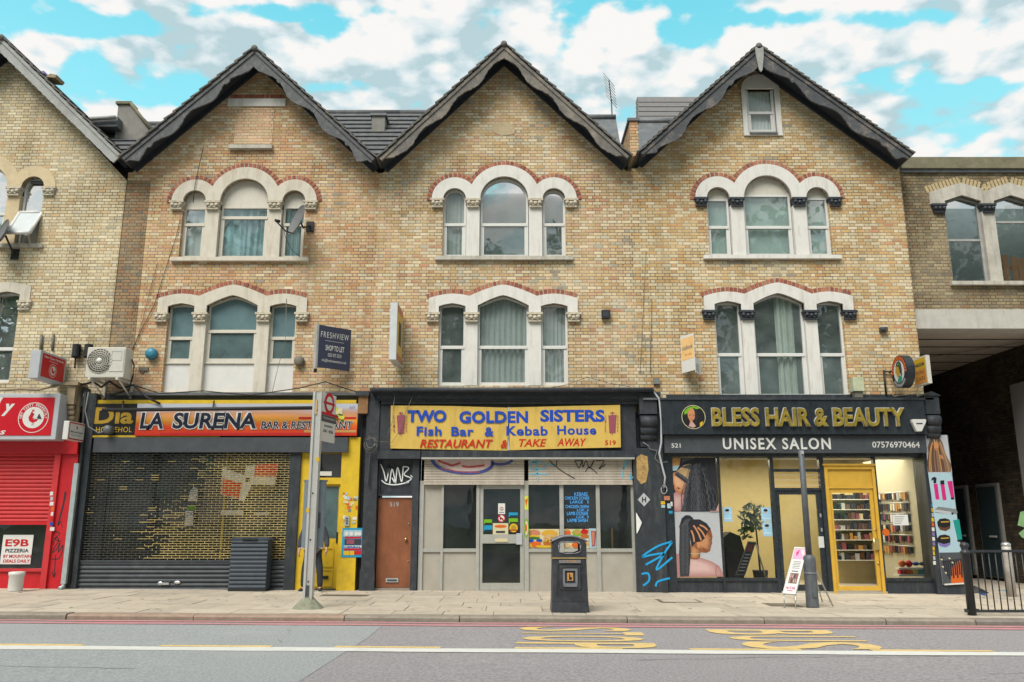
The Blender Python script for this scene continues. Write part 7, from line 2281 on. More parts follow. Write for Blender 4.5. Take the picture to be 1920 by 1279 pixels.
# round salon sign
dx = X(1686, 697, -.62); dz_ = Z(697, -.62)
t = sgn('projecting_sign', 'round drum sign with a woman in profile beside the passage', loc=(dx, -.62, dz_-.4), group=PG)
mb = MB(); n = 32; rr = .40
def dcirc(r, x): return [(x, -.62+r*math.cos(2*PI*i/n), dz_+r*math.sin(2*PI*i/n)) for i in range(n)]
mb._add(dcirc(rr, dx)+dcirc(rr, dx+.2), [tuple(range(n)), tuple(range(n, 2*n))]+[(i, (i+1) % n, (i+1) % n+n, i+n) for i in range(n)], 'black_gloss'); mb.build('drum', t)
mb = MB()
def dflat(pts, k, m_):
    tr = tessellate_polygon([[Vector((a, b, 0)) for a, b in pts]]); mb._add([(dx-.002-k*.002, -.62-a*rr, dz_+b*rr) for a, b in pts], tr, m_)
ring = lambda r, m0=0, m1=2*PI: [(r*math.cos(m0+(m1-m0)*i/24), r*math.sin(m0+(m1-m0)*i/24)) for i in range(25)]
dflat(ring(.98)[:-1], 0, 'c_navy')
for k in range(15):
    a0 = R(-8+k*13); dflat([(.95*math.cos(a0), .95*math.sin(a0)), (.95*math.cos(a0+.17), .95*math.sin(a0+.17)), (.72*math.cos(a0+.17), .72*math.sin(a0+.17)), (.72*math.cos(a0), .72*math.sin(a0))], 1, 'c_orange')
for k in range(11):
    a0 = R(215+k*10); dflat([(.93*math.cos(a0), .93*math.sin(a0)), (.93*math.cos(a0+.1), .93*math.sin(a0+.1)), (.75*math.cos(a0+.1), .75*math.sin(a0+.1)), (.75*math.cos(a0), .75*math.sin(a0))], 1, 'c_palegrey')
dflat(ring(.68)[:-1], 2, 'c_white')
dflat([(-.4, .35), (-.2, .6), (.1, .66), (.35, .45), (.4, .05), (.35, -.35), (.1, -.1), (.0, .3), (-.2, .3)], 3, 'c_slate'); dflat([(-.42, .2), (-.3, .38), (0, .3), (.1, -.1), (.05, -.3), (-.15, -.35), (-.3, -.25), (-.36, -.02), (-.46, 0)], 4, 'c_gold'); dflat([(-.3, -.6), (-.05, -.28), (.2, -.25), (.38, -.45), (.2, -.63), (0, -.67)], 5, 'c_teal'); dflat([(-.1, .45), (.12, .55), (0, .35)], 5, 'c_lime')
mb.build('face', t)
mb = MB(); mb.tube([(dx+.05, -.22, dz_+.1), (dx+.05, -.0, dz_+.1)], .025, 'rubber_black'); mb.tube([(dx-.1, -.03, dz_+.15), (dx-.1, -.03, dz_-.5)], .025, 'rubber_black'); mb.tube([(dx-.1, -.03, dz_+.1), (dx+.05, -.1, dz_+.1)], .02, 'rubber_black'); mb.build('bracket', t)
p = Pane(1714.5, -.35, 1737, -.9, 677, 723, -.35)
t = sgn('projecting_sign', 'worn yellow and orange mini cabs box sign behind the round drum sign', loc=p.P(0, 0), group=PG)
mb = MB(); p.box(mb, -.06, 1.06, -.06, 1.06, -.1, 0, 'cream_plastic'); mb.build('cabinet', t)
mat('c_wornorange', rgb('#dd9a4a', .86), .6, var=.15)
mb = MB(); p.box(mb, 0, 1, .58, 1, .001, .003, 'c_yellow'); p.box(mb, 0, 1, .0, .575, .001, .003, 'c_wornorange'); p.text(mb, 'FARDOM', .1, .9, .68, .82, .005, 'c_slate', bold=.04); p.text(mb, 'MINI', .14, .84, .36, .52, .005, 'c_brown', spacing=1.2); p.text(mb, 'CABS', .14, .88, .12, .28, .005, 'c_brown', spacing=1.2); mb.build('face', t)

# ------------------------------------------------------------------ fixtures on the walls
# air conditioner
t = thing('air_conditioner', 'white air conditioning unit on brackets left of the blue alarm dome', 'air conditioner', (X(200, 712, -.4), -.4, Z(712, -.75)))
ya_ = -.78
ax0, ax1, az0, az1 = RX(161.5, 651, 234, 708, ya_)
mb = MB(); mb.box(ax0, ax1, ya_, -.36, az0, az1, 'cream_plastic'); bevel(mb.build('casing', t), .02)
mb = MB(); fx, fz = W(187, 676.5, ya_); 
mat('fan_dark', (0.16, 0.145, 0.12), 0.6)
mb.lathe([(.30, ya_-.008), (.30, ya_-.002)], fx, 0, 'fan_dark', 28, axis='y', cz=fz)
for k in range(6):
    r = .05+k*.05
    mb.tube([(fx+r*math.cos(i*PI/12), ya_-.016, fz+r*math.sin(i*PI/12)) for i in range(25)], .007, 'cream_plastic', 4, cap=False)
for k in range(22):
    a = 2*PI*k/22
    mb.tube([(fx+.06*math.cos(a), ya_-.02, fz+.06*math.sin(a)), (fx+.18*math.cos(a+.25), ya_-.02, fz+.18*math.sin(a+.25)), (fx+.3*math.cos(a+.5), ya_-.02, fz+.3*math.sin(a+.5))], .006, 'cream_plastic', 4)
mb.lathe([(.07, ya_-.035), (.07, ya_-.02)], fx, 0, 'white_plastic', 14, axis='y', cz=fz); mb.build('fan_grille', t)
mb = MB(); mb.box(ax1-.36, ax1-.03, ya_-.012, ya_-.001, az0+.15, az1-.06, 'cream_plastic'); mb.frame(ax1-.33, ax1-.08, az0+.42, az1-.1, ya_-.018, ya_-.0125, .012, 'c_palegrey'); mb.build('access_panel', t)
mb = MB()
for xx in (ax0+.12, ax1-.15):
    mb.box(xx, xx+.05, -.85, 0, az0-.06, az0-.002, 'white_plastic'); mb.box(xx, xx+.05, -.06, 0, az0-.4, az0-.061, 'white_plastic')
    mb.tube([(xx+.025, -.7, az0-.06), (xx+.025, -.03, az0-.38)], .02, 'white_plastic', 6)
mb.build('bracket', t)
mb = MB(); mb.tube([(ax1+.03, -.5, az0+.5), (ax1+.08, -.45, az0+.35), (ax1+.05, -.4, az0+.1), (ax1-.1, -.2, az0-.2), (ax1-.6, -.12, az0-.35)], .02, 'rubber_black', 6); mb.build('hose', t)


def dish(nm, lab, px, py, Y, r, aim, wallpx, wallpy, tilt=0):
    c = Vector((X(px, py, Y), Y, Z(py, Y)))
    t = thing(nm, lab, 'satellite dish', c, 'satellite dishes')
    ax = Vector(aim).normalized()
    u = ax.cross(Vector((0, 0, 1))).normalized(); v = u.cross(ax)
    mb = MB(); vs, fs = [], []
    K, n = 6, 24
    for i in range(K+1):
        for j in range(n):
            a = 2*PI*j/n; q = i/K
            vs.append(c+u*(r*.92*q*math.cos(a))+v*(r*1.05*q*math.sin(a))+ax*(0.10*q*q-.10))
    for i in range(K):
        for j in range(n):
            fs.append((i*n+j, i*n+(j+1) % n, (i+1)*n+(j+1) % n, (i+1)*n+j))
    mb._add(vs, fs, 'dish_grey', True)
    mb._add([p-ax*.012 for p in vs], fs, 'dish_grey', True)
    mb.tube([vs[K*n+j] for j in range(n)]+[vs[K*n]], .01, 'dish_grey', 5)
    b = mb.build('reflector', t)
    lnb = c+ax*.5-v*(r*.75)
    mb = MB(); mb.tube([c-v*r*.98-ax*.05, c-v*(r*1.08)+ax*.15, lnb], .018, 'rubber_black', 6); mb.tube([lnb, lnb-ax*.12+v*.03], .04, 'rubber_black', 8); mb.build('receiver_arm', t)
    w = Vector((X(wallpx, wallpy), 0, Z(wallpy)))
    mb = MB(); mb.tube([c-ax*.12, c-ax*.2-Vector((0, 0, .12)), w+Vector((0, -.12, 0)), w], .025, 'rubber_black', 6); mb.box(w.x-.1, w.x+.1, -.05, 0.0, w.z-.14, w.z+.14, 'rubber_black'); mb.build('wall_bracket', t)
    return c, lnb


mat('dish_grey', (0.16, 0.165, 0.17), 0.5, var=.15)
dish('satellite_dish', 'dark satellite dish in front of the right light of the teal curtained window', 556, 412, -.55, .40, (-.75, -.62, .28), 582, 426)
dish('satellite_dish', 'dark satellite dish cut by the left photo edge below the open window', 1, 437, -.5, .38, (-.6, -.7, .25), 30, 478)


def ln(name, label, cat, pts, r, m_, group=None, n=6):
    t = MB(); t.tube(pts, r, m_, n)
    return t.build(name, label=label, cat=cat, group=group)


t = thing('alarm_dome', 'blue alarm dome on the brick wall right of the air conditioner', 'alarm', (X(283, 663), 0, Z(663)))
mat('alarm_blue', (0.04, 0.22, 0.32), 0.4, var=.3, scale=12)
cx_, cz_ = W(283, 663, -.1)
mb = MB(); mb.lathe([(.10, 0), (.14, -.03), (.145, -.12), (.11, -.17), (.04, -.19)], cx_, 0, 'alarm_blue', 18, axis='y', cz=cz_); mb.build('dome', t)
mb = MB(); mb.lathe([(.15, 0), (.15, -.028)], cx_, 0, 'c_grey', 18, axis='y', cz=cz_); mb.build('base', t)
cx_, cz_ = W(560.5, 677, -.1)
t = MB(); t.lathe([(.12, 0), (.135, -.05), (.125, -.12), (.07, -.15)], cx_, 0, 'fan_dark', 18, axis='y', cz=cz_); t.build('vent', label='round brown vent cap right of the boarded lower window', cat='vent')
t = MB(); pbox(t, 260, 688, 277, 695, -.05, 0.02, 'fan_dark'); pbox(t, 264, 695, 270, 698, -.04, 0.02, 'fan_dark'); t.build('wall_vent', label='dark broken wall vent under the blue alarm dome', cat='vent')
t = thing('wall_lamp', 'square black lamp on the brick wall between the two lower white windows', 'lamp', (X(1136, 588), 0, Z(588)))
mb = MB(); pbox(mb, 1128.5, 581, 1144.5, 596, -.14, -.03, 'rubber_black'); mb.build('head', t)
mb = MB(); pbox(mb, 1133, 585, 1140, 592, -.029, 0.02, 'charcoal'); mb.build('bracket', t)
mb = MB(); prect(mb, 1131, 584, 1141, 593, -.142, 'c_slate'); mb.build('lens', t)
t = MB(); pbox(t, 1652, 613, 1665, 621, -.12, 0.02, 'charcoal'); t.ball((X(1656, 617, -.14), -.12, Z(617, -.12)), .06, 'charcoal', 8); t.build('security_camera', label='small dark camera high on the brick wall above the round sign', cat='camera')
t = MB(); pbox(t, 1599, 707, 1621, 735, -.3, -.05, 'old_box') if 'old_box' in M else None
mat('old_box', (0.5, 0.53, 0.36), 0.7, var=.25, dirt=.5)
pbox(t, 1600, 707, 1620, 733, -.3, -.05, 'old_box'); pbox(t, 1603, 733, 1618, 745, -.26, -.1, 'fan_dark'); t.build('floodlight_box', label='stained pale green box standing on the salon fascia', cat='box')
t = MB(); pbox(t, 1226, 709, 1237, 720, -.08, .02, 'c_grey'); t.build('junction_box', label='small grey junction box right of the black cornice', cat='box')
t = thing('alarm_bell', 'white wedge alarm box on the right end of the salon fascia', 'alarm', (X(1724, 797, -.55), -.55, Z(810, -.55)))
mb = MB(); mb.prism(pxpoly([(1711, 786), (1737, 786), (1737, 791), (1729, 809), (1719, 809), (1711, 791)], -.62), -.62, -.5, 'white_plastic'); bevel(mb.build('casing', t), .015)
mb = MB(); prect(mb, 1718, 793, 1730, 795.5, -.6225, 'c_slate'); mb.build('badge', t)
for px, lab in ((143.5, 'black finned cable closure on the wall above the money transfer sign'), (166, 'black finned cable closure half behind the air conditioner')):
    t = MB(); cx_ = X(px, 655, -.15); z0, z1 = Z(672, -.15), Z(645, -.15)
    prof = [(.04, z0), (.1, z0+.03)]
    for k in range(7): prof += [(.115, z0+.05+k*.045), (.085, z0+.07+k*.045)]
    prof += [(.1, z1-.02), (.04, z1)]
    t.lathe(prof, cx_, -.15, 'rubber_black', 12); t.tube([(cx_, -.15, z0), (cx_, -.13, z0-.25)], .02, 'rubber_black'); t.build('cable_closure', label=lab, cat='cable box', group='finned cable closures')
# old stone console and pipes between the red shop and the grille
t = thing('console_bracket', 'weathered stone console between the red lightbox and the black board', 'bracket', (X(135, 780, -.4), -.4, Z(795, -.4)))
mb = MB(); pbox(mb, 125, 733, 138, 745, -.5, .02, 'weath') if 'weath' in M else None
mat('weath', (0.33, 0.26, 0.17), .85, var=.3, scale=12, bump=.4, dirt=.5, dcol=(.1, .08, .06), dscale=6)
pbox(mb, 126, 722, 140, 758, -.45, .02, 'weath'); pbox(mb, 128, 758, 137, 800, -.32, .02, 'weath')
for k in range(3): mb.tube([(X(127, 764, -.4), -.36+k*.03, Z(764+k*10, -.36)), (X(138, 764, -.4), -.36+k*.03, Z(764+k*10, -.36))], .07, 'weath', 10)
mb.build('scroll', t)
mb = MB(); pbox(mb, 122, 716, 146, 722, -.5, .02, 'weath'); mb.build('cap', t)
ln('downpipe', 'buff painted vertical pipe beside the stone console', 'pipe', [(X(146, 760, -.2), -.2, Z(725, -.2)), (X(146, 760, -.2), -.2, Z(795, -.2))], .075, 'weath', n=10)
t = thing('drainpipe', 'pale grey galvanised duct on the corner of the red pilaster', 'pipe', (X(131, 1000, SY-.3), SY-.3, g(-10.7)))
xx = X(132, 985, SY-.32)
mb = MB(); mb.box(xx-.055, xx+.055, SY-.36, SY-.25, g(-10.7)+.12, Z(869, SY-.3), 'zinc'); mb.build('casing', t)
mb = MB(); mb.tube([(xx, SY-.31, g(-10.7)+.16), (xx, SY-.33, g(-10.7)+.05), (xx-.03, SY-.42, g(-10.7)+.02)], .055, 'zinc', 8); mb.build('shoe', t)
ln('black_conduit', 'black conduit running down beside the lattice grille', 'pipe', [(X(160, 740, -.3), -.3, Z(735, -.3)), (X(156, 800, -.3), -.3, Z(810, -.3)), (X(152, 860, -.3), -.3, Z(850, -.3)), (X(150, 900, -.3), -.3, g(-10)+.1)], .04, 'rubber_black', n=8)
t = MB(); pbox(t, 152, 728, 162, 762, -.28, -.1, 'rubber_black'); t.ball((X(158, 738, -.3), -.29, Z(740, -.3)), (.03, .02, .06), 'c_palegrey'); t.build('meter_box', label='small black box with a pale oval mark above the black board', cat='box')
# tv aerial
t = thing('tv_aerial', 'thin tv aerial standing behind the gable valley', 'aerial', (X(1148, 228, 2.2), 2.2, Z(236, 2.2)))
ax_, = (X(1148, 205, 2.2),)
mb = MB(); mb.tube([(ax_, 2.2, Z(260, 2.2)), (ax_-.02, 2.2, Z(186, 2.2))], .022, 'fan_dark', 5); mb.build('mast', t)
mb = MB(); b0 = Vector((ax_-.02, 2.2, Z(190, 2.2))); b1 = b0+Vector((-.16, -.8, .25))
mb.tube([b0, b1], .014, 'fan_dark', 4)
for k in range(8):
    q = b0.lerp(b1, k/7); mb.tube([q+Vector((-.16, .0, .22)), q+Vector((.16, 0, -.22))], .008, 'fan_dark', 4)
mb.build('elements', t)
t = MB(); bx = X(100, 148, -.4); bz = Z(148, -.4)
t.prism([(bx-.15, bz), (bx+.1, bz-.02), (bx+.14, bz+.06), (bx-.05, bz+.10)], -.5, -.1, 'weath'); t.prism([(bx-.3, bz+.1), (bx-.2, bz+.1), (bx-.22, bz+.18), (bx-.32, bz+.17)], -.5, -.3, 'c_lilac'); t.build('slipped_tile', label='loose tile debris lying on the left roof edge', cat='debris')


# cables strung over the fronts
def wpts(l, Y=-.04): return [(X(a, b, Y), Y, Z(b, Y)) for a, b in l]


def sag(a, b, Y0, Y1, s, n=10):
    A = Vector((X(a[0], a[1], Y0), Y0, Z(a[1], Y0))); B = Vector((X(b[0], b[1], Y1), Y1, Z(b[1], Y1)))
    return [A.lerp(B, i/n)-Vector((0, 0, s*4*(i/n)*(1-i/n))) for i in range(n+1)]


CG = 'cables on the shop fronts'
cabs = [('thin black cable dropping from the gable past the round-headed window on the left', wpts([(381, 277), (376, 300), (366, 345), (362, 380)], -.09), .009, 'rubber_black'),
        ('long black cable slanting down the orange brick wall to the air conditioner', wpts([(338, 410), (330, 445), (312, 500), (290, 570), (262, 625), (246, 660)], -.03), .0075, 'rubber_black'),
        ('thin pale cable slanting beside the long black one', wpts([(296, 492), (282, 540), (268, 600), (252, 652)], -.03), .005, 'c_brown'),
        ('black cable hanging from the dish in front of the teal curtain', wpts([(530, 420), (535, 445), (548, 470), (562, 481)], -.12), .008, 'rubber_black'),
        ('thin black wire dropping across the right boarded panel', wpts([(537, 560), (535, 640), (521, 690), (510, 737)], -.07), .007, 'fan_dark'),
        ('thick black cable sagging along the ledge over the striped banner', [(X(a, b, -.25), -.25, Z(b, -.25)) for a, b in ((250, 722), (300, 738), (380, 733), (470, 741), (560, 728), (610, 716), (668, 735))], .014, 'rubber_black'),
        ('bunched grey cables along the top of the red lightbox', [(X(a, b, -.3), -.3, Z(b, -.3)) for a, b in ((-20, 733), (40, 729), (70, 731), (110, 722), (150, 720))], .035, 'weath'),
        ('black cables tangled under the air conditioner', [(X(a, b, -.35), -.35, Z(b, -.35)) for a, b in ((150, 722), (175, 716), (190, 726), (205, 715), (225, 728), (250, 722), (275, 745), (300, 757))], .03, 'rubber_black'),
        ('black looped cable beside the old black board', [(X(a, b, -.4), -.4, Z(b, -.4)) for a, b in ((166, 735), (160, 770), (166, 800), (185, 812), (200, 808))], .016, 'c_grey'),
        ('pale wire crossing the upper left corner of the yellow signboard', [(X(a, b, -.38), -.38, Z(b, -.38)) for a, b in ((742, 729), (738, 760), (736, 790), (725, 820))], .008, 'c_grey'),
        ('dark wire slanting over the left spit picture of the yellow signboard', [(X(a, b, -.40), -.40, Z(b, -.40)) for a, b in ((778, 732), (762, 770), (748, 810), (735, 830), (712, 828))], .007, 'fan_dark'),
        ('thin wire drooping between the cornice and the lower right window', [(X(a, b, -.1), -.1, Z(b, -.1)) for a, b in ((1010, 731), (1060, 722), (1101, 707), (1140, 718), (1180, 725))], .008, 'fan_dark'),
        ('white cables twisting down the scrolled corbel left of the salon', [(X(a, b, -.47), -.47, Z(b, -.47)) for a, b in ((1222, 730), (1236, 748), (1240, 790), (1240, 830), (1236, 850), (1241, 872), (1247, 895), (1245, 915))], .024, 'c_palegrey'),
        ('white cable loop hanging left of the braids poster', [(X(1245+5.5*math.cos(a), 918+8*math.sin(a), -.25), -.25, Z(918+8*math.sin(a), -.25)) for a in [i*.45 for i in range(15)]], .012, 'c_palegrey'),
        ('grey cable curling over the corbel into the pier', [(X(a, b, -.3), -.3, Z(b, -.3)) for a, b in ((1205, 829), (1216, 836), (1218, 842), (1232, 845), (1228, 860), (1236, 868), (1252, 866))], .012, 'c_grey'),
        ('pale wires hanging below the round drum sign', [(X(a, b, -.12), -.12, Z(b, -.12)) for a, b in ((1670, 728), (1671, 736), (1676, 743), (1700, 740), (1722, 735), (1727, 722))], .009, 'c_cream'),
        ('straight hairline cable down the brickwork right of the net curtains', wpts([(1222, 560), (1221, 620), (1219, 700)], -.03), .007, 'fan_dark'),
        ('hairline cable on the brickwork left of the salon letting board', wpts([(1211, 470), (1207, 560), (1203, 640), (1200, 700)], -.03), .006, 'fan_dark'),
        ('dark pipe running up the wall beside the left lower window', wpts([(78, 628), (76, 660)], -.06), .035, 'fan_dark'),
        ('slanting dark strap on the pale brick beside the red box sign', wpts([(100, 626), (98, 657)], -.06), .03, 'fan_dark')]
for lab, pts, r, m_ in cabs: ln('cable', lab, 'cable', pts, r, m_, CG)
t = MB(); random.seed(14)
for k in range(7):
    r = random.uniform(.12, .22); cx_, cz_ = W(695+random.uniform(-3, 3), 832+random.uniform(-5, 5), -.42)
    t.tube([(cx_+r*math.cos(a)*.8, -.42+random.uniform(-.01, .01)-.012*k, cz_+r*math.sin(a)) for a in [i*.42 for i in range(16)]], .008, random.choice(['c_grey', 'fan_dark', 'c_hair_grey']), 4)
t.build('cable_coil', label='coil of wires hung on the black pilaster left of the yellow signboard', cat='cable')
ln('conduit', 'grey conduit hooked down the black pilaster beside the yellow door', 'pipe', [(X(a, b, SY-.25), SY-.25, Z(b, SY-.25)) for a, b in ((702, 845), (694, 850), (692, 870), (692, 912))], .02, 'charcoal')
t = MB(); zq = Z(747.5, -.5)
t = MB(); pbox(t, 641, 990, 680, 1045, SY-.171, SY-.163, 'c_cyan')
yq = SY-.1725
for k, (a, b, c, d, m_) in enumerate(((644, 994, 678, 1006, 'c_lightblue'), (646, 1006.5, 677, 1010, 'c_red'), (646, 1011, 677, 1022, 'c_slate'), (650, 1012, 664, 1020, 'c_maroon'), (645, 1023, 678, 1027, 'c_white'), (645, 1028.5, 677, 1032, 'c_hotred'), (644, 1033, 655, 1041, 'c_yellow'), (656, 1033, 664, 1041, 'c_yellow'), (664, 1033, 677, 1040, 'c_red'))): prect(t, a, b, c, d, yq-.0006*k, m_)
for a in (650, 659, 668, 674): blob(t, a, 1001, 3.4, 4, 'c_white', yq-.007-.0004*a/100)
rtext(t, 'HERBAL', 646, 1024, 677, 1026.6, yq-.008, 'c_blue', bold=.03)
t.build('flyer', label='cyan and red flyer pasted on the yellow door frame', cat='poster')

# ------------------------------------------------------------------ street furniture
# bus stop
bx_, by_ = G(577, 1141)
t = thing('bus_stop', 'tall grey bus stop post with a red roundel flag and grey timetable case', 'bus stop', (bx_, by_, g(bx_)))
gz = g(bx_)
mat('post_alu', (0.5, 0.5, 0.48), .5, metal=.3, var=.1, dirt=.3, dcol=(.3, .28, .25), dscale=5)
mat('stone_green', (0.23, 0.235, 0.17), .9, var=.3, scale=14, bump=.4)
mb = MB()
n = 8
for (r0, z0, r1, z1) in ((.30, gz, .25, gz+.05), (.25, gz+.05, .10, gz+.20)):
    vs = []
    for r, z in ((r0, z0), (r1, z1)):
        vs += [(bx_+r*math.cos(2*PI*(i+.5)/n), by_+r*math.sin(2*PI*(i+.5)/n), z) for i in range(n)]
    mb._add(vs, [(i, (i+1) % n, (i+1) % n+n, i+n) for i in range(n)]+[tuple(range(n, 2*n))], 'stone_green')
mb.build('base', t)
ptop = Z(734, by_-.08)
mb = MB()
w = .085
mb.prism([(0, 0)] * 0 or [(bx_-w, gz+.08), (bx_-w+.045, gz+.08), (bx_-w+.045, ptop), (bx_-w, ptop)], by_-.1, by_+.08, 'post_alu')
mb.box(bx_-w+.0455, bx_+w-.026, by_-.07, by_+.08, gz+.08, ptop-.02, 'post_alu')
mb.box(bx_+w-.0255, bx_+w, by_-.1, by_+.08, gz+.08, ptop, 'post_alu')
ps = mb.build('post', t)
mb = MB()
for q in (770, 925, 1012, 1090): mb.ball((bx_, by_-.072, Z(q, by_)), (.018, .012, .018), 'charcoal', 8)
mb.box(bx_-.03, bx_+.02, by_-.09, by_-.071, gz+.22, gz+.42, 'charcoal'); mb.box(bx_-.035, bx_-.0, by_-.09, by_-.071, ptop-.45, ptop-.16, 'c_peach')
mb.build('bolt', ps)
for q, dx_ in ((862, .07), (957, -.07)):
    mb = MB(); mb.box(bx_+dx_-.03, bx_+dx_+.03, by_-.106, by_-.1005, Z(q+4, by_), Z(q-4, by_), 'c_yellow'); mb.build('yellow_tag', ps)
# flag: a plate standing towards the shops, seen at a slant
u = Vector((.20, .86, 0)).normalized(); A = Vector((bx_+.085, by_-.02, 0))
class Fl(Pane):
    def __init__(s, A, B, z0, z1):
        s.A, s.B, s.z0, s.z1 = A, B, z0, z1
        s.U = B-A; s.L = s.U.length; s.U.normalize(); s.V = Vector((0, 0, 1)); s.N = s.U.cross(s.V)
fzb = Z(826, by_)
p = Fl(A, A+u*.62, fzb, ptop+.0)
mb = MB(); p.box(mb, 0, 1, 0, 1, -.035, 0, 'white_plastic'); fg = mb.build('flag', t)
mb = MB()
H = p.z1-p.z0
def ringp(u0, v0, r, k, m_): p.disc(mb, u0, v0, r, k, m_, 24)
ringp(.5, .80, .22, .003, 'c_red'); ringp(.5, .80, .14, .005, 'c_white'); p.box(mb, .1, .9, .775, .825, .006, .008, 'c_red')
p.box(mb, 0, 1, .545, .6, .002, .004, 'c_hotred'); p.box(mb, 0, 1, .40, .54, .002, .004, 'c_hair_grey'); p.text(mb, 'TOWARDS', .1, .9, .46, .50, .006, 'c_white'); p.box(mb, .2, .8, .3, .34, .002, .004, 'c_grey'); p.text(mb, '341 476', .15, .85, .18, .25, .004, 'c_slate', bold=.02)
mb.build('roundel', fg)
# timetable case
cy_ = by_+.16
mat('case_blue', (0.165, 0.205, 0.235), .45, var=.1, dirt=.2, dcol=(.25, .25, .25))
cz0, cz1 = Z(1026, cy_), Z(903, cy_)
c0, c1 = X(568, 960, cy_), X(609, 960, cy_)
mb = MB()
vs, fs = [], []
n = 14
cxm = (c0+c1)/2
prof = []
for i in range(n+1):
    a = PI*i/n
    prof.append((cxm-(c1-c0)/2*math.copysign(abs(math.cos(a))**.55, math.cos(a)), cy_-.10*math.sin(a)**.8+.02))
prof += [(x, 2*(cy_+.02)-y) for x, y in reversed(prof[1:-1])]
m = len(prof)
vs = [(x, y, cz0) for x, y in prof]+[(x, y, cz1) for x, y in prof]
mb._add(vs, [(i, (i+1) % m, (i+1) % m+m, i+m) for i in range(m)]+[tuple(range(m)), tuple(range(m, 2*m))], 'case_blue')
cs = mb.build('timetable_case', t)
mb = MB(); mb.box(c0-.005, c1+.01, cy_-.06, cy_+.1, cz1+.001, cz1+.03, 'case_blue'); mb.box(c0-.002, c1+.005, cy_-.06, cy_+.1, cz0-.02, cz0-.001, 'c_palegrey')
for k in range(6): mb.stroke([(c1-.10, cz0+.35+k*.05), (c1-.06, cz0+.38+k*.05), (c1-.11, cz0+.39+k*.05)], .012, cy_-.085, 'spray_black')
mb.build('case_trim', cs)

# litter bin
lx, ly = G(1070, 1149)
t = thing('litter_bin', 'black fluted litter bin with a gold band and hooded opening', 'litter bin', (lx, ly, g(lx)))
mat('bin_black', (0.032, 0.036, 0.045), .42, var=.3, scale=9, dirt=.35, dcol=(.12, .12, .125), dscale=6)
mat('bin_gold', (0.42, 0.32, 0.13), .4, metal=.5)
mat('bin_edge', (0.17, 0.18, 0.2), .35, var=.2)
gz = g(lx); yb0 = ly+.34
ZZ = lambda q: Z(q, ly)
def rsq(hx, hy, r, z, n=5):
    out = []
    for cxs, cys, a0 in ((1, -1, -PI/2), (1, 1, 0), (-1, 1, PI/2), (-1, -1, PI)):
        for i in range(n+1):
            a = a0+PI/2*i/n
            out.append((lx+cxs*(hx-r)+r*math.cos(a), yb0+cys*(hy-r)+r*math.sin(a), z))
    return out
def loft(mb, rings, m_, caps=True, smooth=False):
    k = len(rings[0]); vs = [p for r in rings for p in r]
    fs = [(i*k+j, i*k+(j+1) % k, (i+1)*k+(j+1) % k, (i+1)*k+j) for i in range(len(rings)-1) for j in range(k)]
    if caps: fs += [tuple(range(k)), tuple(range((len(rings)-1)*k, len(rings)*k))]
    mb._add(vs, fs, m_, smooth)
hw = (X(1106, 1140, ly)-X(1034, 1140, ly))/2
mb = MB(); loft(mb, [rsq(hw, hw, .06, gz), rsq(hw-.015, hw-.015, .06, ZZ(1129))], 'bin_black'); mb.build('plinth', t)
hb_ = hw-.025
mb = MB(); loft(mb, [rsq(hb_+.01, hb_+.01, .07, ZZ(1128.5)), rsq(hb_-.01, hb_-.01, .07, ZZ(1058)), rsq(hb_-.01, hb_-.01, .07, ZZ(1046.5))], 'bin_black')
for i in range(22):
    xx = lx-hb_+.08+(2*hb_-.16)*i/21
    z1 = ZZ(1058)
    if abs(xx-lx) < .2:
        mb.box(xx-.008, xx+.008, yb0-hb_-.012, yb0-hb_+.02, ZZ(1127), ZZ(1106), 'bin_black')
    else:
        mb.box(xx-.008, xx+.008, yb0-hb_-.012, yb0-hb_+.02, ZZ(1127), z1, 'bin_black')
body = mb.build('body', t)
yf = yb0-hb_-.006
mb = MB(); mb.frame(lx-.19, lx+.19, ZZ(1104), ZZ(1060), yf-.03, yf, .045, 'bin_black'); mb.frame(lx-.135, lx+.135, ZZ(1098), ZZ(1066), yf-.024, yf, .04, 'bin_edge'); mb.box(lx-.12, lx+.12, yf-.06, yf-.031, ZZ(1100), ZZ(1095), 'bin_edge'); mb.box(lx-.18, lx+.18, yf-.012, yf, ZZ(1105.5), ZZ(1104.5), 'bin_edge'); mb.build('door_panel', body)
mb = MB(); mb.box(lx-.055, lx+.055, yf-.014, yf-.002, ZZ(1089), ZZ(1074), 'c_tan'); mb.flat([(lx-.02, ZZ(1087)), (lx-.02, ZZ(1076)), (lx+.0, ZZ(1076)), (lx+.0, ZZ(1082)), (lx+.03, ZZ(1082)), (lx+.03, ZZ(1087))], yf-.016, 'c_black'); mb.build('symbol_plate', body)
mb = MB(); mb.box(lx-.2, lx+.2, yf-.012, yf-.002, ZZ(1056), ZZ(1050), 'bin_edge'); mb.text('LITTER', (lx-.13, yf-.015, ZZ(1055)), .26, ZZ(1051)-ZZ(1055), 'c_tan', bold=.03, spacing=1.3); mb.build('lettering', body)
mb = MB(); loft(mb, [rsq(hb_+.005, hb_+.005, .07, ZZ(1048)), rsq(hb_+.005, hb_+.005, .07, ZZ(1045.3))], 'bin_gold'); mb.build('band', t)
hh = hb_-.012
zc0, zc1 = ZZ(1045), ZZ(1016)
def hoodtop(x): return zc1+.085*(1-((x-lx)/hh)**2)
N_ = 16
outer = [(lx-hh, zc0), (lx+hh, zc0)]+[(lx+hh-2*hh*i/N_, hoodtop(lx+hh-2*hh*i/N_)-(.03 if i in (0, N_) else 0)) for i in range(N_+1)]
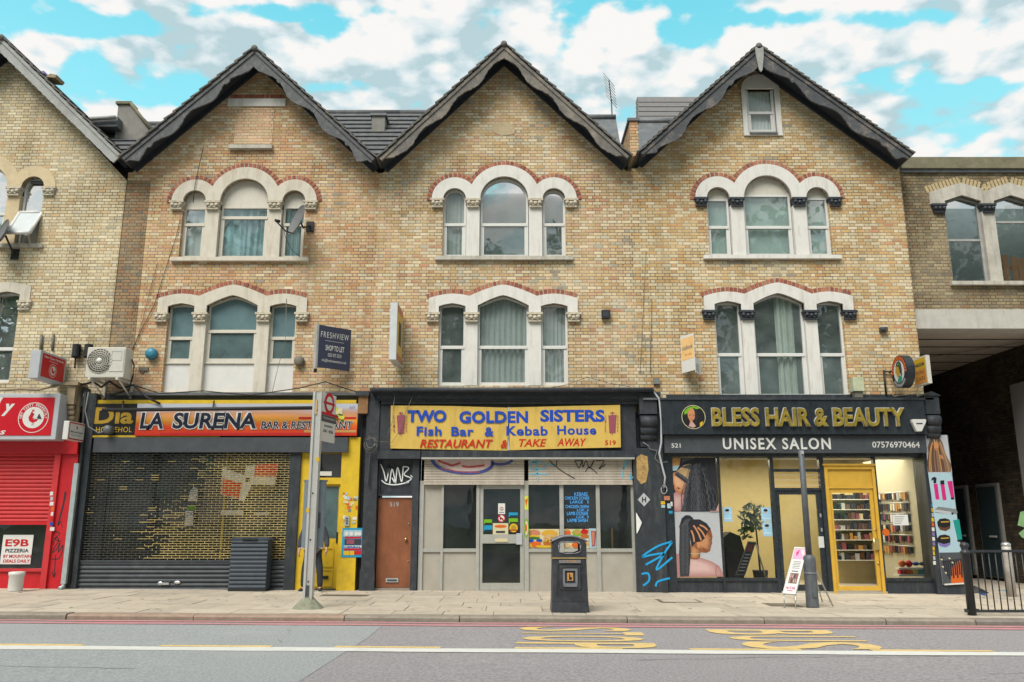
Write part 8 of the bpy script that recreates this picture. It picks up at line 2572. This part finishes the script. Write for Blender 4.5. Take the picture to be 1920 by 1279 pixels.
hole = [(lx-.20, zc0+.10), (lx-.10, zc0+.065), (lx+.10, zc0+.065), (lx+.20, zc0+.10), (lx+.20, zc0+.22), (lx+.16, zc0+.27), (lx-.16, zc0+.27), (lx-.20, zc0+.22)]
mb = MB()
mb.prism(outer, yb0-hh, yb0-hh+.05, 'bin_black', [hole]); mb.prism(outer, yb0+hh-.05, yb0+hh, 'bin_black', [hole])
for sx in (-1, 1): mb.box(lx+sx*hh-sx*.05, lx+sx*hh, yb0-hh+.0505, yb0+hh-.0505, zc0, hoodtop(lx+hh)-.04, 'bin_black')
hood = mb.build('hood', t)
mb = MB()
vs = []
for i in range(N_+1):
    x = lx-(hh+.015)+2*(hh+.015)*i/N_
    for yy_ in (yb0-hh-.012, yb0+hh+.012):
        vs += [(x, yy_, hoodtop(x)-.0), (x, yy_, hoodtop(x)+.035)]
fs = []
for i in range(N_):
    a, b = i*4, (i+1)*4
    fs += [(a, a+1, b+1, b), (a+2, a+3, b+3, b+2), (a+1, a+3, b+3, b+1), (a, a+2, b+2, b)]
mb._add(vs, fs, 'bin_edge', True); mb.build('hood_cover', hood)
mb = MB()
for a, b in zip(hole, hole[1:]+hole[:1]): mb.tube([(a[0], yb0-hh-.004, a[1]), (b[0], yb0-hh-.004, b[1])], .014, 'bin_edge', 6)
mb.build('opening_rim', hood)

# dark post with a thicker foot
px_, py_ = G(1524, 1139)
t = thing('lamp_post', 'slim dark grey post with a thicker foot in front of the black salon door', 'post', (px_, py_, g(px_)))
mat('post_dark', (0.10, 0.11, 0.125), .55, metal=.2, var=.2, dirt=.5, dcol=(.22, .22, .22), dscale=4)
gz = g(px_)
mb = MB(); mb.lathe([(.125, gz), (.12, gz+.03), (.118, Z(1050, py_)), (.11, Z(1044, py_)), (.075, Z(1041, py_)), (.07, Z(1040, py_))], px_, py_, 'post_dark', 20); mb.box(px_-.03, px_+.05, py_-.135, py_-.11, gz+.2, gz+.5, 'post_dark'); mb.lathe([(.124, Z(1076, py_)), (.124, Z(1073, py_))], px_, py_, 'bin_edge', 20); mb.build('foot', t)
mb = MB(); mb.lathe([(.062, Z(1040.5, py_)), (.055, Z(845, py_)), (.03, Z(844, py_))], px_, py_, 'post_dark', 16); sh_ = mb.build('shaft', t)
mb = MB(); mb.box(px_-.02, px_+.025, py_-.075, py_-.05, Z(852, py_), Z(846, py_), 'c_palegrey'); mb.build('cap_label', sh_)

# A-board
t = thing('advertising_board', 'white A-shaped advertising board with pink pictures on the pavement', 'board', (X(1490, 1110, -2.9), -2.9, g(7)))
A = Vector((*G(1477, 1129), 0)); B = Vector((*G(1507, 1135), 0))
yb_ = A.y
gz = g(A.x)
class Ab(Pane):
    def __init__(s, A, B, C):
        s.A = A; s.U = B-A; s.L = s.U.length; s.U = s.U.normalized(); s.VV = C-A; s.z0, s.z1 = 0, s.VV.length; s.V = s.VV.normalized(); s.N = s.U.cross(s.V)
    def P(s, u, v, d=0): return s.A+s.U*(u*s.L)+s.V*(v*s.z1)+s.N*d
yA = -3.6
ptA = Vector((X(1467.5, 1113, yA), yA, Z(1113, yA))); ptB = Vector((X(1492, 1115, yA-.15), yA-.15, Z(1115, yA-.15)))
ptC = Vector((X(1490, 1026, yA+.35), yA+.35, Z(1026, yA+.35)))
p = Ab(ptA, ptB, ptC)
mb = MB(); p.box(mb, 0, 1, 0, 1, -.03, 0, 'c_palegrey'); p.box(mb, 0, 1, .0, .03, .001, .012, 'white_plastic'); p.box(mb, 0, 1, .97, 1, .001, .012, 'white_plastic'); p.box(mb, 0, .07, .03, .97, .001, .012, 'white_plastic'); p.box(mb, .93, 1, .03, .97, .001, .012, 'white_plastic'); fr3 = mb.build('frame', t)
mb = MB(); p.box(mb, .07, .93, .03, .97, .002, .004, 'paper')
mat('c_softpink', rgb('#f4a6c8', .9), .6, var=.25, scale=20)
p.box(mb, .08, .92, .74, .96, .005, .006, 'c_softpink'); p.poly(mb, [(.25, .88), (.5, .95), (.42, .84), (.3, .8)], .008, 'c_pink'); p.poly(mb, [(.6, .94), (.85, .95), (.85, .8), (.7, .86)], .008, 'c_white')
for k in range(5): p.box(mb, .2+.03*(k % 2), .8, .54+k*.035, .552+k*.035, .005, .007, 'c_grey')
p.box(mb, .25, .75, .47, .49, .005, .007, 'c_slate')
p.box(mb, .2, .85, .22, .44, .005, .006, 'c_hair_brown')
for k in range(4):
    for j in range(2): p.poly(mb, [(.24+k*.15, .24+j*.1), (.34+k*.15, .24+j*.1), (.32+k*.15, .32+j*.1), (.26+k*.15, .32+j*.1)], .008, random.choice(['c_skin', 'c_maroon', 'c_hair', 'c_rose']))
p.text(mb, 'Hair & Nails', .15, .85, .1, .16, .006, 'c_pink', bold=.02); p.box(mb, .3, .7, .06, .075, .005, .007, 'c_pink')
mb.build('sheet', fr3)
for a, b in ((p.P(.06, .02, -.015), (1473, 1131)), (p.P(.94, .02, -.015), (1488, 1135))):
    q = G(*b); q = Vector((a.x-.02 if b[0] < 1480 else a.x-.03, a.y-.04, g(a.x)))
    mb = MB(); mb.tube([a, q], .012, 'steel'); mb.build('leg', t)
top2 = p.P(.9, .97, -.03)
for b in ((1562, 1137), (1542, 1128)):
    q = Vector((*G(*b), 0)); q.z = g(q.x)
    mb = MB(); mb.tube([top2, q], .014, 'post_alu'); mb.build('leg', t)

# pedestrian guard rail
rx_, ry_ = G(1823, 1154)
t = thing('guard_rail', 'black pedestrian guard rail with a ball-topped post at the right kerb', 'railing', (rx_, ry_, g(rx_)))
mat('rail_black', (0.03, 0.034, 0.04), .4, var=.3)
gz = g(rx_)
zt_, zr1, zr0 = Z(1016, ry_), Z(1033.5, ry_), Z(1146, ry_)
mb = MB(); mb.lathe([(.075, gz), (.072, zt_-.22), (.085, zt_-.21), (.085, zt_-.17), (.06, zt_-.16), (.055, zt_-.12), (.08, zt_-.08), (.07, zt_-.03), (.02, zt_)], rx_, ry_, 'rail_black', 14); mb.box(rx_-.12, rx_+.12, ry_-.03, ry_+.03, zr0-.02, zr0+.04, 'rail_black'); mb.build('post', t)
mb = MB()
for zq in (zr1, zr0): mb.box(rx_, rx_+3.2, ry_-.022, ry_+.022, zq-.022, zq+.022, 'rail_black')
mb.build('rail', t)
for k in range(1, 26):
    mb = MB(); xx = rx_+.06+k*.122; mb.tube([(xx, ry_, zr0+.02), (xx, ry_, zr1-.02)], .011, 'rail_black', 6); mb.build('bar', t)
mb = MB(); mb.lathe([(.075, gz-.02), (.072, zt_-.22), (.085, zt_-.21), (.06, zt_-.16), (.08, zt_-.08), (.02, zt_)], rx_+3.27, ry_, 'rail_black', 14); mb.build('post', t)
# bollard and litter in the passage mouth
qx, qy = G(1898, 1119)
t = thing('bollard', 'weathered pale steel bollard at the mouth of the dark passage', 'bollard', (qx, qy, g(qx)))
gz = g(qx)
mat('rust_pale', (0.5, 0.48, 0.45), .6, metal=.3, var=.25, dirt=.7, dcol=(.25, .17, .1), dscale=3)
mb = MB(); mb.lathe([(.10, gz), (.1, Z(1032, qy)), (.1, Z(1024, qy))], qx, qy, 'rust_pale', 16); mb.build('shaft', t)
mb = MB(); mb.lathe([(.105, Z(1024, qy)), (.108, Z(1020, qy)), (.06, Z(1016.5, qy)), (.01, Z(1016, qy))], qx, qy, 'steel', 16); mb.build('cap', t)
qx, qy = G(1832, 1112)
t = MB(); gz = g(qx); random.seed(17)
t._add([(qx-.2, qy, gz), (qx+.05, qy-.1, gz), (qx+.3, qy, gz), (qx+.2, qy+.3, gz), (qx-.2, qy+.3, gz), (qx-.18, qy+.05, gz+.22), (qx+.02, qy-.0, gz+.14), (qx+.2, qy+.1, gz+.08), (qx+.1, qy+.25, gz+.12), (qx-.22, qy+.25, gz+.28)],
       [(0, 1, 6, 5), (1, 2, 7, 6), (2, 3, 8, 7), (3, 4, 9, 8), (4, 0, 5, 9), (5, 6, 7, 8, 9)], 'rubber_black'); t.build('rubbish_bag', label='torn black rubbish bag on the ground behind the guard rail', cat='bag')
for (a, b, m_, lab) in ((1844, 1117, 'c_blue', 'crumpled dark blue wrapper beside the rubbish bag'), (1884, 1110, 'c_cyan', 'flat light blue wrapper on the passage ground'), (1872, 1092, 'paper', 'scrap of white paper deep in the passage mouth'), (1190, 1147, 'c_cream', 'crushed cream wrapper on the pavement right of the litter bin')):
    qx, qy = G(a, b); gz = g(qx); t = MB()
    vs = [(qx+random.uniform(-.13, .13), qy+random.uniform(-.1, .1), gz+.005+random.uniform(0, .05)) for _ in range(6)]
    t._add(vs, [(0, 1, 2), (1, 2, 3), (2, 3, 4), (3, 4, 5), (0, 4, 5)], m_); t.build('litter', label=lab, cat='litter', group='scraps of litter')


# ------------------------------------------------------------------ the person behind the timetable case
def skin_mesh(name, parent, joints, bones, m_, root=0, sub=2, smooth=True):
    o = ORIG[parent.name] if parent.name in ORIG else ORIG[parent.parent.name]
    bm = bmesh.new()
    lay = bm.verts.layers.skin.verify()
    vs = []
    for (p, r) in joints:
        v = bm.verts.new(Vector(p)-o); v[lay].radius = r if isinstance(r, tuple) else (r, r); vs.append(v)
    vs[root][lay].use_root = True
    for a, b in bones: bm.edges.new((vs[a], vs[b]))
    me = bpy.data.meshes.new(name); bm.to_mesh(me); bm.free()
    ob = bpy.data.objects.new(name, me); COL.objects.link(ob); ob.parent = parent
    me.materials.append(M[m_])
    sk = ob.modifiers.new('skin', 'SKIN'); sk.use_smooth_shade = True
    sb = ob.modifiers.new('subdivision', 'SUBSURF'); sb.levels = sb.render_levels = sub
    return ob


gx_, gy_ = G(583.5, 1110)
gz = g(gx_)
mat('skin_tone', (0.45, 0.25, 0.17), .55, var=.06); mat('jacket_dark', (0.045, 0.05, 0.06), .8, var=.25, scale=12, bump=.2); mat('jeans_dark', (0.03, 0.033, 0.042), .85, var=.2, scale=10); mat('shoe_black', (0.02, 0.02, 0.022), .6); mat('shoe_sole', (.5, .5, .48), .7); mat('hair_dark', (.03, .022, .018), .7)
pt = thing('person', 'person in dark padded jacket and dark trousers standing mostly hidden behind the bus stop', 'person', (gx_, gy_, gz))
hx = gx_; P_ = lambda x, y, z: (hx+x, gy_+y, gz+z)
J = [(P_(0, 0, .95), (.15, .11)), (P_(0, .01, 1.15), (.14, .10)), (P_(0, .0, 1.36), (.17, .11)), (P_(0, 0, 1.48), (.10, .08)), (P_(0, -.01, 1.55), (.055, .055)), (P_(0, -.02, 1.62), (.075, .085)), (P_(0, -.01, 1.70), (.078, .095)), (P_(0, 0, 1.77), (.055, .07)),
     (P_(-.2, 0, 1.42), .06), (P_(-.29, .01, 1.16), .045), (P_(-.31, -.06, .93), .033), (P_(-.315, -.075, .885), (.022, .035)),
     (P_(.2, 0, 1.42), .06), (P_(.29, .01, 1.17), .045), (P_(.32, -.07, .95), .033), (P_(.325, -.085, .90), (.022, .035)),
     (P_(-.10, 0, .90), .09), (P_(-.175, -.01, .50), .06), (P_(-.195, .02, .10), .042), (P_(-.21, -.1, .045), (.04, .03)),
     (P_(.10, 0, .90), .09), (P_(.175, -.01, .50), .06), (P_(.195, .02, .10), .042), (P_(.21, -.1, .045), (.04, .03))]
Bn = [(0, 1), (1, 2), (2, 3), (3, 4), (4, 5), (5, 6), (6, 7), (2, 8), (8, 9), (9, 10), (10, 11), (2, 12), (12, 13), (13, 14), (14, 15), (0, 16), (16, 17), (17, 18), (18, 19), (0, 20), (20, 21), (21, 22), (22, 23)]
# fingers grow from the palm, bent and unequal; the thumb from its side
for palm, s_ in ((11, -1), (15, 1)):
    pp_ = Vector(J[palm][0])
    for k, (ln_, off) in enumerate(((.060, -.030), (.072, -.010), (.067, .011), (.052, .030))):
        i0 = len(J)
        J += [(pp_+Vector((0, off, -.04)), .011), (pp_+Vector((-s_*.008, off-.004, -.04-ln_*.55)), .0095), (pp_+Vector((-s_*.026, off-.006, -.04-ln_)), .008)]
        Bn += [(palm, i0), (i0, i0+1), (i0+1, i0+2)]
    i0 = len(J)
    J += [(pp_+Vector((-s_*.012, -.045, -.012)), .012), (pp_+Vector((-s_*.02, -.062, -.045)), .009)]
    Bn += [(palm, i0), (i0, i0+1)]
body = skin_mesh('body', pt, J, Bn, 'skin_tone', 0)
mb = MB()
hd = Vector(P_(0, -.02, 1.655))
for s_ in (-1, 1):
    mb.ball(hd+Vector((s_*.032, -.088, .015)), (.014, .009, .009), 'c_white', 8); mb.ball(hd+Vector((s_*.032, -.095, .015)), (.006, .004, .006), 'hair_dark', 6)
    mb.ball(hd+Vector((s_*.085, .01, .0)), (.012, .025, .034), 'skin_tone', 8)
mb.ball(hd+Vector((0, -.105, -.015)), (.014, .02, .024), 'skin_tone', 8); mb.ball(hd+Vector((0, -.088, -.052)), (.024, .01, .007), 'c_maroon', 8); mb.build('face', body)
mb = MB(); mb.ball(hd+Vector((0, .02, .055)), (.092, .105, .085), 'hair_dark', 14); mb.build('hair', body)
JJ = [(P_(0, 0, .88), (.20, .15)), (P_(0, 0, 1.12), (.18, .14)), (P_(0, 0, 1.36), (.2, .145)), (P_(0, 0, 1.50), (.09, .09)), (P_(-.215, 0, 1.42), .085), (P_(-.30, .01, 1.16), .072), (P_(-.315, -.05, .965), .058), (P_(.215, 0, 1.42), .085), (P_(.30, .01, 1.17), .072), (P_(.325, -.06, .985), .058)]
skin_mesh('jacket', pt, JJ, [(0, 1), (1, 2), (2, 3), (2, 4), (4, 5), (5, 6), (2, 7), (7, 8), (8, 9)], 'jacket_dark')
JT = [(P_(0, 0, .95), (.17, .12)), (P_(-.10, 0, .86), .105), (P_(-.175, -.01, .50), .082), (P_(-.195, .01, .09), .068), (P_(.10, 0, .86), .105), (P_(.175, -.01, .50), .082), (P_(.195, .01, .09), .068)]
skin_mesh('trousers', pt, JT, [(0, 1), (1, 2), (2, 3), (0, 4), (4, 5), (5, 6)], 'jeans_dark')
for s_ in (-1, 1):
    xs_ = .15*s_+(.03 if s_ > 0 else -.04)
    sh = skin_mesh('shoe', pt, [(P_(.195*s_, .05, .06), (.045, .05)), (P_(.20*s_+.01*s_, -.05, .055), (.05, .045)), (P_(.20*s_+.035*s_, -.17, .04), (.045, .03)), (P_(.195*s_, .03, .11), (.045, .05))], [(0, 1), (1, 2), (0, 3)], 'shoe_black')
    mb = MB(); mb.prism([(0, 0)]*0 or [(P_(.20*s_-.05, 0, 0)[0], gz+.0), (P_(.20*s_+.075, 0, 0)[0], gz+.0), (P_(.20*s_+.075, 0, 0)[0], gz+.022), (P_(.20*s_-.05, 0, 0)[0], gz+.022)], gy_-.2, gy_+.09, 'shoe_sole'); mb.build('sole', sh)

# ------------------------------------------------------------------ street trees on the far side, seen in the window glass
mat('leaf_a', (0.09, 0.15, 0.055), .6, var=.35, scale=1.2); mat('leaf_b', (0.12, 0.18, 0.07), .6, var=.35, scale=1.2)
random.seed(44)
for i, (tx, ty, th, rr) in enumerate(((-21, -28.5, 22, 5.4), (-11.5, -29.5, 23.5, 5.8), (-2.2, -29, 22.5, 5.4), (6.5, -29.5, 23, 5.8), (15.5, -28.5, 22.5, 5.6), (24, -29, 23, 5.6), (32.5, -28.5, 23, 5.8), (41, -29, 22, 5.6), (-30.5, -28.5, 21, 5.6), (-40, -29, 22, 5.6))):
    t = thing('street_tree', ['leafy tree reflected in the glass of the far left windows', 'tall leafy tree reflected in the boarded house windows', 'lower leafy tree reflected low in the arched windows', 'broad leafy tree reflected in the net-curtained windows', 'leafy tree reflected in the salon upper windows', 'leafy tree reflected right of the salon upper windows', 'leafy tree reflected in the bridge house windows', 'last leafy tree across the street beyond the bridge house', 'leafy tree reflected in the windows of the pale left house', 'last leafy tree across the street beyond the red shop'][i], 'tree', (tx, ty, g(tx)), 'trees across the street')
    mb = MB(); mb.tube([(tx, ty, -.2), (tx+.1, ty, 3), (tx-.1, ty, th*.6), (tx, ty, th*.85)], .35, 'bark', 8, r1=.06)
    for k in range(7):
        a = k*2.4; mb.tube([(tx, ty, th*.35+k*.6), (tx+rr*.45*math.cos(a), ty+rr*.45*math.sin(a), th*.55+k*.6)], .12, 'bark', 5, r1=.03)
    mb.build('trunk', t)
    mb = MB()
    for k in range(19):
        a = random.uniform(0, 6.28); q = random.uniform(.1, .75)
        zc = random.uniform(.3, .88)
        c = (tx+rr*q*math.cos(a)*(1.15-zc*.5), ty+rr*q*math.sin(a)*(1.15-zc*.5), th*zc)
        leaves(mb, c, (rr*.42, rr*.42, th*.12), 240, .6, random.choice(['leaf_a', 'leaf_b']))
    mb.build('crown', t)
sheet('far_pavement', -60, 60, -29, -24.004, -.01, 'paving_b')
